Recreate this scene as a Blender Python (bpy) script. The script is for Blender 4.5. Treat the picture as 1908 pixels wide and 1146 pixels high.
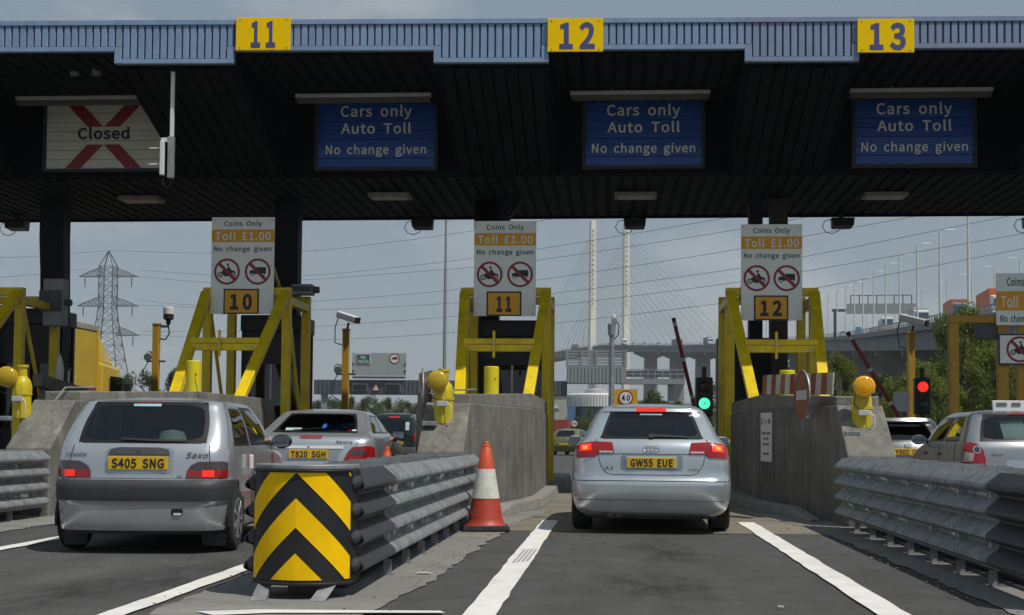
import bpy, bmesh, math, random
from mathutils import Vector, Matrix, Euler, noise
random.seed(7)
for _o in list(bpy.data.objects):
    bpy.data.objects.remove(_o, do_unlink=True)
SC = bpy.context.scene
COL = SC.collection
rad = math.radians

# ------------------------------------------------------------------ camera
F_PX, EYE = 2500.0, 1.08            # focal length in photo pixels, eye height of a car passenger
YAW, PITCH, ROLL, SHIFT_PX = math.atan(186 / F_PX), rad(2.5), rad(0.5), 128.2
_f = Vector((-math.sin(YAW) * math.cos(PITCH), math.cos(YAW) * math.cos(PITCH), math.sin(PITCH)))
_r = Vector((math.cos(YAW), math.sin(YAW), 0)); _u = _r.cross(_f)
CR = _r * math.cos(ROLL) + _u * math.sin(ROLL)
CU = _u * math.cos(ROLL) - _r * math.sin(ROLL)
CP = Vector((0, 0, EYE))
cam = bpy.data.cameras.new('camera'); camo = bpy.data.objects.new('camera', cam); COL.objects.link(camo)
cam.sensor_width = 36.0; cam.lens = F_PX / 1908 * 36; cam.shift_y = SHIFT_PX / 1908
cam.clip_start = 0.1; cam.clip_end = 30000
m3 = Matrix((CR, CU, -_f)).transposed()
camo.matrix_world = Matrix.Translation(CP) @ m3.to_4x4()
SC.camera = camo

def ray(x, y): return _f + CR * ((x - 954) / F_PX) - CU * ((y - 573 - SHIFT_PX) / F_PX)
def atY(x, y, Y):
    d = ray(x, y); return CP + d * (Y / d.y)
def atZ(x, y, Z=0.0):
    d = ray(x, y); return CP + d * ((Z - EYE) / d.z)

# ------------------------------------------------------------------ sun, sky, exposure
SUN_TO = Vector((0.47, -0.31, 1.0)).normalized()          # direction towards the sun
sun = bpy.data.lights.new('sun', 'SUN'); sun.energy = 3.4; sun.angle = rad(0.6); sun.color = (1.0, 0.95, 0.87)
suno = bpy.data.objects.new('sun', sun); COL.objects.link(suno)
suno.rotation_euler = (-SUN_TO).to_track_quat('-Z', 'Y').to_euler(); suno.location = (20, -10, 60)
world = bpy.data.worlds.new('World'); SC.world = world; world.use_nodes = True
wn, wl = world.node_tree.nodes, world.node_tree.links
wn.clear()
w_out = wn.new('ShaderNodeOutputWorld'); w_bg = wn.new('ShaderNodeBackground')
w_sky = wn.new('ShaderNodeTexSky'); w_sky.sky_type = 'NISHITA'; w_sky.sun_disc = False
w_sky.sun_elevation = math.asin(SUN_TO.z); w_sky.sun_rotation = math.atan2(SUN_TO.x, SUN_TO.y)
w_sky.altitude = 20; w_sky.air_density = 1.2; w_sky.dust_density = 0.7; w_sky.ozone_density = 1.6
w_bg.inputs['Strength'].default_value = 0.095
w_tc = wn.new('ShaderNodeTexCoord')
w_map = wn.new('ShaderNodeMapping'); w_map.inputs['Scale'].default_value = (1, 1, 2.6); w_map.inputs['Location'].default_value = (6.85, 3.55, 1.65)
w_n = wn.new('ShaderNodeTexNoise'); w_n.inputs['Scale'].default_value = 3.1; w_n.inputs['Detail'].default_value = 9; w_n.inputs['Roughness'].default_value = 0.55
w_r = wn.new('ShaderNodeValToRGB'); w_r.color_ramp.elements[0].position = 0.535; w_r.color_ramp.elements[1].position = 0.66
w_mx = wn.new('ShaderNodeMix'); w_mx.data_type = 'RGBA'
w_hs = wn.new('ShaderNodeHueSaturation'); w_hs.inputs['Saturation'].default_value = 0.62
w_mul = wn.new('ShaderNodeMath'); w_mul.operation = 'MULTIPLY'; w_mul.inputs[1].default_value = 0.45
wl.new(w_tc.outputs['Generated'], w_map.inputs['Vector']); wl.new(w_map.outputs[0], w_n.inputs['Vector'])
wl.new(w_n.outputs['Fac'], w_r.inputs['Fac']); wl.new(w_r.outputs['Color'], w_mul.inputs[0]); wl.new(w_mul.outputs[0], w_mx.inputs[0])
w_fl = wn.new('ShaderNodeMix'); w_fl.data_type = 'RGBA'; w_fl.inputs[0].default_value = 0.74; w_fl.inputs[7].default_value = (2.1, 2.7, 3.3, 1)   # thin high overcast
wl.new(w_sky.outputs[0], w_hs.inputs['Color']); wl.new(w_hs.outputs[0], w_fl.inputs[6]); wl.new(w_fl.outputs[2], w_mx.inputs[6]); w_mx.inputs[7].default_value = (5.6, 5.8, 5.8, 1)
wl.new(w_mx.outputs[2], w_bg.inputs['Color']); wl.new(w_bg.outputs[0], w_out.inputs['Surface'])
SC.view_settings.view_transform = 'Standard'; SC.view_settings.look = 'None'
SC.view_settings.exposure = 0.08; SC.view_settings.gamma = 1.0
SC.view_settings.use_curve_mapping = False

# ------------------------------------------------------------------ materials
def lin(h):
    if not isinstance(h, str): return tuple(h)
    h = h.lstrip('#'); o = []
    for i in (0, 2, 4):
        c = int(h[i:i + 2], 16) / 255
        o.append(c / 12.92 if c <= 0.04045 else ((c + 0.055) / 1.055) ** 2.4)
    return tuple(o)
_MC = {}
def M(name, col=(.5, .5, .5), rough=.5, metal=0., var=.12, scale=4., bump=0., streak=0., dirt=0., coat=0., emit=0., spec=None, bscale=None, spread=(1, 1, 1), bloom=0.):
    if name in _MC: return _MC[name]
    m = bpy.data.materials.new(name); m.use_nodes = True; _MC[name] = m
    nt = m.node_tree; n, l = nt.nodes, nt.links; b = n['Principled BSDF']
    c = lin(col)
    b.inputs['Roughness'].default_value = rough; b.inputs['Metallic'].default_value = metal
    b.inputs['Coat Weight'].default_value = coat; b.inputs['Coat Roughness'].default_value = .06
    if spec is not None: b.inputs['Specular IOR Level'].default_value = spec
    tc = n.new('ShaderNodeTexCoord'); mp = n.new('ShaderNodeMapping'); l.new(tc.outputs['Object'], mp.inputs['Vector'])
    mp.inputs['Scale'].default_value = spread
    oi = n.new('ShaderNodeObjectInfo'); cx = n.new('ShaderNodeCombineXYZ'); mu = n.new('ShaderNodeMath'); mu.operation = 'MULTIPLY'; mu.inputs[1].default_value = 40
    l.new(oi.outputs['Random'], mu.inputs[0]); l.new(mu.outputs[0], cx.inputs[0]); l.new(cx.outputs[0], mp.inputs['Location'])
    nz = n.new('ShaderNodeTexNoise'); nz.inputs['Scale'].default_value = scale; nz.inputs['Detail'].default_value = 8; nz.inputs['Roughness'].default_value = .62
    l.new(mp.outputs[0], nz.inputs['Vector'])
    mr = n.new('ShaderNodeMapRange'); mr.inputs[1].default_value = .28; mr.inputs[2].default_value = .72; mr.inputs[3].default_value = 1 - var; mr.inputs[4].default_value = 1 + var
    l.new(nz.outputs['Fac'], mr.inputs[0]); fac = mr.outputs[0]
    if streak:
        m2 = n.new('ShaderNodeMapping'); m2.inputs['Scale'].default_value = (1, 1, .06); l.new(mp.outputs[0], m2.inputs['Vector'])
        n2 = n.new('ShaderNodeTexNoise'); n2.inputs['Scale'].default_value = 9; n2.inputs['Detail'].default_value = 6; l.new(m2.outputs[0], n2.inputs['Vector'])
        r2 = n.new('ShaderNodeMapRange'); r2.inputs[1].default_value = .3; r2.inputs[2].default_value = .7; r2.inputs[3].default_value = 1 - streak; r2.inputs[4].default_value = 1 + streak
        l.new(n2.outputs['Fac'], r2.inputs[0]); mm = n.new('ShaderNodeMath'); mm.operation = 'MULTIPLY'; l.new(fac, mm.inputs[0]); l.new(r2.outputs[0], mm.inputs[1]); fac = mm.outputs[0]
    vm = n.new('ShaderNodeVectorMath'); vm.operation = 'SCALE'; vm.inputs[0].default_value = c; l.new(fac, vm.inputs['Scale'])
    outc = vm.outputs[0]
    if dirt:
        n3 = n.new('ShaderNodeTexNoise'); n3.inputs['Scale'].default_value = scale * .6 + 1.3; n3.inputs['Detail'].default_value = 10; n3.inputs['Roughness'].default_value = .7
        l.new(mp.outputs[0], n3.inputs['Vector'])
        r3 = n.new('ShaderNodeMapRange'); r3.inputs[1].default_value = .5; r3.inputs[2].default_value = .72; r3.inputs[3].default_value = 0; r3.inputs[4].default_value = dirt
        l.new(n3.outputs['Fac'], r3.inputs[0]); mx = n.new('ShaderNodeMix'); mx.data_type = 'RGBA'; l.new(r3.outputs[0], mx.inputs[0]); l.new(outc, mx.inputs[6]); mx.inputs[7].default_value = (.07, .065, .055, 1); outc = mx.outputs[2]
    if bloom:      # pale lime bloom and old paint in vertical patches
        m4 = n.new('ShaderNodeMapping'); m4.inputs['Scale'].default_value = (1, 1, .45); l.new(mp.outputs[0], m4.inputs['Vector'])
        n4 = n.new('ShaderNodeTexNoise'); n4.inputs['Scale'].default_value = 2.7; n4.inputs['Detail'].default_value = 12; n4.inputs['Roughness'].default_value = .72; l.new(m4.outputs[0], n4.inputs['Vector'])
        r4 = n.new('ShaderNodeMapRange'); r4.inputs[1].default_value = .56; r4.inputs[2].default_value = .68; r4.inputs[3].default_value = 0; r4.inputs[4].default_value = bloom
        l.new(n4.outputs['Fac'], r4.inputs[0]); mx4 = n.new('ShaderNodeMix'); mx4.data_type = 'RGBA'; l.new(r4.outputs[0], mx4.inputs[0]); l.new(outc, mx4.inputs[6]); mx4.inputs[7].default_value = (.42, .41, .38, 1); outc = mx4.outputs[2]
    l.new(outc, b.inputs['Base Color'])
    if bump:
        bp = n.new('ShaderNodeBump'); bp.inputs['Strength'].default_value = bump; bp.inputs['Distance'].default_value = .02
        nb = n.new('ShaderNodeTexNoise'); nb.inputs['Scale'].default_value = bscale or scale * 8; nb.inputs['Detail'].default_value = 5; l.new(mp.outputs[0], nb.inputs['Vector'])
        l.new(nb.outputs['Fac'], bp.inputs['Height']); l.new(bp.outputs[0], b.inputs['Normal'])
    if emit:
        b.inputs['Emission Color'].default_value = (*c, 1); b.inputs['Emission Strength'].default_value = emit
    return m

def leaf(name, col, var=.4):
    m = M(name, col, .55, var=var, scale=.9); n, l = m.node_tree.nodes, m.node_tree.links; b = n['Principled BSDF']
    tr = n.new('ShaderNodeBsdfTranslucent'); mx = n.new('ShaderNodeMixShader'); mx.inputs[0].default_value = .5; out = n['Material Output']
    src = b.inputs['Base Color'].links[0].from_socket; sc_ = n.new('ShaderNodeVectorMath'); sc_.operation = 'MULTIPLY'; sc_.inputs[1].default_value = (1.6, 1.65, .8); l.new(src, sc_.inputs[0]); l.new(sc_.outputs[0], tr.inputs[0])
    l.new(b.outputs[0], mx.inputs[1]); l.new(tr.outputs[0], mx.inputs[2]); l.new(mx.outputs[0], out.inputs[0]); return m
def asphalt_mat(name, col):
    m = bpy.data.materials.new(name); m.use_nodes = True; n, l = m.node_tree.nodes, m.node_tree.links; b = n['Principled BSDF']; b.inputs['Roughness'].default_value = .88
    tc = n.new('ShaderNodeTexCoord'); fac = None
    for sc, sp_, lo, hi, a0, a1, det in ((55, (1, 1, 1), .62, 1.42, .3, .7, 3), (.55, (1, .3, 1), .78, 1.2, .3, .7, 6), (1.5, (1, .05, 1), .84, 1.14, .3, .7, 4), (2.6, (1, .8, 1), .80, 1.0, .40, .56, 9), (260, (1, 1, 1), .75, 1.35, .3, .7, 1)):
        mp = n.new('ShaderNodeMapping'); mp.inputs['Scale'].default_value = sp_; l.new(tc.outputs['Object'], mp.inputs['Vector'])
        nz = n.new('ShaderNodeTexNoise'); nz.inputs['Scale'].default_value = sc; nz.inputs['Detail'].default_value = det; nz.inputs['Roughness'].default_value = .65; l.new(mp.outputs[0], nz.inputs['Vector'])
        mr = n.new('ShaderNodeMapRange'); mr.inputs[1].default_value = a0; mr.inputs[2].default_value = a1; mr.inputs[3].default_value = lo; mr.inputs[4].default_value = hi; l.new(nz.outputs['Fac'], mr.inputs[0])
        if fac is None: fac = mr.outputs[0]; h = nz.outputs['Fac']
        else:
            mm = n.new('ShaderNodeMath'); mm.operation = 'MULTIPLY'; l.new(fac, mm.inputs[0]); l.new(mr.outputs[0], mm.inputs[1]); fac = mm.outputs[0]
    vo = n.new('ShaderNodeTexVoronoi'); vo.feature = 'DISTANCE_TO_EDGE'; vo.inputs['Scale'].default_value = .22; vd = n.new('ShaderNodeMapping'); vn = n.new('ShaderNodeTexNoise'); vn.inputs['Scale'].default_value = 1.7; vn.inputs['Detail'].default_value = 6
    vm_ = n.new('ShaderNodeMix'); vm_.data_type = 'RGBA'; vm_.inputs[0].default_value = .16; l.new(tc.outputs['Object'], vn.inputs['Vector']); l.new(tc.outputs['Object'], vm_.inputs[6]); l.new(vn.outputs['Color'], vm_.inputs[7]); l.new(vm_.outputs[2], vo.inputs['Vector'])
    cr = n.new('ShaderNodeMapRange'); cr.inputs[1].default_value = 0; cr.inputs[2].default_value = .0035; cr.inputs[3].default_value = .74; cr.inputs[4].default_value = 1; l.new(vo.outputs['Distance'], cr.inputs[0])
    mm = n.new('ShaderNodeMath'); mm.operation = 'MULTIPLY'; l.new(fac, mm.inputs[0]); l.new(cr.outputs[0], mm.inputs[1])
    vm = n.new('ShaderNodeVectorMath'); vm.operation = 'SCALE'; vm.inputs[0].default_value = col; l.new(mm.outputs[0], vm.inputs['Scale']); l.new(vm.outputs[0], b.inputs['Base Color'])
    bp = n.new('ShaderNodeBump'); bp.inputs['Strength'].default_value = .5; bp.inputs['Distance'].default_value = .01; l.new(h, bp.inputs['Height']); l.new(bp.outputs[0], b.inputs['Normal'])
    return m

def glass(name, tint=(.25, .28, .28), rough=.015):
    if name in _MC: return _MC[name]
    m = bpy.data.materials.new(name); m.use_nodes = True; _MC[name] = m
    n, l = m.node_tree.nodes, m.node_tree.links; n.clear()
    o = n.new('ShaderNodeOutputMaterial'); mx = n.new('ShaderNodeMixShader'); t = n.new('ShaderNodeBsdfTransparent'); g = n.new('ShaderNodeBsdfGlossy')
    t.inputs[0].default_value = (*tint, 1); g.inputs['Color'].default_value = (.9, .95, 1, 1); g.inputs['Roughness'].default_value = rough
    fr = n.new('ShaderNodeFresnel'); fr.inputs[0].default_value = 1.52
    ad = n.new('ShaderNodeMath'); ad.operation = 'MULTIPLY_ADD'; ad.inputs[1].default_value = 1.3; ad.inputs[2].default_value = .01; l.new(fr.outputs[0], ad.inputs[0])
    l.new(ad.outputs[0], mx.inputs[0]); l.new(t.outputs[0], mx.inputs[1]); l.new(g.outputs[0], mx.inputs[2]); l.new(mx.outputs[0], o.inputs[0])
    return m

# ------------------------------------------------------------------ mesh helpers
class MB:
    def __init__(s): s.v = []; s.f = []
    def add(s, vs, fs):
        k = len(s.v); s.v += [tuple(p) for p in vs]; s.f += [tuple(i + k for i in q) for q in fs]; return s
    def box(s, x0, x1, y0, y1, z0, z1):
        return s.add([(x0, y0, z0), (x1, y0, z0), (x1, y1, z0), (x0, y1, z0), (x0, y0, z1), (x1, y0, z1), (x1, y1, z1), (x0, y1, z1)],
                     [(3, 2, 1, 0), (4, 5, 6, 7), (0, 1, 5, 4), (1, 2, 6, 5), (2, 3, 7, 6), (3, 0, 4, 7)])
    def hexa(s, p):   # 8 points: bottom ring then top ring
        return s.add(p, [(3, 2, 1, 0), (4, 5, 6, 7), (0, 1, 5, 4), (1, 2, 6, 5), (2, 3, 7, 6), (3, 0, 4, 7)])
    def beam(s, p0, p1, w, h, up=(0, 0, 1)):
        p0, p1 = Vector(p0), Vector(p1); d = (p1 - p0).normalized(); up = Vector(up)
        if abs(d.dot(up)) > .99: up = Vector((0, 1, 0))
        a = d.cross(up).normalized() * w / 2; b = a.cross(d).normalized() * h / 2
        return s.hexa([p0 - a - b, p0 + a - b, p0 + a + b, p0 - a + b, p1 - a - b, p1 + a - b, p1 + a + b, p1 - a + b])
    def cyl(s, p0, p1, r0, r1=None, n=14):
        p0, p1 = Vector(p0), Vector(p1); r1 = r0 if r1 is None else r1; d = (p1 - p0).normalized()
        a = d.orthogonal().normalized(); b = d.cross(a); vs = []
        for p, r in ((p0, r0), (p1, r1)):
            vs += [p + (a * math.cos(2 * math.pi * i / n) + b * math.sin(2 * math.pi * i / n)) * r for i in range(n)]
        fs = [(i, (i + 1) % n, n + (i + 1) % n, n + i) for i in range(n)] + [tuple(range(n - 1, -1, -1)), tuple(range(n, 2 * n))]
        return s.add(vs, fs)
    def lathe(s, prof, c=(0, 0, 0), axis=(0, 0, 1), n=20, caps=True):   # prof: (r, h)
        c = Vector(c); d = Vector(axis).normalized(); a = d.orthogonal().normalized(); b = d.cross(a); vs = []
        for r, h in prof: vs += [c + d * h + (a * math.cos(2 * math.pi * i / n) + b * math.sin(2 * math.pi * i / n)) * r for i in range(n)]
        fs = []
        for k in range(len(prof) - 1):
            fs += [(k * n + i, k * n + (i + 1) % n, (k + 1) * n + (i + 1) % n, (k + 1) * n + i) for i in range(n)]
        if caps and prof[0][0] > 1e-4: fs.append(tuple(range(n - 1, -1, -1)))
        if caps and prof[-1][0] > 1e-4: fs.append(tuple(range((len(prof) - 1) * n, len(prof) * n)))
        return s.add(vs, fs)
    def tube(s, pts, r, n=6):
        pts = [Vector(p) for p in pts]; vs = []; N = len(pts); a = None
        for i, p in enumerate(pts):
            d = (pts[min(i + 1, N - 1)] - pts[max(i - 1, 0)]).normalized()
            if a is None: a = d.orthogonal().normalized()
            a = (a - d * a.dot(d)).normalized(); b = d.cross(a); rr = r[i] if isinstance(r, (list, tuple)) else r
            vs += [p + (a * math.cos(2 * math.pi * j / n) + b * math.sin(2 * math.pi * j / n)) * rr for j in range(n)]
        fs = [(i * n + j, i * n + (j + 1) % n, (i + 1) * n + (j + 1) % n, (i + 1) * n + j) for i in range(N - 1) for j in range(n)]
        fs += [tuple(range(n - 1, -1, -1)), tuple(range((N - 1) * n, N * n))]
        return s.add(vs, fs)
    def prism(s, poly, f, t):   # 2-D polygon -> f(a, b) point, thickened by vector t
        A = [Vector(f(a, b)) for a, b in poly]; t = Vector(t); n = len(A)
        return s.add(A + [p + t for p in A], [tuple(range(n)), tuple(range(2 * n - 1, n - 1, -1))] + [(i, (i + 1) % n, n + (i + 1) % n, n + i) for i in range(n)])
    def mesh(s, name, smooth=False):
        me = bpy.data.meshes.new(name); me.from_pydata(s.v, [], s.f)
        bm = bmesh.new(); bm.from_mesh(me); bmesh.ops.recalc_face_normals(bm, faces=bm.faces); bm.to_mesh(me); bm.free()
        if smooth:
            me.polygons.foreach_set('use_smooth', [True] * len(me.polygons))
            try: me.set_sharp_from_angle(angle=rad(smooth if smooth > 1 else 40))
            except Exception: pass
        return me
    def build(s, name, mat, parent=None, smooth=False, bevel=0., loc=None):
        return link(s.mesh(name, smooth), name, mat, parent, bevel, loc)

def link(me, name, mat, parent=None, bevel=0., loc=None):
    o = bpy.data.objects.new(name, me); COL.objects.link(o)
    if mat and not me.materials: me.materials.append(mat)
    if parent: o.parent = parent
    if loc: o.location = loc
    if bevel:
        b = o.modifiers.new('bevel', 'BEVEL'); b.width = bevel; b.segments = 2; b.limit_method = 'ANGLE'; b.angle_limit = rad(40)
    return o
def tag(o, label=None, cat=None, group=None, kind=None):
    if label: o['label'] = label
    if cat: o['category'] = cat
    if group: o['group'] = group
    if kind: o['kind'] = kind
    return o
def thing(name, label, cat, loc=(0, 0, 0), rz=0, group=None):
    o = bpy.data.objects.new(name, None); COL.objects.link(o); o.location = loc; o.rotation_euler = (0, 0, rz); o.empty_display_size = .1
    return tag(o, label, cat, group)
def struct(name, mb, mat, parent=None, smooth=False):
    o = mb.build(name, mat, parent, smooth)
    if not parent: o['kind'] = 'structure'
    return o
def dup(root, loc, label, rz=None, parent=None):
    def cp(o, par):
        c = o.copy(); COL.objects.link(c); c.parent = par
        for ch in o.children: cp(ch, c)
        return c
    r = cp(root, parent); r.location = loc
    if rz is not None: r.rotation_euler = (0, 0, rz)
    if label: r['label'] = label
    return r

_TX = {}
TXS = bpy.data.scenes.new('lettering_workbench')
def text_geo(s, bold=0., track=1.04):
    if s.isdigit(): track = 1.16
    k = (s, bold)
    if k not in _TX:
        cu = bpy.data.curves.new('t', 'FONT'); cu.body = s; cu.fill_mode = 'FRONT'; cu.resolution_u = 4; cu.offset = bold; cu.space_character = track; cu.align_x = 'LEFT'
        if FONT: cu.font = FONT
        o = bpy.data.objects.new('t', cu); TXS.collection.objects.link(o)
        vl = TXS.view_layers[0]; vl.update(); dg = vl.depsgraph
        me = bpy.data.meshes.new_from_object(o.evaluated_get(dg))
        v = [(p.co.x, p.co.y) for p in me.vertices]; f = [tuple(p.vertices) for p in me.polygons]
        bpy.data.objects.remove(o); bpy.data.curves.remove(cu); bpy.data.meshes.remove(me)
        _TX[k] = (v, f)
    return _TX[k]
FONT = None
try:
    import os
    FONT = bpy.data.fonts.load(os.path.join(bpy.utils.system_resource('DATAFILES', path='fonts'), 'Noto Sans CJK Regular.woff2'))
except Exception:
    FONT = None
def lettering(parent, s, cx, cz, w, mat, fn, h=None, bold=.012, name='lettering', slant=0.):
    """text centred at (cx, cz), w wide, ascender height h if given, one mesh per word; fn maps (a, b) to a point on the carrying surface"""
    words = s.split(); geo = []; off = 0.
    for k, wd in enumerate(words):
        v, f = text_geo(wd, bold); x0 = min(p[0] for p in v); x1 = max(p[0] for p in v)
        geo.append((off - x0, v, f)); off += x1 - x0 + .21
    tot = off - .21; kx = w / tot; ytop = max(p[1] for g_ in geo for p in g_[1]); kz = (h / ytop) if h else kx
    r = None
    for o_, v, f in geo:
        me = bpy.data.meshes.new(name)
        me.from_pydata([fn(cx + (x + o_ - tot / 2) * kx + slant * y * kz, cz + (y - ytop / 2) * kz) for x, y in v], [], f)
        r = link(me, name, mat, parent)
    return r
def plane_y(y): return lambda a, b: (a, y, b)
def disc(mb, cx, cz, r, fn, r2=0., n=28, th=None):
    o = [(cx + r * math.cos(2 * math.pi * i / n), cz + r * math.sin(2 * math.pi * i / n)) for i in range(n)]
    if r2:
        i_ = [(cx + r2 * math.cos(2 * math.pi * i / n), cz + r2 * math.sin(2 * math.pi * i / n)) for i in range(n)]
        mb.add([fn(*p) for p in o + i_], [(i, (i + 1) % n, n + (i + 1) % n, n + i) for i in range(n)])
    else: mb.add([fn(*p) for p in o], [tuple(range(n))])
    return mb
# ------------------------------------------------------------------ palette
MT_asphalt = asphalt_mat('asphalt', (.064, .0645, .061))
MT_slab = M('slab_concrete', (.19, .17, .13), .88, var=.2, scale=.9, bump=.3, bscale=50, dirt=.3)
MT_apron = M('apron_concrete', (.21, .205, .19), .9, var=.22, scale=1.1, bump=.4, bscale=45, dirt=.45)
MT_white = M('road_paint', (.72, .71, .67), .75, var=.1, scale=3, bump=.2, bscale=80, dirt=.22)
MT_conc = M('island_concrete', (.15, .145, .125), .9, var=.28, scale=1.3, bump=.5, bscale=28, streak=.26, dirt=.6, bloom=.4)
MT_conc2 = M('plinth_concrete', (.19, .183, .16), .9, var=.25, scale=2.2, bump=.4, bscale=28, dirt=.4, bloom=.55)
MT_kerb = M('kerb_concrete', (.24, .235, .215), .9, var=.18, scale=2.5, bump=.4, bscale=30, dirt=.45)
MT_yel = M('yellow_paint', (.76, .55, .003), .42, var=.12, scale=2.5, dirt=.38, bump=.08, streak=.06)
MT_yelb = M('bollard_yellow', (.72, .60, .01), .4, var=.05, scale=2, dirt=.1)
MT_ora = M('orange_post_paint', (.5, .27, .02), .5, var=.1, scale=2.5, dirt=.3)
MT_fas = M('fascia_blue', (.225, .33, .50), .55, var=.09, scale=.8, dirt=.25, streak=.06)
MT_fas2 = M('fascia_blue_faded', (.215, .275, .42), .55, var=.09, scale=.8, dirt=.22, streak=.06)
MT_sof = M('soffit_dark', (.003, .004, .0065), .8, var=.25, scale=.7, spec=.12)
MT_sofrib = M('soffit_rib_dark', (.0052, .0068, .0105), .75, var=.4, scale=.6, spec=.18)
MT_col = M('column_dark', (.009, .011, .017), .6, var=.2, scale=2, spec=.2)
MT_galv = M('galvanised', (.30, .32, .335), .52, metal=.45, var=.34, scale=7, dirt=.5, bump=.12)
MT_galvd = M('dark_nose_steel', (.045, .048, .054), .5, metal=.2, var=.2, scale=3)
MT_steel = M('bare_steel', (.5, .5, .5), .4, metal=.8, var=.2, scale=6, dirt=.2)
MT_black = M('black_plastic', (.015, .015, .016), .5, var=.2, scale=5)
MT_rub = M('rubber', (.022, .022, .023), .85, var=.25, scale=7, bump=.2)
MT_signw = M('sign_white', (.86, .89, .85), .5, var=.03, scale=1.5, dirt=.06)
MT_signb = M('sign_blue', (.012, .08, .38), .32, var=.1, scale=1.2)
MT_signo = M('sign_orange', (.80, .38, .015), .5, var=.05, scale=2)
MT_signy = M('sign_yellow', (.98, .63, .001), .55, var=.02, scale=2, dirt=.03, spec=.08)
MT_ink = M('sign_ink', (.022, .024, .03), .5, var=.05)
MT_inkb = M('number_ink', (.07, .075, .22), .5, var=.05)
MT_red = M('sign_red', (.30, .022, .03), .45, var=.05)
MT_letw = M('letter_white', (.84, .85, .79), .45, var=.04)
MT_slat = M('slat_white', (.74, .73, .64), .45, var=.05, scale=2)
MT_grey = M('grey_metal', (.26, .28, .28), .55, metal=.1, var=.1, scale=2, dirt=.15)
MT_dgrey = M('dark_grey_clad', (.075, .085, .10), .6, var=.1, scale=2)
MT_wh = M('white_paint', (.72, .73, .72), .45, var=.06, scale=3, dirt=.1)
MT_cable = M('cable_black', (.02, .02, .02), .6, var=.1)

# ------------------------------------------------------------------ ground
g = MB(); g.add([(-3000, -300, 0), (3000, -300, 0), (3000, 4000, 0), (-3000, 4000, 0)], [(0, 1, 2, 3)])
struct('ground', g, M('far_ground', (.085, .09, .06), .95, var=.4, scale=.02))
g = MB(); g.add([(-60, -25, .004), (42, -25, .004), (42, 260, .004), (-60, 260, .004)], [(0, 1, 2, 3)])
struct('road', g, MT_asphalt)
for i, x in enumerate((-9.9, -4.65, .5, 5.7)):
    g = MB(); g.add([(x - 2.1, 15.1, .008), (x + 2.1, 15.1, .008), (x + 2.1, 34, .008), (x - 2.1, 34, .008)], [(0, 1, 2, 3)])
    struct('lane_slab', g, MT_slab)
def ground_poly(name, pts, z, mat):
    g = MB(); g.add([(x, y, z) for x, y in pts], [tuple(range(len(pts)))]); return struct(name, g, mat)
def ragged(pts, amp, step, seed):
    r = random.Random(seed); o = []
    for (x0, y0), (x1, y1) in zip(pts, pts[1:] + pts[:1]):
        n = max(1, int(math.hypot(x1 - x0, y1 - y0) / step))
        for i in range(n): o.append((x0 + (x1 - x0) * i / n + r.gauss(0, amp), y0 + (y1 - y0) * i / n + r.gauss(0, amp)))
    return o
for k, cx in enumerate((-7.33, -2.1, 3.1)):
    ap = [(cx - .62, 7.7), (cx + .62, 7.7), (cx + .78, 9.5), (cx + .98, 17.0), (cx + 1.25, 19), (cx - 1.25, 19), (cx - .72, 16)]
    ground_poly('apron', ragged(ap, .018, .16, k), .012, MT_apron)
    r = random.Random(40 + k); mb = MB()      # grit and chippings gathered along the apron edges
    for i in range(170):
        s_ = r.choice((-1, 1)); y = r.uniform(8, 17); x = cx + s_ * (.62 + (y - 8) * .038 + r.gauss(0, .07)); q = r.uniform(.003, .009)
        mb.hexa([(x + q * a + r.uniform(-.3, .3) * q, y + q * b_ + r.uniform(-.3, .3) * q, .012 + (q * 1.1 if c_ else 0)) for c_ in (0, 1) for a, b_ in ((-1, -1), (1, -1), (1, 1), (-1, 1))])
    tag(mb.build('grit', M('grit', (.24, .225, .195), .9, var=.4, scale=30)), ('loose grit along the left barrier apron', 'loose grit along the chevron barrier apron', 'loose grit along the right barrier apron')[k], 'grit', kind='stuff')
def line_strip(name, x0, y0, x1, y1, w):
    g = MB(); n = 40; L = []; Rr = []; rnd = random.Random(int(y1 * 100 + x0 * 10))
    for i in range(n + 1):
        t = i / n; x = x0 + (x1 - x0) * t; y = y0 + (y1 - y0) * t
        L.append((x - w / 2 + rnd.uniform(-.008, .008), y, .016)); Rr.append((x + w / 2 + rnd.uniform(-.008, .008), y, .016))
    g.add(L + Rr, [(i, i + 1, n + 2 + i, n + 1 + i) for i in range(n)])
    return struct(name, g, MT_white)
line_strip('lane_marking', -.78, 5, -.76, 16.9, .20)
line_strip('lane_marking', 1.72, 5, 1.68, 17.0, .20)
line_strip('lane_marking', -2.90, 4, -2.88, 14.2, .16)
line_strip('lane_marking', -5.5, 4, -5.5, 16.5, .16)
line_strip('lane_marking', 4.55, 5, 4.55, 16.5, .18)
ground_poly('lane_marking', [(-2.45, 7.84), (-2.1, 7.98), (-1.02, 8.07), (-.98, 7.99), (-2.0, 7.84), (-2.3, 7.7)], .020, MT_white)
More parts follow.
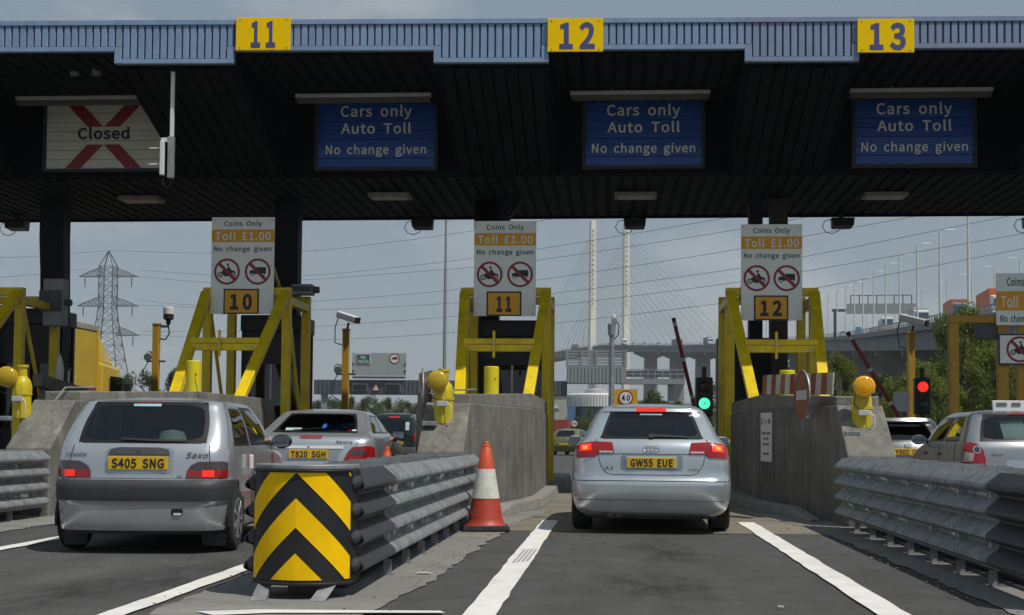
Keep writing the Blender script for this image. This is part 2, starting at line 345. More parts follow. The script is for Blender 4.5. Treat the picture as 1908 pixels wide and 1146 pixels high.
# rubber scuffs on the left line
sc = M('tyre_scuff', (.36, .36, .35), .9, var=.5, scale=30)
for k, (dx, a, b) in enumerate(((-.05, 11.2, 12.5), (-.015, 11.25, 12.55), (.02, 11.3, 12.6), (.055, 11.35, 12.55))):
    ground_poly('tyre_scuff', [(-.77 + dx, a), (-.75 + dx, a), (-.735 + dx, b), (-.757 + dx, b)], .0195, sc)
oil = M('oil_stain', (.035, .034, .033), .8, var=.3, scale=1)
def stain_mat():
    m = bpy.data.materials.new('oil_drip_stain'); m.use_nodes = True; n, l = m.node_tree.nodes, m.node_tree.links; b = n['Principled BSDF']; b.inputs['Base Color'].default_value = (.022, .021, .02, 1); b.inputs['Roughness'].default_value = .7
    tc = n.new('ShaderNodeTexCoord'); gr = n.new('ShaderNodeTexGradient'); gr.gradient_type = 'SPHERICAL'; nz = n.new('ShaderNodeTexNoise'); nz.inputs['Scale'].default_value = 2.4; nz.inputs['Detail'].default_value = 9; nz.inputs['Roughness'].default_value = .7
    l.new(tc.outputs['Object'], gr.inputs[0]); l.new(tc.outputs['Object'], nz.inputs['Vector'])
    mr = n.new('ShaderNodeMapRange'); mr.inputs[1].default_value = .38; mr.inputs[2].default_value = .72; l.new(nz.outputs['Fac'], mr.inputs[0])
    mu = n.new('ShaderNodeMath'); mu.operation = 'MULTIPLY'; l.new(mr.outputs[0], mu.inputs[0]); l.new(gr.outputs['Fac'], mu.inputs[1]); m2 = n.new('ShaderNodeMath'); m2.operation = 'MULTIPLY'; m2.inputs[1].default_value = .85; m2.use_clamp = True; l.new(mu.outputs[0], m2.inputs[0])
    l.new(m2.outputs[0], b.inputs['Alpha']); return m
STN = stain_mat(); stm_ = MB(); stm_.add([(-1, -1, 0), (1, -1, 0), (1, 1, 0), (-1, 1, 0)], [(0, 1, 2, 3)]); stm_ = stm_.mesh('oil_stain'); stm_.materials.append(STN)
for px, py, sx, sy, rz in ((1235, 1025, .42, 2.2, .03), (1215, 1090, .6, 1.6, .05), (330, 1075, .5, 1.8, .0), (150, 1100, .5, 1.4, -.05)):
    c = atZ(px, py, .0075); o = link(stm_, 'oil_stain', None); o.location = (c.x, c.y, .0075 if c.y < 15 else .0095); o.scale = (sx, sy, 1); o.rotation_euler = (0, 0, rz); o['kind'] = 'structure'
# joint cracks between slab strips
for y in (17.5, 20.1):
    ground_poly('slab_joint', [(-1.55, y), (2.55, y), (2.55, y + .02), (-1.55, y + .02)], .011, oil)
def litter(px, py, s):
    p = atZ(px, py, .016); mb = MB(); r = random.Random(px)
    mb.hexa([(p.x + s * a, p.y + s * b, .018 + c + r.uniform(0, .006)) for c in (0, .008) for a, b in ((-1, -.5), (.9, -.6), (1, .5), (-.8, .6))])
    return mb
for i, (px, py, s, lb) in enumerate(((790, 1069, .055, 'crumpled white litter scrap on concrete beside chevron nose'), (1605, 968, .03, 'small white litter speck on asphalt by right barrier'), (1455, 1132, .02, 'tiny pale stone at bottom of the open lane'))):
    tag(litter(px, py, s).build('litter', MT_wh), lb, 'litter')

# ------------------------------------------------------------------ canopy
XL, XR = -17.5, 13.5
def fy(x): return 22.5 + .03 * (x + 2)          # front edge
def ry(x): return 31.05 - .021 * x              # rear edge
ZF, ZT, ZS, ZL, YB = 7.63, 8.15, 7.415, 6.22, 26.1
steps = [(-8.58 - 5.5, -6.5 - 5.45), (-8.58, -6.5), (-3.06, -1.1), (2.21, 4.12), (7.55, 9.45)]
can = thing('toll_canopy', 'long blue-edged toll plaza canopy with dark ribbed underside', 'canopy', (0, 0, 0))
segs = []; x = XL
for a, b in steps: segs += [(x, a, 0), (a, b, 1)]; x = b
segs.append((x, XR, 0))
RP = .125
def shared(name, mb, **k): return mb.mesh(name, **k)
ribm = {}
def rib(h, mat):
    key = (round(h, 3), mat.name)
    if key not in ribm:
        mb = MB(); p = [(-.053, 0), (-.044, -.03), (.044, -.03), (.053, 0)]
        mb.add([(a, b, 0) for a, b in p] + [(a, b, h) for a, b in p], [(0, 1, 5, 4), (1, 2, 6, 5), (2, 3, 7, 6), (0, 3, 2, 1), (4, 5, 6, 7)])
        me = mb.mesh('cladding_rib'); me.materials.append(mat); ribm[key] = me
    return ribm[key]
for a, b, s in segs:
    zb = ZS if s else ZF
    mt = MT_fas2 if a > 1.0 else MT_fas
    # backing sheet and trims
    mb = MB(); mb.hexa([(a, fy(a) + .05, zb), (b, fy(b) + .05, zb), (b, fy(b) + .12, zb), (a, fy(a) + .12, zb), (a, fy(a) + .05, ZT), (b, fy(b) + .05, ZT), (b, fy(b) + .12, ZT), (a, fy(a) + .12, ZT)])
    mb.build('fascia_sheet', M('fascia_groove', (.11, .155, .23), .6, var=.08), can)
    def strip(z0, z1, d0, a=a, b=b, nm='fascia_trim', mt=mt):
        mb = MB(); mb.hexa([(a, fy(a) - d0, z0), (b, fy(b) - d0, z0), (b, fy(b) + .06, z0), (a, fy(a) + .06, z0), (a, fy(a) - d0, z1), (b, fy(b) - d0, z1), (b, fy(b) + .06, z1), (a, fy(a) + .06, z1)])
        mb.build(nm, mt, can, bevel=.006)
    strip(zb - .004, zb + .075, .012)
    strip(ZT - .07, ZT + .02, .022 if s else .02)
    if s:
        for xx in (a, b - .12):
            mb = MB(); mb.hexa([(xx, fy(xx) - .014, zb + .002), (xx + .12, fy(xx) - .014, zb + .002), (xx + .12, fy(xx) + .05, zb + .002), (xx, fy(xx) + .05, zb + .002), (xx, fy(xx) - .014, ZF + .07), (xx + .12, fy(xx) - .014, ZF + .07), (xx + .12, fy(xx) + .05, ZF + .07), (xx, fy(xx) + .05, ZF + .07)])
            mb.build('corner_trim', mt, can, bevel=.004)
    z0 = zb + .085; n = int((b - a) / RP)
    for i in range(n):
        x = a + (i + .5) * (b - a) / n
        if x < -11.8 or x > 9.4: continue
        if s and (x < a + .15 or x > b - .15): zz = ZF + .085
        else: zz = z0
        o = link(rib(ZT - .075 - zz, mt), 'cladding_rib', None, can); o.location = (x, fy(x) + .03, zz)
# roof slab on top
mb = MB(); mb.hexa([(XL, fy(XL) + .13, ZT - .12), (XR, fy(XR) + .13, ZT - .12), (XR, ry(XR), 7.75), (XL, ry(XL), 7.75), (XL, fy(XL) + .13, ZT), (XR, fy(XR) + .13, ZT), (XR, ry(XR), 7.9), (XL, ry(XL), 7.9)])
mb.build('roof', MT_dgrey, can)
# upper soffit in the bays, sloping soffit between, cheeks, sign wall, lower soffit
def srib(L):
    mb = MB(); p = [(-.098, 0), (-.082, -.045), (.082, -.045), (.098, 0)]
    mb.add([(a, 0, b) for a, b in p] + [(a, L, b) for a, b in p], [(0, 1, 5, 4), (1, 2, 6, 5), (2, 3, 7, 6), (0, 3, 2, 1), (4, 5, 6, 7)])
    me = mb.mesh('soffit_rib'); me.materials.append(MT_sofrib); return me
upm = srib(3.36); lowm = srib(1.0)
SLT = ((YB - .05 - 22.7) ** 2 + (ZS - ZL) ** 2) ** .5
slm = srib(SLT)
for a, b, s in segs:
    if b < -13: continue
    if not s:
        mb = MB(); mb.hexa([(a, fy(a) + .13, ZF), (b, fy(b) + .13, ZF), (b, YB, ZF), (a, YB, ZF), (a, fy(a) + .13, ZF + .05), (b, fy(b) + .13, ZF + .05), (b, YB, ZF + .05), (a, YB, ZF + .05)])
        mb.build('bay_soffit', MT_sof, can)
        n = int((b - a) / .255)
        for i in range(n):
            x = a + (i + .5) * (b - a) / n
            o = link(upm, 'soffit_rib', None, can); o.location = (x, fy(x) + .16, ZF)
    else:
        Y0a, Y0b = fy(a) + .13, fy(b) + .13
        mb = MB(); mb.hexa([(a, Y0a, ZS), (b, Y0b, ZS), (b, YB, ZL), (a, YB, ZL), (a, Y0a, ZF + .04), (b, Y0b, ZF + .04), (b, YB, ZF + .04), (a, YB, ZF + .04)])
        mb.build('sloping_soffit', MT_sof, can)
        n = 8
        for i in range(n):
            x = a + .1 + (i + .5) * (b - a - .2) / n
            o = link(slm, 'soffit_rib', None, can); o.location = (x, fy(x) + .2, ZS - (.07 * (ZS - ZL) / 3.4)); o.rotation_euler = (-math.atan2(ZS - ZL, YB - fy(x) - .13), 0, 0)
            o.scale = (1, (YB - fy(x) - .22) / (YB - .05 - 22.7), 1)
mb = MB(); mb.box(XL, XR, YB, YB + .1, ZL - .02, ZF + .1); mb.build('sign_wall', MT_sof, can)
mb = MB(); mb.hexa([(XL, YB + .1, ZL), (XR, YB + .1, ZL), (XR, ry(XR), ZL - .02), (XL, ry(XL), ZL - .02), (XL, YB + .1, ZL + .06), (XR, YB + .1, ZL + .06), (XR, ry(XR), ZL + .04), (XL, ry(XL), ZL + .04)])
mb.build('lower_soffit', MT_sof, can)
n = int((XR - XL) / .27)
for i in range(n):
    x = XL + (i + .5) * (XR - XL) / n
    if x < -15.5 or x > 10.8: continue
    o = link(lowm, 'soffit_rib', None, can); o.location = (x, YB + .14, ZL - .001); o.scale = (1, ry(x) - YB - .2, 1)
mb = MB(); mb.hexa([(XL, ry(XL) - .03, ZL - .10), (XR, ry(XR) - .03, ZL - .10), (XR, ry(XR) + .03, ZL - .10), (XL, ry(XL) + .03, ZL - .10), (XL, ry(XL) - .03, ZL + .3), (XR, ry(XR) - .03, ZL + .3), (XR, ry(XR) + .03, ZL + .3), (XL, ry(XL) + .03, ZL + .3)])
mb.build('rear_edge_trim', MT_sof, can)
mb = MB(); mb.hexa([(XL, ry(XL) - .02, ZL + .3), (XR, ry(XR) - .02, ZL + .3), (XR, ry(XR) + .02, ZL + .3), (XL, ry(XL) + .02, ZL + .3), (XL, ry(XL) - .02, 7.76), (XR, ry(XR) - .02, 7.76), (XR, ry(XR) + .02, 7.76), (XL, ry(XL) + .02, 7.76)])
mb.build('rear_wall', MT_dgrey, can)
for (xa, w) in ((-12.4, .5), (-7.13, .52), (-2.7, .5), (3.06, .28), (3.55, .36)):
    mb = MB(); yy = 29.0
    if xa == -12.4:
        pr = [(0, -.27, .25), (2.2, -.27, .25), (3.6, -.25, .28), (4.6, -.27, .26), (5.4, -.31, .24), (ZL, -.30, .25)]
        for (z0, l0, r0), (z1, l1, r1) in zip(pr, pr[1:]):
            mb.hexa([(xa + l0, yy - .2, z0), (xa + r0, yy - .2, z0), (xa + r0, yy + .2, z0), (xa + l0, yy + .2, z0), (xa + l1, yy - .2, z1), (xa + r1, yy - .2, z1), (xa + r1, yy + .2, z1), (xa + l1, yy + .2, z1)])
    else: mb.box(xa - w / 2, xa + w / 2, yy - .2, yy + .2, 0, ZL)
    mb.build('column', MT_col if xa < 3.3 else M('column_rust', (.045, .036, .04), .7, var=.2, scale=3), can, bevel=.01)
mb = MB(); mb.hexa([(-3.0, 28.8, 5.55), (-2.4, 28.8, 5.55), (-2.4, 29.2, 5.55), (-3.0, 29.2, 5.55), (-3.0, 28.8, 6.2), (-1.95, 28.8, 6.2), (-1.95, 29.2, 6.2), (-3.0, 29.2, 6.2)]); mb.build('column_bracket', MT_col, can)

# number boards on the fascia
for num, px in (('11', 494), ('12', 1072), ('13', 1655)):
    c = atY(px, {'11': 67, '12': 64, '13': 60}[num], 22.45); x, z = c.x, c.z; y = fy(x) - .06
    t = thing('number_sign', {'11': 'leftmost yellow number board on the canopy edge, reading 11', '12': 'middle yellow number board, reading 12, above the silver Audi lane'.replace('Audi', 'hatchback'), '13': 'right yellow number board on the canopy edge, reading 13'}[num], 'number sign', (x, y, z), .03, 'lane number boards on the canopy')
    mb = MB(); mb.box(-.47, .47, 0, .03, -.285, .285); mb.build('board', MT_signy, t, bevel=.004)
    lettering(t, num, .03 if num != '11' else 0.0, 0.0, {'11': .42, '12': .60, '13': .60}[num], MT_inkb, plane_y(-.004), h=.44, bold=.015, name='lane_number')
    for bx in (-.4, .4):
        for bz in (-.245, .245):
            mb = MB(); mb.cyl((bx, -.008, bz), (bx, .0, bz), .012, n=8); mb.build('bolt', MT_galv, t)

# overhead rotating-slat lane signs
def lane_sign(x0, x1, z0, z1, closed, label):
    cx = (x0 + x1) / 2; w = x1 - x0; h = z1 - z0
    t = thing('overhead_lane_sign', label, 'sign', (cx, YB - .12, z0), 0, 'lane signs under the canopy')
    mb = MB()
    for (a, b, c, d) in ((-w / 2 - .07, -w / 2, -.06, h + .06), (w / 2, w / 2 + .07, -.06, h + .06), (-w / 2, w / 2, -.06, 0), (-w / 2, w / 2, h, h + .06)): mb.box(a, b, -.02, .1, c, d)
    mb.build('frame', M('sign_frame', (.03, .033, .038), .6, var=.1), t)
    n = 7; sh = h / n
    mb = MB(); mb.box(-w / 2, w / 2, 0, .05, .004, sh - .004); me = mb.mesh('slat'); me.materials.append(MT_slat if closed else MT_signb)
    for i in range(n):
        o = link(me, 'slat', None, t, bevel=.006); o.location = (0, random.uniform(0, .006), i * sh); o.rotation_euler = (rad(random.uniform(-2.2, 2.2)), 0, 0)
    mb = MB(); mb.box(-1.40, 1.22, -.98, -.80, 1.16, 1.23); mb.build('lamp_hood', M('lamp_hood_grey', (.55, .55, .53), .55, var=.12), t, bevel=.01)
    mb = MB(); mb.box(-1.37, 1.19, -.95, -.83, 1.07, 1.155); mb.build('lamp_tube_housing', M('lamp_under', (.12, .12, .11), .6, var=.1), t)
    for sx in (-.6, .6):
        mb = MB(); mb.beam((sx, -.89, 1.235), (sx, -.89, 1.31), .03, .03); mb.build('lamp_bracket', MT_grey, t)
    P = plane_y(-.012)
    if closed:
        for sgn in (-1, 1):
            mb = MB()
            def br(z0, z1, k0, k1):
                mb.add([P(sgn * k0 - .16, z0), P(sgn * k0 + .16, z0), P(sgn * k1 + .16, z1), P(sgn * k1 - .16, z1)], [(0, 1, 2, 3)])
            k = .62 / .655
            br(0.01, h / 2 - .18, .62, .62 * .275); br(h / 2 + .18, h - .01, -.62 * .275, -.62)
            mb.build('red_cross_bar', MT_red, t)
        lettering(t, 'Closed', 0, h * .545, 1.06, MT_ink, P, h=.24, bold=.012)
    else:
        lettering(t, 'Cars only', 0, h * .865, 1.42, MT_letw, P, h=.225, bold=.007)
        lettering(t, 'Auto Toll', 0, h * .60, 1.40, MT_letw, P, h=.215, bold=.007)
        lettering(t, 'No change given', 0, h * .275, 2.0, MT_letw, P, h=.19, bold=.007)
    return t
lane_sign(-11.36, -9.0, 6.335, 7.66, True, 'white Closed sign with red cross under the canopy, far left')
lane_sign(-5.82, -3.51, 6.33, 7.63, False, 'blue Cars only sign under canopy between boards 11 and 12, left one')
lane_sign(-.53, 1.71, 6.33, 7.60, False, 'blue Cars only Auto Toll sign above the silver hatchback lane')
lane_sign(4.65, 6.86, 6.325, 7.58, False, 'blue Cars only sign at the right, below yellow number 13')

# antenna unit hung from the canopy front
p0 = atY(323, 122, 22.58); p1 = atY(319, 262, 22.58); p2 = atY(313, 330, 22.58)
t = thing('hanging_antenna', 'galvanised pole with white antenna panel hanging from the canopy', 'antenna', (p2.x, 22.58, p2.z))
L = lambda p: Vector(p) - Vector((p2.x, 22.58, p2.z))
mb = MB(); mb.beam(L((p0.x, 22.58, ZS - .02)), L((p0.x, 22.58, p2.z)), .06, .05); mb.build('pole', MT_wh, t)
a = atY(302, 262, 22.58); b = atY(312, 325, 22.58)
mb = MB(); mb.box(-.13, -.06, -.08, .02, .03, .62); mb.build('panel', MT_wh, t, bevel=.01)
mb = MB(); mb.box(.0, .10, -.06, .05, -.02, .70); mb.build('channel', MT_galv, t, bevel=.008)
mb = MB(); mb.box(-.12, .02, -.05, .01, .61, .68); mb.build('bracket', MT_wh, t)
for z in (.22, .50):
    mb = MB(); mb.cyl((-.33, -.03, z), (-.12, -.03, z), .012); mb.build('stub', MT_wh, t)
mb = MB(); mb.tube([(-.08, 0, .04), (-.09, 0, -.12), (-.02, 0, -.2), (.05, 0, -.12), (.04, 0, .0)], .008); mb.build('cable', MT_cable, t)

# soffit luminaires
for i, (px, py, lb) in enumerate(((264, 371, 'leftmost soffit light panel under the canopy'), (727, 365, 'soffit light panel in front of toll board 11, to its left'), (1184, 364, 'soffit light panel above the bridge towers'), (1648, 364, 'rightmost soffit light panel under the canopy'))):
    c = atZ(px, py, ZL - .1)
    t = thing('soffit_light', lb, 'light', (c.x, c.y, ZL - .1), 0, 'light panels in the soffit')
    mb = MB(); mb.box(-.44, .44, -.26, .26, -.05, .035); mb.build('housing', M('light_housing', (.28, .27, .25), .6, var=.15), t, bevel=.015)
    mb = MB(); mb.box(-.36, .36, -.2, .2, -.06, -.051); mb.build('diffuser', M('light_diffuser', (.5, .48, .42), .5, var=.25, scale=5), t)
# floodlights under the rear edge
for px, lb in ((32, 'black floodlight under rear canopy edge, far left'), (787, 'black floodlight with cable loop left of toll board 11'), (1181, 'black floodlight with cable loop in front of bridge tower'), (1567, 'black floodlight with cable loop right of toll board 12'), (1925, 'black floodlight at the right picture edge')):
    c = atY(px, 410, 30.7)
    t = thing('floodlight', lb, 'floodlight', (c.x, 30.7, ZL - .1), 0, 'floodlights along the rear canopy edge')
    mb = MB(); mb.hexa([(-.22, -.2, -.26), (.26, -.2, -.26), (.24, .15, -.3), (-.2, .15, -.3), (-.24, -.2, -.08), (.28, -.2, -.08), (.26, .15, -.05), (-.22, .15, -.05)]); mb.build('housing', MT_black, t, bevel=.02)
    mb = MB(); mb.box(-.05, .05, -.05, .05, -.08, .1); mb.build('bracket', MT_black, t)
    mb = MB(); mb.tube([(-.2 + .0, 0, -.1), (-.36, 0, -.12), (-.42, 0, -.26), (-.34, 0, -.38), (-.2, 0, -.42), (-.06, 0, -.36), (-.02, 0, -.28)], .009); mb.build('cable', MT_cable, t)
# small boxes under the front soffit at the left
for px in (139, 180):
    c = atY(px, 116, 23.4); t = MB(); t.box(-.06, .06, -.05, .05, -.05, .06)
    o = t.build('sensor_box', MT_grey); o.location = (c.x, 23.4, ZF - .06); tag(o, 'small grey sensor box under canopy front, ' + ('left' if px < 150 else 'right') + ' of the pair', 'sensor', 'sensor boxes under the canopy')
# ------------------------------------------------------------------ patches: flat outlines laid on a curved surface
def patch_mb(poly, fn, cell=.05, clip=None, cellb=None):
    bm = bmesh.new(); bm.faces.new([bm.verts.new((a, b, 0)) for a, b in poly])
    def cut(co, no, clear=False):
        bmesh.ops.bisect_plane(bm, geom=bm.verts[:] + bm.edges[:] + bm.faces[:], plane_co=co, plane_no=no, clear_outer=clear, dist=1e-6)
    if clip:
        a0, a1, b0, b1 = clip
        if a1 is not None: cut((a1, 0, 0), (1, 0, 0), True)
        if a0 is not None: cut((a0, 0, 0), (-1, 0, 0), True)
        if b1 is not None: cut((0, b1, 0), (0, 1, 0), True)
        if b0 is not None: cut((0, b0, 0), (0, -1, 0), True)
    mb = MB()
    if not bm.verts: bm.free(); return mb
    xs = [v.co.x for v in bm.verts]; ys = [v.co.y for v in bm.verts]
    n = int((max(xs) - min(xs)) / cell)
    for i in range(1, n + 1): cut((min(xs) + i * cell, 0, 0), (1, 0, 0))
    cb = cellb or cell; n = int((max(ys) - min(ys)) / cb)
    for i in range(1, n + 1): cut((0, min(ys) + i * cb, 0), (0, 1, 0))
    bm.verts.index_update()
    mb.add([fn(v.co.x, v.co.y) for v in bm.verts], [tuple(v.index for v in f.verts) for f in bm.faces]); bm.free()
    return mb
def rrect(x0, x1, z0, z1, r, n=4):
    o = []
    for cx, cz, a0 in ((x1 - r, z1 - r, 0), (x0 + r, z1 - r, 90), (x0 + r, z0 + r, 180), (x1 - r, z0 + r, 270)):
        o += [(cx + r * math.cos(rad(a0 + 90 * i / n)), cz + r * math.sin(rad(a0 + 90 * i / n))) for i in range(n + 1)]
    return o

# ------------------------------------------------------------------ toll islands
ISL = {10: -7.32, 11: -2.1, 12: 3.12}
island_lab = {10: 'long grey concrete toll island behind the left silver car', 11: 'concrete toll island with pale prow behind traffic cone', 12: 'dark shaded concrete toll island with notice, right of the hatchback'}
def make_island(cx, label):
    t = thing('toll_island', label, 'toll island', (cx, 16.4, 0), 0, 'concrete toll islands')
    # wall body: footprint loops
    def loop(z, ins=0., y0=0.):
        return [(-.29 + ins, y0, z), (.29 - ins, y0, z), (.28 - ins, .85 + 0 * ins, z), (.9 - ins, 4.1, z), (.9 - ins, 8.9, z), (-.9 + ins, 8.9, z), (-.9 + ins, 4.1, z), (-.28 + ins, .85, z)]
    mb = MB(); b = loop(0); n = 8
    b1 = loop(.86); top = [list(p) for p in loop(1.49)]
    top[0][1] = top[1][1] = .80
    mb.add(b + b1 + [tuple(p) for p in top], [(i, (i + 1) % n, n + (i + 1) % n, n + i) for i in range(n)] + [(n + i, n + (i + 1) % n, 2 * n + (i + 1) % n, 2 * n + i) for i in range(n)] + [tuple(range(2 * n, 3 * n))])
    mb.build('wall', MT_conc, t, bevel=.02)
    tb = [(-.25, 1.05, 1.485), (.25, 1.05, 1.485), (.885, 4.12, 1.485), (.885, 8.88, 1.485), (-.885, 8.88, 1.485), (-.885, 4.12, 1.485)]
    zt = [1.61, 1.61, 1.72, 1.72, 1.72, 1.72]
    mb = MB(); mb.add(tb + [(p[0], p[1], z) for p, z in zip(tb, zt)], [(0, 5, 4, 3, 2, 1), tuple(range(6, 12))] + [(i, (i + 1) % 6, 6 + (i + 1) % 6, 6 + i) for i in range(6)])
    mb.build('plinth', MT_conc2, t, bevel=.015)
    for s in (-1, 1):   # kerb stones along each side
        path = [(s * .62, .95), (s * .82, 2.0), (s * 1.02, 3.1), (s * 1.12, 4.2), (s * 1.13, 5.4), (s * 1.13, 6.6), (s * 1.13, 7.8), (s * 1.13, 9.0), (s * 1.13, 10.5), (s * 1.13, 12.0), (s * 1.13, 13.5), (s * 1.13, 15.0), (s * 1.13, 16.5)]
        for i, (p, q) in enumerate(zip(path, path[1:])):
            d = (Vector(q) - Vector(p)).normalized() * .006
            h = .15; mb = MB(); inn = .26
            if i == 0: z0 = .05
            else: z0 = h
            pi = (p[0] - s * inn * (1 if i else .6), p[1]); qi = (q[0] - s * inn, q[1])
            mb.hexa([(p[0] + d.x, p[1] + d.y, 0), (q[0] - d.x, q[1] - d.y, 0), (qi[0], qi[1] - d.y, 0), (pi[0], pi[1] + d.y, 0), (p[0] + d.x - s * .03, p[1] + d.y, z0), (q[0] - d.x - s * .03, q[1] - d.y, h), (qi[0], qi[1] - d.y, h), (pi[0], pi[1] + d.y, z0)])
            mb.build('kerb_stone', MT_kerb, t, bevel=.02)
    mb = MB(); mb.box(-.87, .87, 8.95, 17.0, 0, .145); mb.build('booth_base', MT_conc2, t)
    # handrail stub on prow
    mb = MB(); mb.tube([(.0, .75, 1.45), (.05, 1.0, 1.66), (.3, 1.4, 1.68)], .012); mb.build('conduit', MT_galv, t, smooth=True)
    return t
for k, cx in ISL.items(): make_island(cx, island_lab[k])

# ------------------------------------------------------------------ yellow portal frames
def make_frame(cx, label):
    t = thing('portal_frame', label, 'frame', (cx, 26.2, 0), 0, 'yellow portal frames on the islands')
    B = .012; Y = MT_yel; W = .17
    for s in (-1, 1):
        mb = MB(); mb.box(s * .8 - W / 2, s * .8 + W / 2, -.08, .09, .1, 3.80); mb.build('front_post', Y, t, bevel=B)
        mb = MB(); mb.box(s * .8 - W / 2, s * .8 + W / 2, 1.62, 1.79, .1, 3.80); mb.build('rear_post', Y, t, bevel=B)
        mb = MB(); mb.beam((s * .8, .09, 3.71), (s * .8, 1.62, 3.71), W - .004, .16); mb.build('side_beam', Y, t, bevel=B)
        mb = MB(); mb.beam((s * .8, -.12, 3.84), (s * .60, -2.62, 1.66), .19, .15, up=(0, 1, .9)); mb.build('diagonal_brace', Y, t, bevel=B)
        mb = MB(); mb.beam((s * .8, .12, 3.62), (s * .8, 1.66, .6), .05, .09, up=(0, 1, 1)); mb.build('side_brace', Y, t, bevel=.006)
        mb = MB(); mb.box(s * .6 - .13, s * .6 + .13, -2.80, -2.5, 1.655, 1.73); mb.build('foot_plate', Y, t)
    bm_ = MB(); bm_.cyl((0, 0, 0), (0, -.018, 0), .02, n=6); bm_ = bm_.mesh('bolt'); bm_.materials.append(MT_steel)
    for bx, by, bz in [(s * .8 + a, -.082, z) for s in (-1, 1) for a in (-.045, .045) for z in (3.55, 3.68)] + [(s * a, -1.522, 2.685) for s in (-1, 1) for a in (.5, .58)] + [(s * .8 + a, -.092, 3.88) for s in (-1, 1) for a in (-.05, .05)]:
        o = link(bm_, 'bolt', None, t); o.location = (bx, by, bz)
    mb = MB(); mb.box(-.885, .885, -.09, .08, 3.805, 3.965); mb.build('top_beam', Y, t, bevel=B)
    mb = MB(); mb.box(-.885, .885, 1.62, 1.79, 3.805, 3.96); mb.build('rear_beam', Y, t, bevel=B)
    mb = MB(); mb.box(-.66, .66, -1.52, -1.40, 2.62, 2.75); mb.build('cross_bar', Y, t, bevel=B)
    mb = MB(); mb.box(-.66, .66, -1.53, -1.36, 2.754, 2.86); mb.build('cross_bar_flange', Y, t, bevel=B)
    mb = MB(); mb.box(-.12, -.07, -1.57, -1.535, 2.5, 3.0); mb.build('clamp', Y, t, bevel=.01)
    mb = MB(); mb.cyl((-.095, -1.6, 2.76), (-.095, -1.57, 2.76), .03, n=8); mb.build('clamp_bolt', MT_steel, t)
    return t
make_frame(-12.72, 'yellow portal frame cut by the left picture edge')
make_frame(-7.25, 'yellow portal frame on the long island behind the left silver car')
make_frame(-2.08, 'middle yellow portal frame, behind the prow with traffic cone')
make_frame(3.08, 'yellow portal frame right of the hatchback, by the green light')

# bollards on the islands
for px, py0, py1, lb in ((361, 672, 733, 'yellow cylindrical bollard on island below toll board 10'), (916, 683, 733, 'yellow cylindrical bollard below toll board 11'), (1467, 690, 722, 'short yellow cylindrical bollard below toll board 12')):
    c = atY(px, py0, 22.4); z1 = c.z; r = .125
    t = thing('bollard', lb, 'bollard', (c.x, 22.4, 1.72), 0, 'yellow bollards on the islands')
    h = z1 - 1.72
    mb = MB(); mb.lathe([(r, 0), (r, h - .012), (r - .012, h)], n=28); mb.build('tube', MT_yelb, t, smooth=True)
    mb = MB(); mb.cyl((.08, -r * .8 - .004, h * .6), (.08, -r * .8 - .02, h * .6), .012, n=8); mb.build('bolt', MT_ink, t)
    mb = MB(); mb.cyl((0, 0, 0), (0, 0, .02), r + .03, n=24); mb.build('flange', MT_yelb, t)

# ------------------------------------------------------------------ toll price boards
def roundel(t, cx, cz, r, P, kind):
    mb = disc(MB(), cx, cz, r * .985, P(.003)); mb.build('roundel_face', MT_signw, t)
    mb = disc(MB(), cx, cz, r, P(.005), r * .83); mb.build('roundel_ring', MT_red, t)
    S = r / 24.; f = P(.005)
    T = lambda pts: [f(cx + a * S, cz + b * S) for a, b in pts]
    if kind == 'bike':
        for wx in (-12, 11):
            mb = disc(MB(), cx + wx * S, cz - 5.5 * S, 5.2 * S, f, 3.2 * S, n=18); mb.build('pictogram_wheel', MT_ink, t)
            mb = disc(MB(), cx + wx * S, cz - 5.5 * S, 1.5 * S, f, n=10); mb.build('pictogram_hub', MT_ink, t)
        bod = [(-12, -5), (-9, 1), (-6, 2.5), (-2, 3), (1, 6), (1, 9), (4, 9.5), (7, 4), (10, 2), (15, 1), (16, -4), (13, -.5), (8, -1), (6, -5), (2, -9), (-5, -8.5), (-7, -4), (-9, -1.5)]
        mb = MB(); mb.add(T(bod), [tuple(range(len(bod)))]); mb.build('pictogram_motorcycle', MT_ink, t)
        mb = disc(MB(), cx + 1.5 * S, cz + 12.5 * S, 2.4 * S, f, n=12); mb.build('pictogram_head', MT_ink, t)
    else:
        bod = [(-15, -3), (-15, 1), (-13, 2.4), (-11, 2.4), (-7, 8), (15, 8), (15, -4), (-13, -5)]
        mb = MB(); mb.add(T(bod), [tuple(range(len(bod)))]); mb.build('pictogram_van', MT_ink, t)
        f2 = P(.0065)
        mb = MB(); mb.add([f2(cx + a * S, cz + b * S) for a, b in ((-9.6, 2.6), (-6.6, 6.8), (-5.6, 6.8), (-5.6, 2.6))], [(0, 1, 2, 3)]); mb.build('pictogram_window', MT_signw, t)
        for wx in (-10, 9.5):
            mb = disc(MB(), cx + wx * S, cz - 5.2 * S, 3.2 * S, P(.007), n=14); mb.build('pictogram_wheel', MT_ink, t)
            mb = disc(MB(), cx + wx * S, cz - 5.2 * S, 1.9 * S, P(.008), n=12); mb.build('pictogram_hub', MT_signw, t)
    q = r * .86 * .7071; wv = r * .085 * 1.414 / 1.414
    f3 = P(.009); mb = MB(); mb.add([f3(cx - q - wv, cz + q - wv), f3(cx - q + wv, cz + q + wv), f3(cx + q + wv, cz - q + wv), f3(cx + q - wv, cz - q - wv)], [(0, 1, 2, 3)]); mb.build('roundel_bar', MT_red, t)
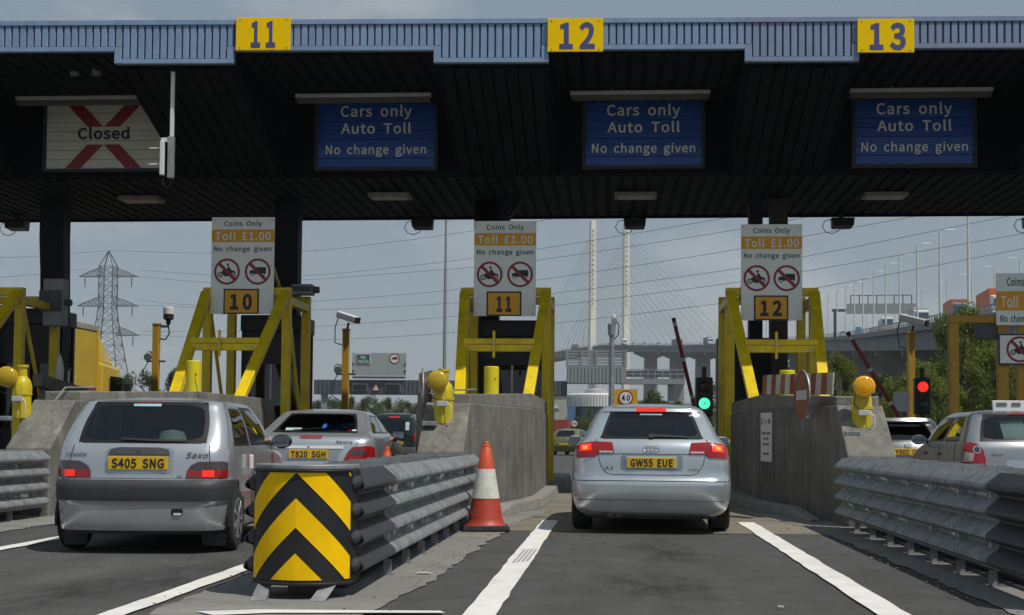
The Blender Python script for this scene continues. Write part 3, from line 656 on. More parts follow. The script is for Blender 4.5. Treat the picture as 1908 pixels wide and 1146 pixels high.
def toll_board(num, x0, x1, z0, z1, y, label):
    w, h = x1 - x0, z1 - z0
    t = thing('toll_board', label, 'sign', ((x0 + x1) / 2, y, z0), 0, 'white toll price boards')
    mb = MB(); mb.box(-w / 2, w / 2, 0, .03, 0, h); mb.build('panel', MT_signw, t, bevel=.004)
    P = lambda d: plane_y(-d)
    Z = lambda f: h * (1 - f)
    lettering(t, 'Coins Only', 0, Z(.063), w * .60, MT_ink, P(.004), h=.052 * h * 1.05, bold=.007)
    mb = MB(); mb.add([(-w / 2 + .002, -.003, Z(.258)), (w / 2 - .002, -.003, Z(.258)), (w / 2 - .002, -.003, Z(.128)), (-w / 2 + .002, -.003, Z(.128))], [(0, 1, 2, 3)]); mb.build('orange_band', MT_signo, t)
    lettering(t, 'Toll £1.00', 0, Z(.192), w * .89, MT_letw, P(.006), h=.088 * h, bold=.007)
    lettering(t, 'No change given', 0, Z(.325), w * .91, MT_ink, P(.004), h=.054 * h, bold=.007)
    r = .136 * h
    roundel(t, -w * .245, Z(.563), r, P, 'bike'); roundel(t, w * .245, Z(.563), r, P, 'van')
    a, b = -.29 * w, .27 * w
    mb = MB(); mb.box(a, b, -.012, -.001, .0, Z(.742)); mb.build('number_plate_border', MT_ink, t)
    mb = MB(); mb.box(a + .03, b - .03, -.016, -.0125, .025, Z(.742) - .03); mb.build('number_plate', MT_signo, t)
    lettering(t, num, (a + b) / 2, Z(.742) / 2, w * (.35 if num != '11' else .24), MT_ink, P(.019), h=Z(.742) * .60, bold=.018, name='lane_number')
    for sx in (-.46, .46):
        for zz in (.03, .5, .97):
            mb = MB(); mb.cyl((sx * w, -.008, zz * h), (sx * w, 0, zz * h), .012, n=8); mb.build('fixing_bolt', MT_galv, t)
    for sx in (-.3, .3):
        mb = MB(); mb.box(sx * w - .03, sx * w + .03, .031, .08, 0, h - .1); mb.build('back_rail', MT_galv, t)
    for sx in (-1, 1):
        mb = MB(); mb.beam((sx * w * .44, .06, h * .55), (sx * w * .44, .95, .5), .05, .05); mb.build('back_stay', MT_yel, t)
    return t
for num, (a, b), (c, d), lb in (('10', (395, 405), (509, 585), 'white toll board numbered 10 on left yellow frame'), ('11', (884, 412), (998, 589), 'white toll board numbered 11 in the picture centre'), ('12', (1381, 418), (1495, 597), 'white toll board numbered 12 right of the bridge towers')):
    p = atY(a, b, 26.04); q = atY(c, d, 26.04); toll_board(num, p.x, q.x, q.z, p.z, 26.04, lb)

# ------------------------------------------------------------------ toll booths behind the frames
MT_booth = M('booth_dark', (.018, .021, .03), .45, var=.2, scale=2)
MT_bglass = glass('booth_glass', (.10, .12, .14))
def booth(cx, y0, label, h=3.25, w=.8):
    t = thing('toll_booth', label, 'toll booth', (cx, y0, .15), 0, 'dark toll booths'); L = 1.15
    mb = MB(); mb.box(-w - .06, w + .06, -.1, L + .1, h, h + .35); mb.build('roof', MT_booth, t, bevel=.03)
    mb = MB(); mb.box(-w, w, 0, L, 0, 1.0); mb.build('lower_panel', M('booth_blue', (.018, .022, .045), .4, var=.15), t, bevel=.02)
    for sx in (-1, 1):
        for yy in (0, L * .36, L * .68, L):
            mb = MB(); mb.box(sx * w - .04, sx * w + .04, yy - .04, yy + .04, 1.0, h); mb.build('mullion', MT_booth, t)
        for k in range(3):
            ya, yb = (0, L * .36, L * .68, L)[k] + .041, (0, L * .36, L * .68, L)[k + 1] - .041
            mb = MB(); mb.box(sx * w - .008, sx * w + .008, ya, yb, 1.0, 2.3); mb.build('side_pane', MT_bglass, t)
            mb = MB(); mb.box(sx * w - .02, sx * w + .02, ya, yb, 2.3, 2.36); mb.build('transom', MT_booth, t)
            mb = MB(); mb.box(sx * w - .008, sx * w + .008, ya, yb, 2.36, h); mb.build('side_pane', MT_bglass, t)
    mb = MB(); mb.box(-w + .041, -.02, -.008, .008, 1.0, 2.4); mb.build('front_pane', MT_bglass, t)
    mb = MB(); mb.box(.02, w - .041, -.008, .008, 1.0, 2.4); mb.build('front_pane', MT_bglass, t)
    mb = MB(); mb.box(-.02, .02, -.02, .02, 1.0, 2.4); mb.build('centre_mullion', MT_steel, t)
    mb = MB(); mb.box(-w + .041, w - .041, -.03, .03, 2.4, h); mb.build('header_panel', MT_booth, t)
    mb = MB(); mb.box(-w + .05, w - .05, L - .03, L, 1.0, h); mb.build('rear_panel', MT_booth, t)
    mb = MB(); mb.box(-.3, .3, 1.2, 1.8, 1.0, 1.45); mb.build('console', M('booth_console', (.05, .06, .09), .5), t)
    return t
booth(-13.0, 28.4, 'dark glazed toll booth behind the left-edge yellow frame')
booth(-7.28, 28.25, 'dark glazed toll booth behind left yellow frame of the long island', 3.1, .60)
booth(-2.1, 28.25, 'dark glazed toll booth behind the middle yellow frame', 3.0, .72)
t = thing('control_cabinet', 'black cabinet behind toll board 12 columns', 'cabinet', (3.0, 29.6, .15))
mb = MB(); mb.box(-.7, .75, 0, .5, 0, 3.1); mb.build('body', MT_booth, t, bevel=.03)
mb = MB(); mb.box(-.6, .65, -.012, -.001, 2.0, 2.9); mb.build('door_panel', MT_black, t)
for px, py, lb in ((565, 537, 'grey equipment box on top of frame beside toll board 10'), (104, 562, 'tall grey equipment box beside the left dark column')):
    c = atY(px, py, 27.6); t = thing('equipment_box', lb, 'equipment box', (c.x, 27.6, 3.965 if px > 300 else 3.3))
    hh = .22 if px > 300 else 1.0
    mb = MB(); mb.box(-.22, .22, -.15, .15, 0, hh); mb.build('case', MT_grey, t, bevel=.02)
    mb = MB(); mb.cyl((.22, 0, hh * .5), (.34, 0, hh * .5), .07); mb.build('end_unit', MT_dgrey, t)
    mb = MB(); mb.box(-.3, .2, -.16, -.152, hh * .3, hh * .75); mb.build('cover_plate', MT_dgrey, t)
c0 = (-11.62, 26.4); t = thing('guard_beam', 'pale concrete beam beside the left-edge yellow frame', 'beam', (-11.62, 26.4, 0))
mb = MB(); mb.hexa([(-.1, 0, 1.98), (.1, 0, 1.98), (.1, 2.4, 1.75), (-.1, 2.4, 1.75), (-.1, 0, 2.24), (.1, 0, 2.24), (.1, 2.4, 2.02), (-.1, 2.4, 2.02)]); mb.build('rail', MT_conc2, t, bevel=.015)
for yy in (.2, 2.1):
    mb = MB(); mb.box(-.08, .08, yy, yy + .15, 0, 1.8); mb.build('support', MT_conc2, t)
mb = MB(); mb.lathe([(.08, 0), (.09, .3), (.05, .5), (.0, .62)], c=(.0, 1.1, 2.1), n=12); mb.build('white_fin', MT_wh, t, smooth=True)

# ------------------------------------------------------------------ flashing beacons
def beacon(x, y, z, lx, lit, label):
    t = thing('amber_beacon', label, 'beacon', (x, y, z), 0, 'amber beacons on the island prows')
    Y = M('beacon_yellow', (.58, .46, .01), .42, var=.1, scale=4, dirt=.3)
    mb = MB(); mb.lathe([(.125, 0), (.125, .32)], n=8); mb.build('pedestal', Y, t, bevel=.008)
    mb = MB(); mb.lathe([(.128, .32), (.128, .42), (.105, .50), (.06, .55), (.06, .66), (.075, .67), (.075, .70), (0, .70)], n=10); mb.build('head_case', Y, t, smooth=30)
    mb = MB(); mb.lathe([(.135, .305), (.135, .33)], n=8); mb.build('collar', Y, t)
    A = M('beacon_amber', (.72, .36, .005) if lit else (.5, .34, .01), .18, var=.06, coat=.5) if not lit else M('beacon_amber_bright', (.88, .42, .0), .16, var=.06, coat=.6)
    lc = (lx, -.16, .54 if not lit else .58)
    mb = MB(); mb.lathe([(.132, .02), (.125, .07), (.08, .12), (0, .13)], c=lc, axis=(0, 1, 0), n=26); mb.build('lamp_body', Y, t, smooth=True)
    mb = MB(); mb.lathe([(.134, -.02), (.134, .02)], c=lc, axis=(0, -1, 0), n=26); mb.build('lens_rim', A, t, smooth=True)
    mb = MB(); mb.lathe([(.128, .02), (.122, .032), (.10, .045), (.06, .056), (0.0, .06)], c=lc, axis=(0, -1, 0), n=26); mb.build('lens', A, t, smooth=True)
    if lit:
        for rr in (.035, .07, .1):
            mb = MB(); mb.lathe([(rr - .006, .052 - rr * .12), (rr, .064 - rr * .14), (rr + .006, .052 - rr * .12)], c=lc, axis=(0, -1, 0), n=26, caps=False); mb.build('lens_ridge', A, t, smooth=True)
    mb = MB(); mb.box(lx - .04 if not lit else -.03, lx + .02 if not lit else .03, -.1, .0, .4, .5); mb.build('stem', Y, t)
    mb = MB(); mb.box(-.07, .07, -.16, -.127, .22, .29); mb.build('junction_box', M('junction_grey', (.5, .5, .48), .5, var=.1), t, bevel=.008)
    mb = MB(); mb.tube([(.07, -.14, .26), (.12, -.17, .22), (.13, -.18, .1), (.08, -.17, .02)], .007); mb.build('cable', MT_wh, t, smooth=True)
    mb = MB(); mb.tube([(lx - .1, -.1, .5), (lx - .12, -.15, .36), (-.06, -.16, .3)], .007); mb.build('lamp_cable', MT_cable, t, smooth=True)
    mb = MB(); mb.box(-.24, -.06, -.24, -.12, -.03, .03); mb.build('socket', MT_galv, t, bevel=.01)
for px, py, lx, lit, lb in ((826, 790, -.06, 0, 'dull yellow beacon on prow behind the chevron barrier'), (1606, 808, .0, 1, 'bright amber beacon on the right concrete prow'), (40, 780, -.14, 0, 'yellow beacon on the left concrete prow, above guard rail')):
    c = atY(px, py, 16.95); beacon(c.x, 16.95, c.z, lx, lit, lb)

# ------------------------------------------------------------------ no-entry discs, striped boards, wall notice
MT_noent = M('faded_red', (.26, .07, .03), .4, var=.3, scale=3)
for n_, cx in ((12, ISL[12]), (11, ISL[11])):
    x, y, z = (cx - (.64 if n_ == 12 else .40), 17.7, 1.63)
    t = thing('no_entry_sign', 'round no-entry sign turned nearly edge-on, ' + ('right island with notice' if n_ == 12 else 'behind the dull yellow beacon'), 'sign', (x, y, z), rad(-80), 'no-entry discs on islands')
    mb = MB(); mb.cyl((0, -.012, 0), (0, .0, 0), .32, n=32); mb.build('disc', MT_noent, t)
    mb = MB(); mb.lathe([(.315, -.001), (.328, -.001), (.328, .017), (.315, .017)], axis=(0, -1, 0), n=32, caps=False); mb.build('rim', MT_galv, t, smooth=True)
    mb = MB(); mb.box(-.22, .22, -.017, -.0125, -.062, .062); mb.build('bar', M('retro_grey', (.5, .5, .47), .4, var=.08), t)
    mb = MB(); mb.box(-.03, .03, .02, .07, -.3, .2); mb.build('bracket', MT_galv, t)
    # striped board along the left flare of the plinth
    p, q = Vector((cx - .86, 20.45, 1.722)), Vector((cx - .28, 17.6, 1.635))
    t = thing('striped_board', 'red and white striped hazard board along the ' + ('right island top' if n_ == 12 else 'island edge behind the dull yellow beacon'), 'hazard board', tuple(p), 0, 'striped hazard boards on islands')
    d = q - p; nrm = Vector((-d.y, d.x, 0)).normalized() * .02; N = 14
    if nrm.x > 0: nrm = -nrm
    stm = [M('stripe_red', (.27, .05, .025), .45, var=.35, scale=4), M('stripe_white', (.55, .54, .5), .45, var=.15, scale=4), M('stripe_brown', (.3, .12, .03), .5, var=.4, scale=4)]
    for i in range(N):
        a, b = d * (i / N), d * ((i + 1) / N) * .999
        mb = MB(); sk = d * (.25 / N)
        mb.hexa([a, b, b - nrm, a - nrm, a + sk + Vector((0, 0, .29)), b + sk + Vector((0, 0, .29)), b + sk - nrm + Vector((0, 0, .29)), a + sk - nrm + Vector((0, 0, .29))])
        mb.build('stripe', stm[1] if i % 2 else stm[0 if i % 4 else 2], t)
cx = ISL[12]; A, B = Vector((cx - .9, 20.5)), Vector((cx - .28, 17.25)); d2 = (B - A).normalized(); ang = math.atan2(d2.y, d2.x)
c2 = A + d2 * .42 + Vector((d2.y, -d2.x)) * (.012 if (d2.y < 0) else -.012)
t = thing('wall_notice', 'white printed notice fixed to the dark island wall right of the hatchback', 'notice', (c2.x, c2.y, 0), ang)
sgn = -1
mb = MB(); mb.box(-.25, .28, sgn * .012, 0, .72, 1.44); nb = mb.build('sheet', MT_wh, t)
P = plane_y(sgn * .015)
nk = M('notice_ink', (.12, .13, .16), .6)
for z, runs in ((1.12, (-.19, -.02, .0, .06, .08, .22)), (1.04, (-.1, .0, .03, .13)), (.96, (-.14, -.03, .0, .17)), (.82, (-.13, .0, .02, .16))):   # lines of illegible print
    for a, b in zip(runs[::2], runs[1::2]):
        mb = MB(); mb.add([P(a, z), P(b, z), P(b, z + .03), P(a, z + .03)], [(0, 1, 2, 3)]); mb.build('print_line', nk, t)
for k, (a, b) in enumerate(((-.16, .05), (.02, .03), (.18, .045))):
    mb = disc(MB(), a, 1.31, b, P, b * .6 if k == 0 else 0, n=16); mb.build('emblem', nk, t)

# ------------------------------------------------------------------ crash cushions
def quad_profile(amp=.075, z0=.125, pitch=.179):
    pr = []
    for k in range(4):
        z = z0 + pitch * k
        pr += [(0, z + pitch * .01), (0, z + pitch * .09), (amp * .90, z + pitch * .30), (amp, z + pitch * .37), (amp * .98, z + pitch * .46), (amp * .88, z + pitch * .56), (amp * .10, z + pitch * .92)]
    pr.append((0, z0 + pitch * 4 - .002)); return pr
def panel_mesh(L, mat, amp, flare):
    mb = MB(); pr = quad_profile(amp); n = len(pr); vs = []
    for y, k in ((0, 0.), (L * .5, flare * .5), (L, flare)):
        vs += [(x - k, y, z) for x, z in pr]
    for y, k in ((0, 0.), (L * .5, flare * .5), (L, flare)):
        vs += [(x - k - .012, y, z) for x, z in pr]
    fs = []
    for r_ in (0, 3):
        for j in range(2): fs += [((r_ + j) * n + i, (r_ + j) * n + i + 1, (r_ + j + 1) * n + i + 1, (r_ + j + 1) * n + i) for i in range(n - 1)]
    fs += [(i, i + 1, 3 * n + i + 1, 3 * n + i) for i in range(n - 1)] + [(2 * n + i, 2 * n + i + 1, 5 * n + i + 1, 5 * n + i) for i in range(n - 1)]
    fs += [(0, n, 4 * n, 3 * n), (n, 2 * n, 5 * n, 4 * n), (n - 1, 2 * n - 1, 5 * n - 1, 4 * n - 1), (2 * n - 1, 3 * n - 1, 6 * n - 1, 5 * n - 1)]
    mb.add(vs, fs); me = mb.mesh('fender_panel', smooth=24); me.materials.append(mat); return me
PAN = panel_mesh(.96, MT_galv, .10, .0); NOSE = panel_mesh(1.36, MT_galvd, .106, .0)
def bolt_mesh():
    mb = MB(); mb.lathe([(.032, 0), (.036, .012), (.03, .03), (.012, .036), (0, .036)], axis=(1, 0, 0), n=10); mb.box(-.002, .012, .03, .15, -.014, .014)
    me = mb.mesh('slot_bolt', smooth=True); me.materials.append(MT_steel); return me
BOLT = bolt_mesh()
def leg_mesh():
    mb = MB(); mb.box(-.03, .03, -.008, .008, 0.02, .13); mb.box(-.05, .05, -.03, .03, .0, .02)
    me = mb.mesh('foot'); me.materials.append(MT_galv); return me
LEG = leg_mesh()
def diaph():
    mb = MB()
    for a, b, c, d in ((-.30, .30, .78, .85), (-.30, .30, .2, .26), (-.30, -.24, .26, .78), (.24, .30, .26, .78)): mb.box(a, b, -.015, .015, c, d)
    mb.box(-.02, .02, -.015, .015, .26, .78); me = mb.mesh('diaphragm'); me.materials.append(MT_galv); return me
DIA = diaph()
def cushion(cx, label, y0=8.5, chev=True):
    t = thing('crash_cushion', label, 'crash barrier', (cx, y0, 0), 0, 'crash cushions at the island prows')
    NB = 8; BL = .90; hw = .30
    for s in (-1, 1):
        for i in range(NB):
            o = link(PAN if i else NOSE, 'fender_panel', None, t); o.location = (s * (hw + .006 * i), .55 + i * BL if i else .15, 0); o.scale = (s, 1, 1)
            if i:
                for z in (.125 + .179, .125 + .179 * 3):
                    b = link(BOLT, 'slot_bolt', None, t); b.location = (s * (hw + .006 * i - .012), .73 + i * BL, z); b.scale = (s, 1, 1)
                    if random.random() < .85:
                        mb = MB(); mb.box(-.008, .03, 0, random.uniform(.12, .3), -.024, .024); b2 = mb.build('slot_plate', MT_wh if random.random() < .4 else MT_steel, t); b2.location = (s * (hw + .006 * i - .003), .85 + i * BL, z + random.uniform(-.01, .01)); b2.rotation_euler = (rad(random.uniform(-9, 9)), 0, 0)
                b = link(LEG, 'foot', None, t); b.location = (s * (hw + .03), .63 + i * BL, 0)
    for i in range(1, NB + 1):
        o = link(DIA, 'diaphragm', None, t); o.location = (0, .59 + i * BL - (.3 if i == NB else 0), 0); o.scale = (1 + .02 * i, 1, 1)
    mb = MB(); mb.box(-.09, .09, .1, NB * BL + .5, .03, .16); mb.build('monorail', MT_galvd, t)
    mb = MB(); mb.box(-.2, .2, .6, NB * BL + .2, 0.013, .03); mb.build('base_plate', MT_galvd, t)
    for i in range(1, NB):
        mb = MB(); mb.box(-.21, .21, .71 + i * BL, 1.21 + i * BL, .3, .72); mb.build('cartridge', MT_galvd, t, bevel=.02)
    # nose drum with chevrons
    R = .365; half = .322
    def drum(a, z, off=0.):
        th = a / R
        return (math.sin(th) * (R + off), -.09 + (R - math.cos(th) * (R + off)) , z)
    AM = R * math.asin(half / R)
    mb = patch_mb([(-AM, .12), (AM, .12), (AM, .84), (-AM, .84)], drum, .06)
    mb.build('nose_board', M('chevron_black', (.016, .016, .018), .42, var=.2, scale=4), t, smooth=True)
    yel = M('chevron_yellow', (.98, .59, .001), .45, var=.06, scale=5, dirt=.12, spec=.15)
    for zk in (1.014 + .353, 1.014, .661, .308):
        for s in (-1, 1):
            poly = [(0, zk), (s * .5, zk - .5), (s * .5, zk - .688), (0, zk - .188)]
            mb = patch_mb(poly, lambda a, z: drum(a, z, .004), .05, clip=(-AM + .012, AM - .012, .135, .825))
            if mb.v: mb.build('chevron_stripe', yel, t, smooth=True)
    for s in (-1, 1):
        mb = MB(); e = drum(s * AM, 0); mb.hexa([(e[0], e[1], .12), (s * .36, .22, .12), (s * .33, .24, .12), (e[0] - s * .03, e[1] + .02, .12), (e[0], e[1], .84), (s * .36, .22, .84), (s * .33, .24, .84), (e[0] - s * .03, e[1] + .02, .84)]); mb.build('nose_side', MT_black, t)
        for k in range(4):
            z = .125 + .179 * (k + .5)
            mb = MB(); mb.lathe([(.0, -.09), (.035, -.075), (.055, -.03), (.06, .03), (.05, .08), (0, .1)], c=(s * .33, .19, z), axis=(0, 1, 0), n=10); mb.build('nose_bulge', MT_galvd, t, smooth=True)
        mb = MB(); mb.hexa([(s * .22 - .04, .02, .12), (s * .22 + .04, .02, .12), (s * .22 + .04, .05, .14), (s * .22 - .04, .05, .14), (s * .19 - .05 - .03, -.16, .014), (s * .19 + .05 - .03, -.16, .014), (s * .19 + .05 - .03, -.10, .014), (s * .19 - .05 - .03, -.10, .014)]); mb.build('skid_leg', MT_galv, t)
    out = [drum(AM * (i / 10 - 1), 0)[:2] for i in range(21)]
    for nm, z0, z1, ex, mt in (('top_cap', .845, .875, .0, MT_galv), ('top_lip', .83, .845, .02, MT_black), ('bottom_lip', .10, .12, .02, MT_black)):
        pts = [(x * (1 + ex), y - ex) for x, y in out] + [(.33, .34), (-.33, .34)]
        mb = MB(); mb.prism(pts, lambda a, b: (a, b, z0), (0, 0, z1 - z0)); mb.build(nm, mt, t, bevel=.006)
    return t
cushion(-2.02, 'grey corrugated crash barrier with yellow and black chevron nose', 8.62)
cushion(3.10, 'grey corrugated crash barrier in the right foreground')
cushion(-7.42, 'grey corrugated crash barrier end at the left edge')

# ------------------------------------------------------------------ cones
def cone(x, y, h, label, z=.02):
    t = thing('traffic_cone', label, 'traffic cone', (x, y, z), rad(8), 'traffic cones'); k = h
    R_ = lambda f: k * (.215 * (1 - f) + .043 * f)
    mb = MB(); mb.hexa([(-.27 * k, -.27 * k, 0), (.27 * k, -.27 * k, 0), (.27 * k, .27 * k, 0), (-.27 * k, .27 * k, 0), (-.255 * k, -.255 * k, .055 * k), (.255 * k, -.255 * k, .055 * k), (.255 * k, .255 * k, .055 * k), (-.255 * k, .255 * k, .055 * k)]); mb.build('base', MT_rub, t, bevel=.012)
    lo = M('cone_red', (.42, .05, .025), .5, var=.14, scale=6, dirt=.35); up = M('cone_orange', (.62, .085, .022), .5, var=.08, scale=6, dirt=.12)
    mb = MB(); mb.lathe([(.235 * k, .055 * k), (.215 * k, .07 * k), (R_(.12), .13 * k), (R_(.36), .36 * k)], n=28); mb.build('lower_body', lo, t, smooth=True)
    mb = MB(); mb.lathe([(R_(.36) + .006, .355 * k), (R_(.69) + .006, .685 * k)], n=28); mb.build('reflective_sleeve', M('cone_white', (.66, .65, .58), .4, var=.1, scale=9, dirt=.35, bump=.1), t, smooth=True)
    mb = MB(); mb.lathe([(R_(.69), .68 * k), (R_(.92), .92 * k), (.048 * k, .93 * k), (.05 * k, .945 * k), (.036 * k, .955 * k), (.034 * k, .985 * k), (.026 * k, 1.0 * k), (0, 1.0 * k)], n=24); mb.build('tip', up, t, smooth=True)
    return t
cone(-1.40, 15.0, .99, 'large traffic cone with dirty white band beside island')
cone(-2.86, 17.0, .90, 'orange cone tip behind the barrier beside a car mirror')
# ------------------------------------------------------------------ cars
def pchip(xs, ys):
    n = len(xs); h = [xs[i + 1] - xs[i] for i in range(n - 1)]; d = [(ys[i + 1] - ys[i]) / h[i] for i in range(n - 1)]
    m = [d[0]] + [0 if d[i - 1] * d[i] <= 0 else 2 * d[i - 1] * d[i] / (d[i - 1] + d[i]) for i in range(1, n - 1)] + [d[-1]]
    def f(x):
        x = min(max(x, xs[0]), xs[-1]); i = 0
        while i < n - 2 and x > xs[i + 1]: i += 1
        t = (x - xs[i]) / h[i]; t2, t3 = t * t, t * t * t
        return (2 * t3 - 3 * t2 + 1) * ys[i] + (t3 - 2 * t2 + t) * h[i] * m[i] + (-2 * t3 + 3 * t2) * ys[i + 1] + (t3 - t2) * h[i] * m[i + 1]
    return f
TA, TB, TC, TD = .2, .32, .72, .82
class Shell:
    def __init__(s, levels, bow=.06, fbow=.18):
        z = [l[0] for l in levels]; s.z0, s.z1 = z[0], z[-1]
        s.w, s.yr, s.yf, s.cr, s.cf = [pchip(z, [l[k] for l in levels]) for k in range(1, 6)]; s.bow, s.fbow = bow, fbow; s.levels = z
    def pt(s, t, z):
        sg = -1 if t < 0 else 1; t = abs(t); w, yr, yf, cr, cf = s.w(z), s.yr(z), s.yf(z), s.cr(z), s.cf(z)
        yb = yr + s.bow * ((w - cr) / max(w, .01)) ** 2; yg = yf - s.fbow * ((w - cf) / max(w, .01)) ** 2
        if t <= TA: x = (w - cr) * t / TA; y = yr + s.bow * (x / max(w, .01)) ** 2
        elif t <= TB:
            p = (t - TA) / (TB - TA) * math.pi / 2; x = w - cr + cr * math.sin(p); y = yb + cr * (1 - math.cos(p))
        elif t <= TC:
            k = (t - TB) / (TC - TB); x = w - .0 * k; y = yb + cr + (yg - cf - yb - cr) * k
            x = w + .012 * math.sin(k * math.pi)
        elif t <= TD:
            p = (t - TC) / (TD - TC) * math.pi / 2; x = w - cf + cf * math.cos(p); y = yg - cf + cf * math.sin(p)
        else:
            x = (w - cf) * (1 - t) / (1 - TD); y = yf - s.fbow * (x / max(w, .01)) ** 2
        return Vector((sg * x, y, z))
    def tz(s, a, z):       # arc length from the rear centre -> t
        sg = -1 if a < 0 else 1; a = abs(a); w, cr = s.w(z), s.cr(z); Lf = w - cr; La = cr * math.pi / 2
        if a <= Lf: return sg * TA * a / max(Lf, 1e-4)
        if a <= Lf + La: return sg * (TA + (TB - TA) * (a - Lf) / La)
        yb = s.yr(z) + s.bow * (Lf / w) ** 2; yg = s.yf(z) - s.fbow * ((w - s.cf(z)) / w) ** 2
        return sg * (TB + (TC - TB) * (a - Lf - La) / (yg - s.cf(z) - yb - cr))
    def off(s, t, z, d):
        e = .004; p = s.pt(t, z); q = s.pt(min(t + e, 1) if t + e <= 1 else t, z) - s.pt(t - e, z); r = s.pt(t, min(z + e, s.z1)) - s.pt(t, max(z - e, s.z0))
        n = q.cross(r)
        if n.length < 1e-9: return p
        return p + n.normalized() * d
    def rear(s, d=.004): return lambda a, z: tuple(s.off(s.tz(a, z), z, d))
    def par(s, d=.0): return lambda t, z: tuple(s.off(t, z, d))
def frame_loops(a0, a1, b0, b1, ia, ib, n=5, m=7, fr=.35):
    """matching outer rectangle and inner rounded loops"""
    inn, out = [], []
    ra, rb = (a1 - a0) * .5 * fr, (b1 - b0) * .5 * fr
    A0, A1, B0, B1 = a0 + ia, a1 - ia, b0 + ib, b1 - ib
    cs = ((A1 - ra, B1 - rb, 0, a1, b1), (A0 + ra, B1 - rb, 90, a0, b1), (A0 + ra, B0 + rb, 180, a0, b0), (A1 - ra, B0 + rb, 270, a1, b0))
    for k, (ca, cb, an, oa, ob) in enumerate(cs):
        for i in range(n + 1):
            th = rad(an + 90 * i / n); inn.append((ca + ra * math.cos(th), cb + rb * math.sin(th)))
            # outer: walk along the two edges through the corner
            f = i / n; pa = (oa, cb) if k in (0, 2) else (ca, ob); pb = (ca, ob) if k in (0, 2) else (oa, cb)
            q = (oa, ob)
            if f < .5: u = f * 2; out.append((pa[0] + (q[0] - pa[0]) * u, pa[1] + (q[1] - pa[1]) * u))
            else: u = f * 2 - 1; out.append((q[0] + (pb[0] - q[0]) * u, q[1] + (pb[1] - q[1]) * u))
        nx = cs[(k + 1) % 4]; th = rad(an + 90); p0 = inn[-1]; o0 = out[-1]
        th2 = rad(nx[2]); p1 = (nx[0] + ra * math.cos(th2), nx[1] + rb * math.sin(th2)); o1 = (nx[3], nx[1]) if (k + 1) % 2 == 0 else (nx[0], nx[4])
        for j in range(1, m):
            u = j / m; inn.append((p0[0] + (p1[0] - p0[0]) * u, p0[1] + (p1[1] - p0[1]) * u)); out.append((o0[0] + (o1[0] - o0[0]) * u, o0[1] + (o1[1] - o0[1]) * u))
    return out, inn
MT_glass = glass('car_glass', (.48, .52, .52)); MT_glassd = glass('car_glass_dark', (.16, .18, .18))
def paint(name, col, metal=.68, rough=.27): return M(name, col, rough, metal=metal, var=.04, scale=3, coat=.6, dirt=.10)
MT_seal = M('window_seal', (.012, .012, .013), .35, var=.1)
MT_seam = M('panel_gap', (.02, .02, .021), .6)
MT_int = M('car_interior', (.035, .035, .037), .85, var=.2); MT_int2 = M('car_seat', (.06, .06, .063), .9, var=.2)
MT_plate = M('plate_yellow', (.72, .45, .015), .45, var=.04, scale=6, dirt=.12); MT_platek = M('plate_ink', (.02, .02, .02), .5)
MT_tl = M('tail_red', (.30, .006, .008), .12, var=.12, scale=20, coat=.7); MT_tlsm = M('tail_smoke', (.06, .045, .045), .12, var=.2, scale=20, coat=.7)
MT_tlit = M('tail_lit', (.9, .03, .015), .3, emit=.45, var=.5, scale=45); MT_thot = M('tail_hot', (1.0, .22, .04), .3, emit=1.0, var=.3, scale=60)
MT_tclear = M('tail_clear', (.45, .40, .38), .15, var=.15, scale=20, coat=.6)
MT_chrome = M('chrome', (.75, .76, .78), .12, metal=1., var=.03)
MT_badge = M('badge_dark', (.10, .10, .105), .35, metal=.6, var=.05)
MT_rim = M('alloy_rim', (.42, .43, .44), .35, metal=.7, var=.08)
def wheel(t, x, y, r, w, s):
    mb = MB(); mb.lathe([(r * .62, -w / 2), (r * .9, -w / 2), (r * .98, -w * .40), (r, -w * .2), (r, w * .2), (r * .98, w * .4), (r * .9, w / 2), (r * .62, w / 2)], c=(0, 0, 0), axis=(1, 0, 0), n=30)
    o = mb.build('wheel', MT_rub, t, smooth=35); o.location = (x, y, r)
    mb = MB(); mb.lathe([(r * .64, -.02 * s), (r * .665, s * (w / 2 - .002)), (r * .64, s * (w / 2 + .004)), (r * .58, s * (w / 2 - .002)), (r * .2, s * (w / 2 - .004)), (r * .16, s * (w / 2 + .008)), (0, s * (w / 2 + .010))], axis=(1, 0, 0), n=24)
    for i in range(7):
        a = 2 * math.pi * i / 7; xx = s * (w / 2 - .004)
        mb.beam((xx, math.cos(a) * r * .12, math.sin(a) * r * .12), (xx, math.cos(a) * r * .62, math.sin(a) * r * .62), .05 if False else r * .13, .025, up=(1, 0, 0))
    mb.build('rim', MT_rim, o, smooth=30)
    return o
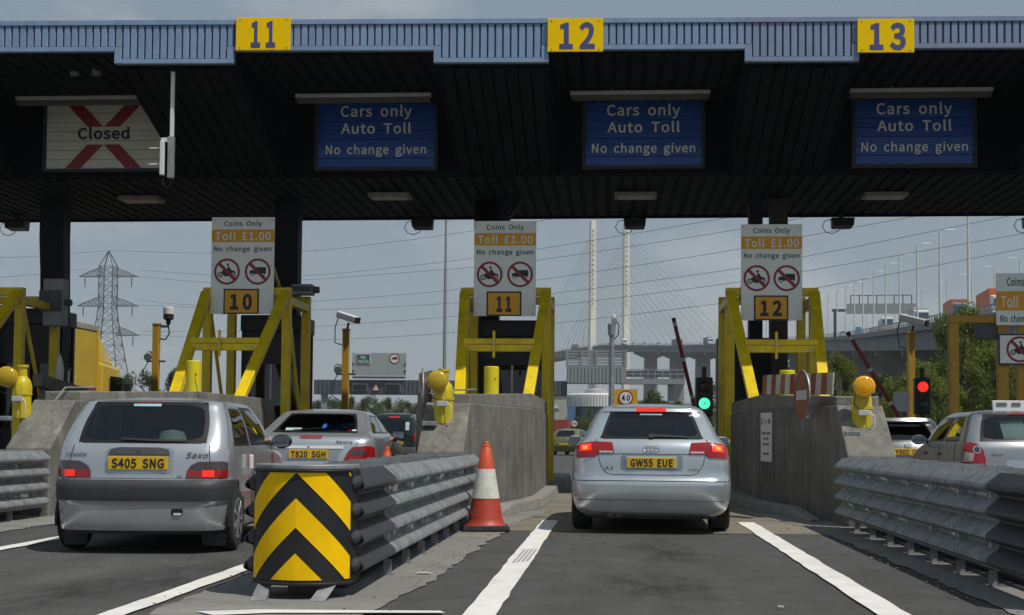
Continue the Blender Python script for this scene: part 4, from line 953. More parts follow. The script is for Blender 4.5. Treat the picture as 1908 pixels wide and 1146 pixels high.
def car(label, X, Y, yaw, sh, pnt, sp):
    t = thing('car', label, 'car', (X, Y, .012), yaw, 'cars queueing at the plaza')
    wins = sp['wins']                       # (name, t0, t1, z0, z1, mirrored, glass)
    tl = {0, .05, .1, .15, TA, .225, .25, .275, .3, TB, TC, .74, .76, .78, .80, TD, .88, .94, 1.0} | {TB + (TC - TB) * k / 10 for k in range(11)}
    zl = set(); N = 34
    for k in range(N + 1): zl.add(sh.z0 + (sh.z1 - sh.z0) * k / N)
    for w_ in wins: tl |= {abs(w_[1]), abs(w_[2])}; zl |= {w_[3], w_[4]}
    def clean(v, e):
        keep = {abs(w_[i]) for w_ in wins for i in ((1, 2) if e < .01 else (3, 4))}; o = []
        for x in sorted(v):
            if o and x - o[-1] < e:
                if x in keep: o[-1] = x
                continue
            o.append(x)
        return o
    tl = clean(tl, .008); zl = clean(zl, .012)
    full = [-x for x in reversed(tl[1:-1])] + tl
    nT, nZ = len(full), len(zl); mb = MB()
    mb.add([tuple(sh.pt(a, z)) for z in zl for a in full], [])
    def inwin(a0, a1, z0, z1):
        ac, zc = (a0 + a1) / 2, (z0 + z1) / 2
        for nm, p, q, b0, b1, mir, gl in wins:
            if b0 < zc < b1 and ((p < ac < q) or (mir and p < -ac < q) or (nm == 'windscreen' and abs(ac) > p)): return True
        return False
    for j in range(nZ - 1):
        for i in range(nT):
            a0 = full[i]; a1 = full[(i + 1) % nT] if i < nT - 1 else 1.0 + (1 - abs(full[0]))
            if inwin(a0, a1 if i < nT - 1 else 1.0, zl[j], zl[j + 1]): continue
            mb.f.append((j * nT + i, j * nT + (i + 1) % nT, (j + 1) * nT + (i + 1) % nT, (j + 1) * nT + i))
    mb.f.append(tuple((nZ - 1) * nT + i for i in range(nT)))
    body = mb.build('body', pnt, t, smooth=42)
    ub = MB(); ub.prism([(p.x * .97, p.y * .985 + .03) for p in (sh.pt(a, zl[0]) for a in full)], lambda a, b: (a, b, zl[0] - .03), (0, 0, .09)); ub.build('underbody', MT_black, t)
    for nm, p, q, b0, b1, mir, gl in wins:
        for sg in ((1, -1) if mir else (1,)):
            if nm == 'windscreen':
                us = [p + (1 - p) * k / 6 for k in range(7)]; us = us + [-u for u in reversed(us[:-1])]; vs = [b0 + (b1 - b0) * k / 6 for k in range(7)]
                m2 = MB(); m2.add([tuple(sh.pt(u, v)) for v in vs for u in us], [(j * 13 + i, j * 13 + i + 1, (j + 1) * 13 + i + 1, (j + 1) * 13 + i) for j in range(6) for i in range(12)]); m2.build('windscreen', gl, t, smooth=60); continue
            ia, ib = (q - p) * sp.get('seal_a', .035), (b1 - b0) * sp.get('seal_b', .07)
            o, i_ = frame_loops(p, q, b0, b1, ia, ib, fr=.30)
            f = lambda a, z: tuple(sh.off(sg * a, z, .004)); n = len(o)
            m2 = MB(); m2.add([tuple(sh.off(sg * a, z, .0015)) for a, z in o] + [f(a, z) for a, z in i_], [(k, (k + 1) % n, n + (k + 1) % n, n + k) for k in range(n)]); sl = m2.build('window_seal', MT_seal, t, smooth=60)
            m2 = patch_mb(i_, lambda a, z: tuple(sh.off(sg * a, z, .003)), (q - p) / 6, cellb=(b1 - b0) / 5)
            g_ = m2.build(nm, gl, t, smooth=60)
    R0 = sh.rear(.004)
    def decal(nm, poly, mat, d=.006, mir=False, cell=.05, par=None, smooth=True):
        r_ = None
        for sg in ((1, -1) if mir else (1,)):
            m2 = patch_mb([(sg * a, z) for a, z in poly], sh.rear(d), cell)
            r_ = m2.build(nm, mat, par or t, smooth=60 if smooth else False)
        return r_
    def seam(pts, w_=.007, nm='panel_gap', mat=MT_seam, d=.0015, mir=False):
        for sg in ((1, -1) if mir else (1,)):
            m2 = MB(); fn = sh.rear(d); P_ = []
            for (a, z), (b, y) in zip(pts, pts[1:]):
                k = max(1, int(math.hypot(b - a, y - z) / .05))
                P_ += [(a + (b - a) * i / k, z + (y - z) * i / k) for i in range(k)]
            P_.append(pts[-1]); m2.tube([fn(sg * a, z) for a, z in P_], w_ / 2, 5); m2.build(nm, mat, t)
    # lamps: list of (name, polygon, material, d, children)
    for nm, poly, mat, d, kids in sp.get('lamps', ()):
        for sg in (1, -1):
            m2 = patch_mb([(sg * a, z) for a, z in poly], sh.rear(d), .04); m3_ = patch_mb([(sg * a, z) for a, z in poly], sh.rear(-.01), .04)
            n_ = len(m2.v); o = m2.build(nm, mat, t, smooth=60)
            for kn, kp, km, kd in kids:
                m2 = patch_mb([(sg * a, z) for a, z in kp], sh.rear(d + kd), .04); m2.build(kn, km, o, smooth=60)
    for nm, poly, mat, d, mir in sp.get('decals', ()): decal(nm, poly, mat, d, mir)
    for pts, mir in sp.get('seams', ()): seam(pts, mir=mir)
    # number plate
    px, pz, txt = sp['plate']; fy_ = min(sh.pt(0, pz - .06).y, sh.pt(0, pz + .06).y, sh.pt(.12, pz).y) - .014
    m2 = MB(); m2.box(px - .262, px + .262, fy_, fy_ + .02, pz - .058, pz + .058); pl = m2.build('number_plate', MT_plate, t, bevel=.004)
    if txt: lettering(pl, txt, px, pz, .462, MT_platek, plane_y(fy_ - .003), h=.079, bold=.012, name='plate_characters')
    for s_, a, z, w_, h_, mat, sl in sp.get('badges', ()): lettering(t, s_, a, z, w_, mat, sh.rear(.007), h=h_, bold=.006, name='badge', slant=sl)
    # wheels
    r, tw, ya, yb, trk = sp['wheel']; trk = sh.w(.35) + .026 - tw / 2
    for s_ in (-1, 1):
        for yy in (ya, yb):
            wheel(t, s_ * trk, yy, r, tw, s_)
            arc = [(yy + (r + .06) * math.cos(rad(k)), r + (r + .06) * math.sin(rad(k))) for k in range(-10, 191, 10)]
            xx = s_ * (sh.w(.35) + .016)
            m2 = MB(); m2.prism(arc, lambda a, b: (xx, a, max(b, .16)), (-s_ * .02, 0, 0)); m2.build('wheel_arch', MT_black, t)
    # mirrors
    my, mz = sp['mirror']; mx = sh.w(mz) 
    for s_ in (-1, 1):
        m2 = MB(); m2.lathe([(0, -.06), (.06, -.055), (.085, -.03), (.088, .0), (.07, .05), (.03, .08), (0, .085)], c=(0, 0, 0), axis=(0, 1, 0), n=16)
        m2.v = [(p_[0] * 1.25, p_[1], p_[2] * .85) for p_ in m2.v]
        o = m2.build('door_mirror', sp.get('mirror_mat', pnt), t, smooth=True); o.location = (s_ * (mx + .13), my, mz)
        m2 = MB(); m2.prism(rrect(-.085, .085, -.055, .055, .03), plane_y(-.0625), (0, .006, 0)); m2.build('mirror_glass', M('mirror_glass', (.25, .28, .3), .08, metal=.9), o)
        m2 = MB(); m2.beam((-s_ * .14, .03, -.02), (0, .02, -.02), .05, .05); m2.build('mirror_arm', MT_black, o)
    # interior
    zi = sp.get('belt', 1.0); wi = sh.w(zi) - .16
    m2 = MB(); m2.box(-wi, wi, sh.yr(zi) + .3, sh.yf(zi) - .25, .3, .38); m2.build('cabin_floor', MT_int, t)
    y1 = sh.yr(zi) + sp.get('bench', .85)
    m2 = MB(); m2.hexa([(-wi, y1, .4), (wi, y1, .4), (wi, y1 + .2, .4), (-wi, y1 + .2, .4), (-wi, y1 - .1, zi - .04), (wi, y1 - .1, zi - .04), (wi, y1 + .02, zi - .04), (-wi, y1 + .02, zi - .04)]); m2.build('rear_bench', MT_int2, t, bevel=.03)
    m2 = MB(); m2.box(-wi, wi, sh.yr(zi) + .12, y1 - .1, zi - .10, zi - .07); m2.build('parcel_shelf', MT_int, t)
    for s_ in (-1, 1):
        ys = y1 + .95
        m2 = MB(); m2.hexa([(s_ * .36 - .24, ys, .5), (s_ * .36 + .24, ys, .5), (s_ * .36 + .24, ys + .15, .5), (s_ * .36 - .24, ys + .15, .5), (s_ * .36 - .19, ys - .22, zi + .05), (s_ * .36 + .19, ys - .22, zi + .05), (s_ * .36 + .19, ys - .1, zi + .05), (s_ * .36 - .19, ys - .1, zi + .05)]); se = m2.build('front_seat', MT_int2, t, bevel=.04)
        m2 = MB(); m2.box(s_ * .36 - .12, s_ * .36 + .12, ys - .25, ys - .15, zi + .10, zi + .26); m2.build('headrest', MT_int2, se, bevel=.04)
        if sp.get('rear_heads', True):
            m2 = MB(); m2.box(s_ * .38 - .11, s_ * .38 + .11, y1 - .12, y1 - .04, zi + .0, zi + .12); m2.build('rear_headrest', MT_int2, t, bevel=.03)
    m2 = MB(); m2.box(-wi, wi, y1 + 1.55, y1 + 1.95, .6, zi - .02); m2.build('dashboard', MT_int, t, bevel=.04)
    m2 = MB(); m2.box(-.11, .11, y1 + 1.3, y1 + 1.33, zi + .24, zi + .30); m2.build('rear_view_mirror', MT_int, t, bevel=.01)
    return t, decal, seam

# --- silver hatchback straight ahead
MT_sil = paint('silver_paint', (.58, .62, .65)); MT_silg = paint('silver_grey_paint', (.54, .565, .585)); MT_dsil = paint('dark_silver_paint', (.30, .31, .32))
A3 = Shell([(.19, .76, .16, 4.10, .26, .4), (.24, .82, .06, 4.2, .28, .45), (.36, .865, .015, 4.28, .30, .5), (.45, .878, .0, 4.28, .30, .5), (.56, .882, .0, 4.25, .30, .5), (.60, .878, .035, 4.2, .28, .5), (.66, .87, .055, 4.15, .26, .5), (.82, .862, .065, 4.0, .24, .5), (.94, .838, .095, 3.6, .22, .45), (1.01, .795, .14, 3.2, .20, .4), (1.06, .745, .20, 3.0, .18, .3), (1.2, .685, .37, 2.72, .17, .25), (1.33, .615, .52, 2.42, .15, .2), (1.365, .585, .50, 2.32, .14, .2), (1.40, .54, .62, 2.15, .14, .2), (1.43, .44, .9, 1.95, .14, .18), (1.447, .25, 1.25, 1.7, .12, .12)], bow=.07)
sp = dict(wins=[('rear_window', -.198, .198, 1.035, 1.345, False, MT_glassd), ('side_window', .37, .52, 1.04, 1.33, True, MT_glassd), ('front_side_window', .535, .69, 1.04, 1.33, True, MT_glass), ('windscreen', .80, 1, 1.03, 1.38, False, MT_glass)],
    lamps=[('tail_lamp', [(.405, .868), (.43, .99), (.62, 1.0), (.80, .975), (.875, .94), (.86, .82), (.62, .835), (.585, .868)], MT_tl, .012, [('lamp_divider', [(.585, .86), (.592, .86), (.592, .995), (.585, .995)], MT_seam, .002), ('brake_glow', [(.66, .90), (.66, .975), (.80, .965), (.80, .89)], MT_tlit, .003), ('hot_spot', [(.70, .915), (.70, .955), (.76, .95), (.76, .91)], MT_thot, .006), ('reverse_lamp', [(.42, .878), (.425, .90), (.57, .90), (.572, .878)], MT_tclear, .003)])],
    decals=[('high_brake_lamp', [(-.17, 1.352), (.17, 1.352), (.165, 1.372), (-.165, 1.372)], MT_tlit, .014, False),
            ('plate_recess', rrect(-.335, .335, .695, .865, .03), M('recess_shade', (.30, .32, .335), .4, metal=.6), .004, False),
            ('plate_surround', rrect(-.278, .278, .715, .85, .012), MT_sil, .010, False),
            ('window_sticker', [(-.125, 1.30), (.125, 1.30), (.125, 1.325), (-.125, 1.325)], M('sticker_pale', (.45, .58, .58), .5), .008, False),
            ('wiper_arm', [(-.01, 1.05), (.02, 1.075), (.40, 1.055), (.42, 1.043), (.02, 1.048)], MT_black, .02, False),
            ('wiper_pivot', rrect(-.03, .03, 1.035, 1.08, .012), MT_black, .022, False),
            ('bumper_reflector', [(-.02, .535), (.0, .545), (.01, .535)], MT_wh, .004, False)],
    seams=[([(.0, .872), (.36, .872), (.405, .868)], True), ([(.585, .868), (.56, .76), (.50, .665), (.44, .645), (0, .643)], True), ([(0, .578), (.5, .578), (.86, .575)], True), ([(0, .372), (.6, .368), (.84, .36)], True), ([(.62, 1.0), (.60, 1.03)], True), ([(.88, .57), (1.0, .6), (1.03, .8)], True)],
    plate=(0, .778, 'GW55 EUE'), badges=[('A3', -.47, .715, .09, .035, MT_badge, .2), ('TDI', .45, .70, .11, .025, MT_badge, .0)],
    wheel=(.315, .225, .83, 3.4, .765), mirror=(2.55, 1.0), belt=1.04, bench=.9)
aX, aY = .44, 14.72
audi, dc, sm = car('silver hatchback with four-ring badge and lit brake lamps in the open lane', aX, aY, rad(-.6), A3, MT_sil, sp)
for k in range(4):
    mb = MB(); c_ = (-.06 + k * .04, .925); fn = A3.rear(.012)
    mb.tube([fn(c_[0] + .028 * math.cos(rad(a)), c_[1] + .028 * math.sin(rad(a))) for a in range(0, 361, 20)], .0042, 6); mb.build('ring_badge', MT_chrome, audi, smooth=True)
mb = MB()
for dx in (-.045, .045):
    mb = MB(); mb.lathe([(.038, 0), (.038, .16), (.03, .16), (.03, .02)], c=(-.40 + dx, .10, .215), axis=(0, 1, 0), n=14); mb.build('exhaust_pipe', MT_badge, audi, smooth=True)
mb = MB(); mb.prism(rrect(-.52, -.28, .17, .275, .04), plane_y(.105), (0, .06, 0)); mb.build('exhaust_recess', MT_black, audi)
# --- small silver hatchback on the left
SX = Shell([(.20, .74, .035, 3.45, .28, .35), (.25, .752, .018, 3.55, .28, .4), (.34, .76, .008, 3.62, .28, .45), (.462, .765, .0, 3.66, .28, .45), (.47, .772, -.02, 3.66, .28, .45), (.63, .772, -.015, 3.62, .28, .45), (.645, .765, .05, 3.6, .24, .42), (.80, .765, .07, 3.45, .22, .42), (.90, .762, .10, 3.1, .20, .4), (.96, .752, .14, 2.75, .18, .35), (1.15, .705, .30, 2.40, .14, .25), (1.30, .645, .43, 2.10, .12, .2), (1.335, .628, .455, 2.0, .11, .2), (1.36, .575, .55, 1.8, .11, .18), (1.38, .46, .75, 1.6, .12, .15), (1.392, .24, 1.0, 1.4, .1, .1)], bow=.07)
sp = dict(wins=[('rear_window', -.198, .198, .965, 1.335, False, MT_glass), ('quarter_window', .345, .475, .945, 1.29, True, MT_glassd), ('front_side_window', .49, .685, .945, 1.31, True, MT_glass), ('windscreen', .80, 1, .97, 1.34, False, MT_glass)],
    lamps=[('tail_lamp', [(.42, .66), (.425, .72), (.455, .77), (.52, .805), (.74, .81), (.80, .80), (.81, .66)], MT_tlsm, .012, [('red_lens', [(.43, .665), (.435, .728), (.805, .735), (.805, .665)], MT_tl, .002), ('brake_glow', [(.56, .67), (.56, .73), (.66, .73), (.66, .67)], MT_tlit, .005)])],
    decals=[('bumper_band', [(-1.15, .468), (1.15, .468), (1.15, .638), (-1.15, .638)], M('bumper_plastic', (.035, .038, .043), .55, var=.2, scale=6, dirt=.15), .008, False),
            ('bumper_chrome_line', [(-.9, .459), (.9, .459), (.9, .466), (-.9, .466)], MT_wh, .012, False),
            ('plate_recess', rrect(-.30, .30, .70, .925, .04), paint('recess_silver', (.42, .44, .46)), .003, False),
            ('handle_bar', [(-.275, .862), (.275, .862), (.255, .905), (.18, .922), (-.18, .922), (-.255, .905)], M('handle_grey', (.05, .052, .055), .5), .016, False),
            ('lock', rrect(-.018, .018, .878, .908, .012), MT_badge, .02, False),
            ('window_sticker', [(-.15, 1.295), (.10, 1.295), (.10, 1.318), (-.15, 1.318)], M('sticker_blue', (.32, .55, .62), .5), .008, False),
            ('high_brake_strip', [(-.12, 1.32), (.12, 1.32), (.12, 1.328), (-.12, 1.328)], MT_tl, .008, False),
            ('wiper_arm', [(-.18, .985), (-.17, 1.005), (.12, .99), (.40, .985), (.40, .977), (.12, .975)], MT_black, .02, False),
            ('fog_cutout', rrect(.31, .41, .335, .395, .015), MT_black, .004, False), ('tow_hook', rrect(.33, .40, .34, .36, .008), MT_wh, .012, False)],
    seams=[([(.0, .655), (.43, .655)], True), ([(.60, .95), (.62, .80)], True), ([(1.9, .36), (1.84, .55), (1.80, .93)], True), ([(.95, .40), (1.3, .40)], True)],
    plate=(0, .792, 'S405 SNG'), badges=[('CITROËN', -.57, .862, .19, .035, MT_badge, .15), ('Saxo', .50, .862, .19, .05, MT_badge, .35), ('SX', .36, .675, .05, .022, MT_badge, .2)],
    wheel=(.285, .185, .56, 2.95, .70), mirror=(2.30, .98), mirror_mat=MT_black, belt=.95, bench=.75)
saxo, dc, sm = car('small silver hatchback with dark bumper in the left lane', -4.15, 11.5, rad(4.2), SX, MT_silg, sp)
for s_ in (-1, 1):
    mb = MB(); mb.hexa([(s_ * .62 - .1, .34, .05), (s_ * .62 + .1, .34, .05), (s_ * .62 + .1, .36, .05), (s_ * .62 - .1, .36, .05), (s_ * .62 - .13, .26, .30), (s_ * .62 + .13, .26, .30), (s_ * .62 + .13, .28, .30), (s_ * .62 - .13, .28, .30)]); mb.build('mud_flap', M('mud_flap', (.06, .062, .065), .8), saxo)
mb = MB(); mb.cyl((-.35, .12, .2), (-.35, .5, .2), .025); mb.build('exhaust_pipe', MT_badge, saxo, smooth=True)
mb = MB(); mb.lathe([(.0, 0), (.1, .02), (.13, .08), (.1, .15), (0, .17)], c=(.2, .45, .92), n=12); o = mb.build('tissue_box', M('pale_green_cloth', (.35, .5, .45), .8), saxo, smooth=True)
for s_, nm in ((1, 'door_handle'), (-1, 'door_handle')):
    mb = MB(); mb.box(s_ * .79, s_ * .825, 1.02, 1.06, .72, .86); mb.build(nm, MT_wh, saxo, bevel=.01)
mb = MB(); mb.tube([(.1, 1.9, 1.385), (.12, 1.6, 1.60)], .004); mb.build('roof_aerial', MT_cable, saxo)

# --- silver saloon-backed car behind it
XA = Shell([(.22, .76, .10, 4.3, .2, .4), (.30, .83, .03, 4.4, .22, .45), (.50, .865, .0, 4.44, .24, .45), (.62, .872, .0, 4.4, .24, .45), (.66, .87, .04, 4.4, .24, .45), (.80, .868, .05, 4.3, .24, .45), (.95, .852, .08, 4.0, .24, .45), (1.02, .83, .14, 3.5, .23, .4), (1.05, .79, .30, 3.25, .20, .35), (1.08, .75, .48, 3.15, .16, .3), (1.20, .69, .85, 2.9, .15, .25), (1.34, .61, 1.22, 2.55, .14, .2), (1.375, .57, 1.32, 2.4, .13, .2), (1.40, .48, 1.45, 2.2, .13, .18), (1.42, .26, 1.7, 1.95, .1, .1)], bow=.08)
sp = dict(wins=[('rear_window', -.198, .198, 1.075, 1.35, False, MT_glassd), ('side_window', .35, .52, 1.07, 1.33, True, MT_glassd), ('front_side_window', .54, .69, 1.07, 1.33, True, MT_glass), ('windscreen', .80, 1, 1.07, 1.37, False, MT_glass)],
    lamps=[('tail_lamp', [(.45, .685), (.52, .82), (.58, .885), (.80, .90), (.92, .885), (.93, .73), (.80, .70)], MT_tl, .012, [('smoked_lens', rrect(.56, .76, .78, .845, .02), MT_tlsm, .003)])],
    decals=[('plate_recess', [(-.38, .70), (.38, .70), (.45, .88), (-.45, .88)], paint('recess_xs', (.42, .44, .45)), .004, False), ('garnish_strip', [(-.46, .862), (.46, .862), (.46, .90), (-.46, .90)], MT_wh, .014, False),
            ('high_brake_lamp', rrect(-.13, .17, 1.0, 1.022, .008), MT_tl, .02, False), ('lock', rrect(-.012, .012, .872, .892, .008), MT_ink, .018, False),
            ('window_sticker', [(-.42, 1.10), (-.42, 1.135), (-.2, 1.135), (-.2, 1.10)], M('sticker_green', (.4, .58, .52), .5), .008, False), ('round_sticker', [(.10 + .03 * math.cos(rad(a)), 1.16 + .035 * math.sin(rad(a))) for a in range(0, 360, 30)], M('sticker_round', (.03, .11, .42), .5), .008, False),
            ('red_sticker', rrect(.44, .49, 1.095, 1.115, .006), MT_tlit if False else MT_tl, .008, False), ('white_sticker', rrect(.5, .56, 1.095, 1.115, .006), MT_wh, .008, False), ('wiper_arm', [(-.3, 1.09), (-.3, 1.10), (.1, 1.13), (.1, 1.12)], MT_black, .02, False), ('bumper_strip', [(-.95, .60), (.95, .60), (.95, .64), (-.95, .64)], M('bumper_grey', (.12, .125, .13), .5), .008, False)],
    seams=[([(.0, .66), (.5, .66)], True), ([(.62, .89), (.66, 1.0)], True), ([(.45, .685), (.44, .66)], True), ([(2.0, .4), (1.95, 1.05)], True)],
    plate=(0, .79, 'T820 SGH'), badges=[('CITROËN', -.52, .955, .2, .035, MT_badge, .15), ('Xantia', .46, .955, .22, .045, MT_badge, .3), ('HDI', .36, .68, .07, .025, MT_badge, 0)],
    wheel=(.305, .195, .85, 3.55, .76), mirror=(2.75, 1.05), mirror_mat=MT_black, belt=1.07, bench=1.15)
xant, dc, sm = car('silver fastback car with red tail lamps behind the chevron barrier', -4.02, 17.6, rad(3), XA, MT_sil, sp)
mb = MB(); mb.box(.855, .88, 1.55, 1.7, .86, .90); mb.build('door_handle', MT_badge, xant, bevel=.008)

# --- grey hatchback on the right with sign on its roof
PO = Shell([(.20, .72, .12, 3.7, .2, .35), (.26, .79, .04, 3.8, .24, .4), (.45, .825, .0, 3.88, .25, .45), (.60, .83, .0, 3.86, .25, .45), (.64, .825, .03, 3.8, .22, .42), (.80, .822, .05, 3.65, .20, .42), (.95, .80, .09, 3.2, .18, .4), (1.03, .77, .14, 2.9, .16, .35), (1.2, .70, .30, 2.6, .14, .25), (1.36, .625, .46, 2.25, .13, .2), (1.40, .60, .47, 2.1, .12, .2), (1.43, .54, .6, 1.95, .12, .18), (1.455, .40, .85, 1.7, .12, .15), (1.465, .2, 1.1, 1.5, .1, .1)], bow=.06)
sp = dict(wins=[('rear_window', -.195, .195, 1.035, 1.385, False, MT_glass), ('side_window', .36, .50, 1.03, 1.36, True, MT_glass), ('front_side_window', .515, .69, 1.03, 1.36, True, MT_glass), ('windscreen', .80, 1, 1.03, 1.39, False, MT_glass)],
    lamps=[('tail_lamp', [(.56, .64), (.545, .80), (.57, .93), (.64, 1.0), (.72, 1.02), (.81, 1.0), (.85, .64)], MT_tl, .012, [('clear_lens', [(.70, .78), (.68, .88), (.80, .90), (.83, .77)], MT_tclear, .003), ('round_lamp', [(.645 + .05 * math.cos(rad(a)), .925 + .05 * math.sin(rad(a))) for a in range(0, 360, 24)], MT_chrome, .004), ('round_lens', [(.645 + .034 * math.cos(rad(a)), .925 + .034 * math.sin(rad(a))) for a in range(0, 360, 24)], MT_tlsm, .007)])],
    decals=[('window_notice', [(-.28, 1.09), (-.28, 1.33), (.02, 1.33), (.02, 1.09)], M('notice_pale', (.42, .55, .52), .6), -.03, False), ('high_brake_lamp', rrect(-.15, .15, 1.39, 1.405, .005), MT_tl, .012, False), ('bumper_band', [(-1.0, .47), (1.0, .47), (1.0, .53), (-1.0, .53)], M('bumper_grey', (.12, .125, .13), .5), .008, False), ('plate_recess', rrect(-.3, .3, .66, .8, .03), MT_silg, .004, False)],
    seams=[([(0, .62), (.5, .62), (.55, .66)], True), ([(.88, .45), (1.15, .5), (1.3, .62)], True), ([(1.25, .4), (1.22, 1.0)], True), ([(2.15, .4), (2.12, 1.0)], True)],
    plate=(0, .50, None), badges=[('POLO', -.40, .865, .13, .028, MT_badge, .0)],
    wheel=(.30, .195, .65, 3.11, .72), mirror=(2.45, 1.05), mirror_mat=MT_dsil, belt=1.03, bench=.8)
polo, dc, sm = car('grey hatchback with white roof sign at the right edge', 5.32, 17.5, rad(-1), PO, paint('mid_grey_paint', (.36, .375, .39)), sp)
for y_ in (1.35, 2.25):
    for s_ in (-1, 1):
        mb = MB(); mb.box(s_ * .815, s_ * .845, y_, y_ + .16, .84, .88); mb.build('door_handle', MT_badge, polo, bevel=.01)
rs = thing('roof_sign', 'white driving-school style board on the roof of the right grey car', 'sign', (5.42, 18.5, 1.46))
mb = MB(); mb.hexa([(-.30, -.02, 0), (.34, -.02, 0), (.34, .02, 0), (-.30, .02, 0), (-.31, -.015, .14), (.35, -.015, .14), (.35, .015, .14), (-.31, .015, .14)]); mb.build('board', MT_wh, rs, bevel=.006)
rs['label'] = 'white board standing on the roof of the right grey car'
for a, b in ((-.26, -.12), (-.06, .06), (.12, .2), (.24, .32)):
    mb = MB(); mb.add([(a, -.024, .06), (b, -.024, .06), (b, -.022, .11), (a, -.022, .11)], [(0, 1, 2, 3)]); mb.build('print_mark', M('notice_ink', (.12, .13, .16), .6), rs)
mb = MB(); mb.box(-.25, .3, -.06, .06, -.03, .0); mb.build('magnet_base', MT_black, rs)

# --- dark hatchback in front of it
CL = Shell([(.20, .70, .1, 3.6, .2, .35), (.28, .78, .03, 3.7, .24, .4), (.50, .815, .0, 3.77, .26, .45), (.62, .81, .02, 3.7, .25, .42), (.80, .80, .05, 3.5, .24, .42), (.95, .78, .12, 3.1, .24, .4), (1.02, .75, .17, 2.8, .24, .35), (1.2, .68, .33, 2.45, .24, .25), (1.34, .60, .46, 2.15, .22, .2), (1.38, .56, .44, 2.0, .2, .2), (1.405, .48, .6, 1.8, .16, .18), (1.42, .25, .9, 1.5, .1, .1)], bow=.10)
MT_clio = paint('slate_silver', (.17, .18, .19))
sp = dict(wins=[('rear_window', -.199, .199, 1.01, 1.36, False, MT_glassd), ('side_window', .36, .52, 1.0, 1.33, True, MT_glassd), ('front_side_window', .535, .69, 1.0, 1.33, True, MT_glass), ('windscreen', .80, 1, 1.0, 1.36, False, MT_glass)],
    lamps=[('tail_lamp', [(.52, .70), (.54, .92), (.66, .97), (.80, .9), (.82, .70)], MT_tl, .012, [])],
    decals=[('spoiler_lip', [(-.5, 1.372), (.5, 1.372), (.5, 1.388), (-.5, 1.388)], MT_dsil, .03, False), ('badge_mount', rrect(-.06, .06, .905, .995, .03), MT_badge, .012, False), ('badge_diamond', [(0, .908), (.035, .95), (0, .992), (-.035, .95)], MT_chrome, .018, False), ('parcel_glare', [(-.45, 1.02), (.45, 1.02), (.45, 1.10), (-.45, 1.10)], M('shelf_glare', (.28, .33, .36), .5), -.06, False)],  # window glare over the shelf, painted as a pale patch behind the pane
    seams=[([(0, .62), (.5, .62)], True)], plate=(0, .84, 'YS02 CXV'), badges=[], wheel=(.29, .185, .6, 3.07, .70), mirror=(2.3, 1.02), belt=1.0, bench=.8)
car('dark silver hatchback with diamond badge ahead of the grey car', 5.0, 23.0, rad(1), CL, MT_clio, sp)

# --- tall green vehicle beyond the booths
KG = Shell([(.25, .76, .1, 4.0, .12, .3), (.35, .82, .02, 4.05, .12, .35), (.6, .84, .0, 4.05, .12, .4), (.9, .84, .03, 3.8, .12, .4), (1.05, .83, .05, 3.3, .12, .35), (1.15, .80, .08, 3.0, .11, .3), (1.6, .72, .2, 2.5, .1, .2), (1.72, .68, .24, 2.3, .1, .2), (1.80, .58, .4, 2.1, .1, .2), (1.83, .3, .8, 1.8, .1, .1)], bow=.04)
sp = dict(wins=[('rear_window', -.19, .19, 1.12, 1.62, False, MT_glassd), ('side_window', .36, .52, 1.12, 1.6, True, MT_glassd), ('front_side_window', .535, .69, 1.12, 1.6, True, MT_glass), ('windscreen', .80, 1, 1.1, 1.65, False, MT_glass)],
    lamps=[('tail_lamp', [(.74, .8), (.74, 1.1), (.86, 1.1), (.86, .8)], MT_tl, .012, [])],
    decals=[('high_brake_lamp', rrect(-.2, .2, 1.655, 1.685, .008), MT_tlit, .02, False), ('bumper_band', [(-.95, .35), (.95, .35), (.95, .6), (-.95, .6)], M('bumper_grey', (.12, .125, .13), .5), .01, False), ('window_notice', rrect(.42, .56, 1.2, 1.5, .01), M('sticker_pale', (.45, .58, .58), .5), .008, False)],
    seams=[], plate=(.1, .74, 'KV02 OKW'), badges=[], wheel=(.31, .19, .7, 3.3, .74), mirror=(2.6, 1.15), mirror_mat=MT_black, belt=1.12, bench=.9)
sp['plate'] = (.1, .74, 'OKW')
c_ = atZ(733, 838, 0); car('tall dark green car with lit high brake lamp beyond the booths', -7.85, 48, rad(0), KG, paint('green_paint', (.022, .032, .032), .4), sp)
# --- distant cars past the plaza
def small_car(label, X, Y, yaw, col):
    S_ = Shell([(.22, .74, .1, 3.8, .2, .35), (.5, .82, .0, 3.9, .25, .4), (.8, .81, .05, 3.7, .24, .4), (.97, .77, .15, 3.0, .2, .35), (1.2, .69, .4, 2.5, .18, .25), (1.36, .58, .6, 2.1, .16, .2), (1.43, .25, 1.0, 1.7, .1, .1)], bow=.08)
    sp = dict(wins=[('rear_window', -.19, .19, 1.0, 1.33, False, MT_glassd), ('side_window', .36, .68, 1.0, 1.31, True, MT_glassd), ('windscreen', .80, 1, 1.0, 1.33, False, MT_glassd)], lamps=[('tail_lamp', [(.56, .72), (.56, .9), (.82, .9), (.82, .72)], MT_tl, .012, [])], seams=[], plate=(0, .6, None), badges=[], wheel=(.3, .19, .7, 3.2, .73), mirror=(2.5, 1.05), belt=1.0, bench=.8)
    return car(label, X, Y, yaw, S_, paint('paint_' + label.split()[1], col, .3), sp)
small_car('olive green hatchback driving off beyond the silver hatchback', -2.55, 72, rad(-14), (.16, .18, .06))
small_car('small blue car far off past the olive hatchback', -1.6, 105, rad(-4), (.08, .12, .17))
small_car('tiny white car far off beside the red container', -4.3, 120, rad(-4), (.5, .5, .5))

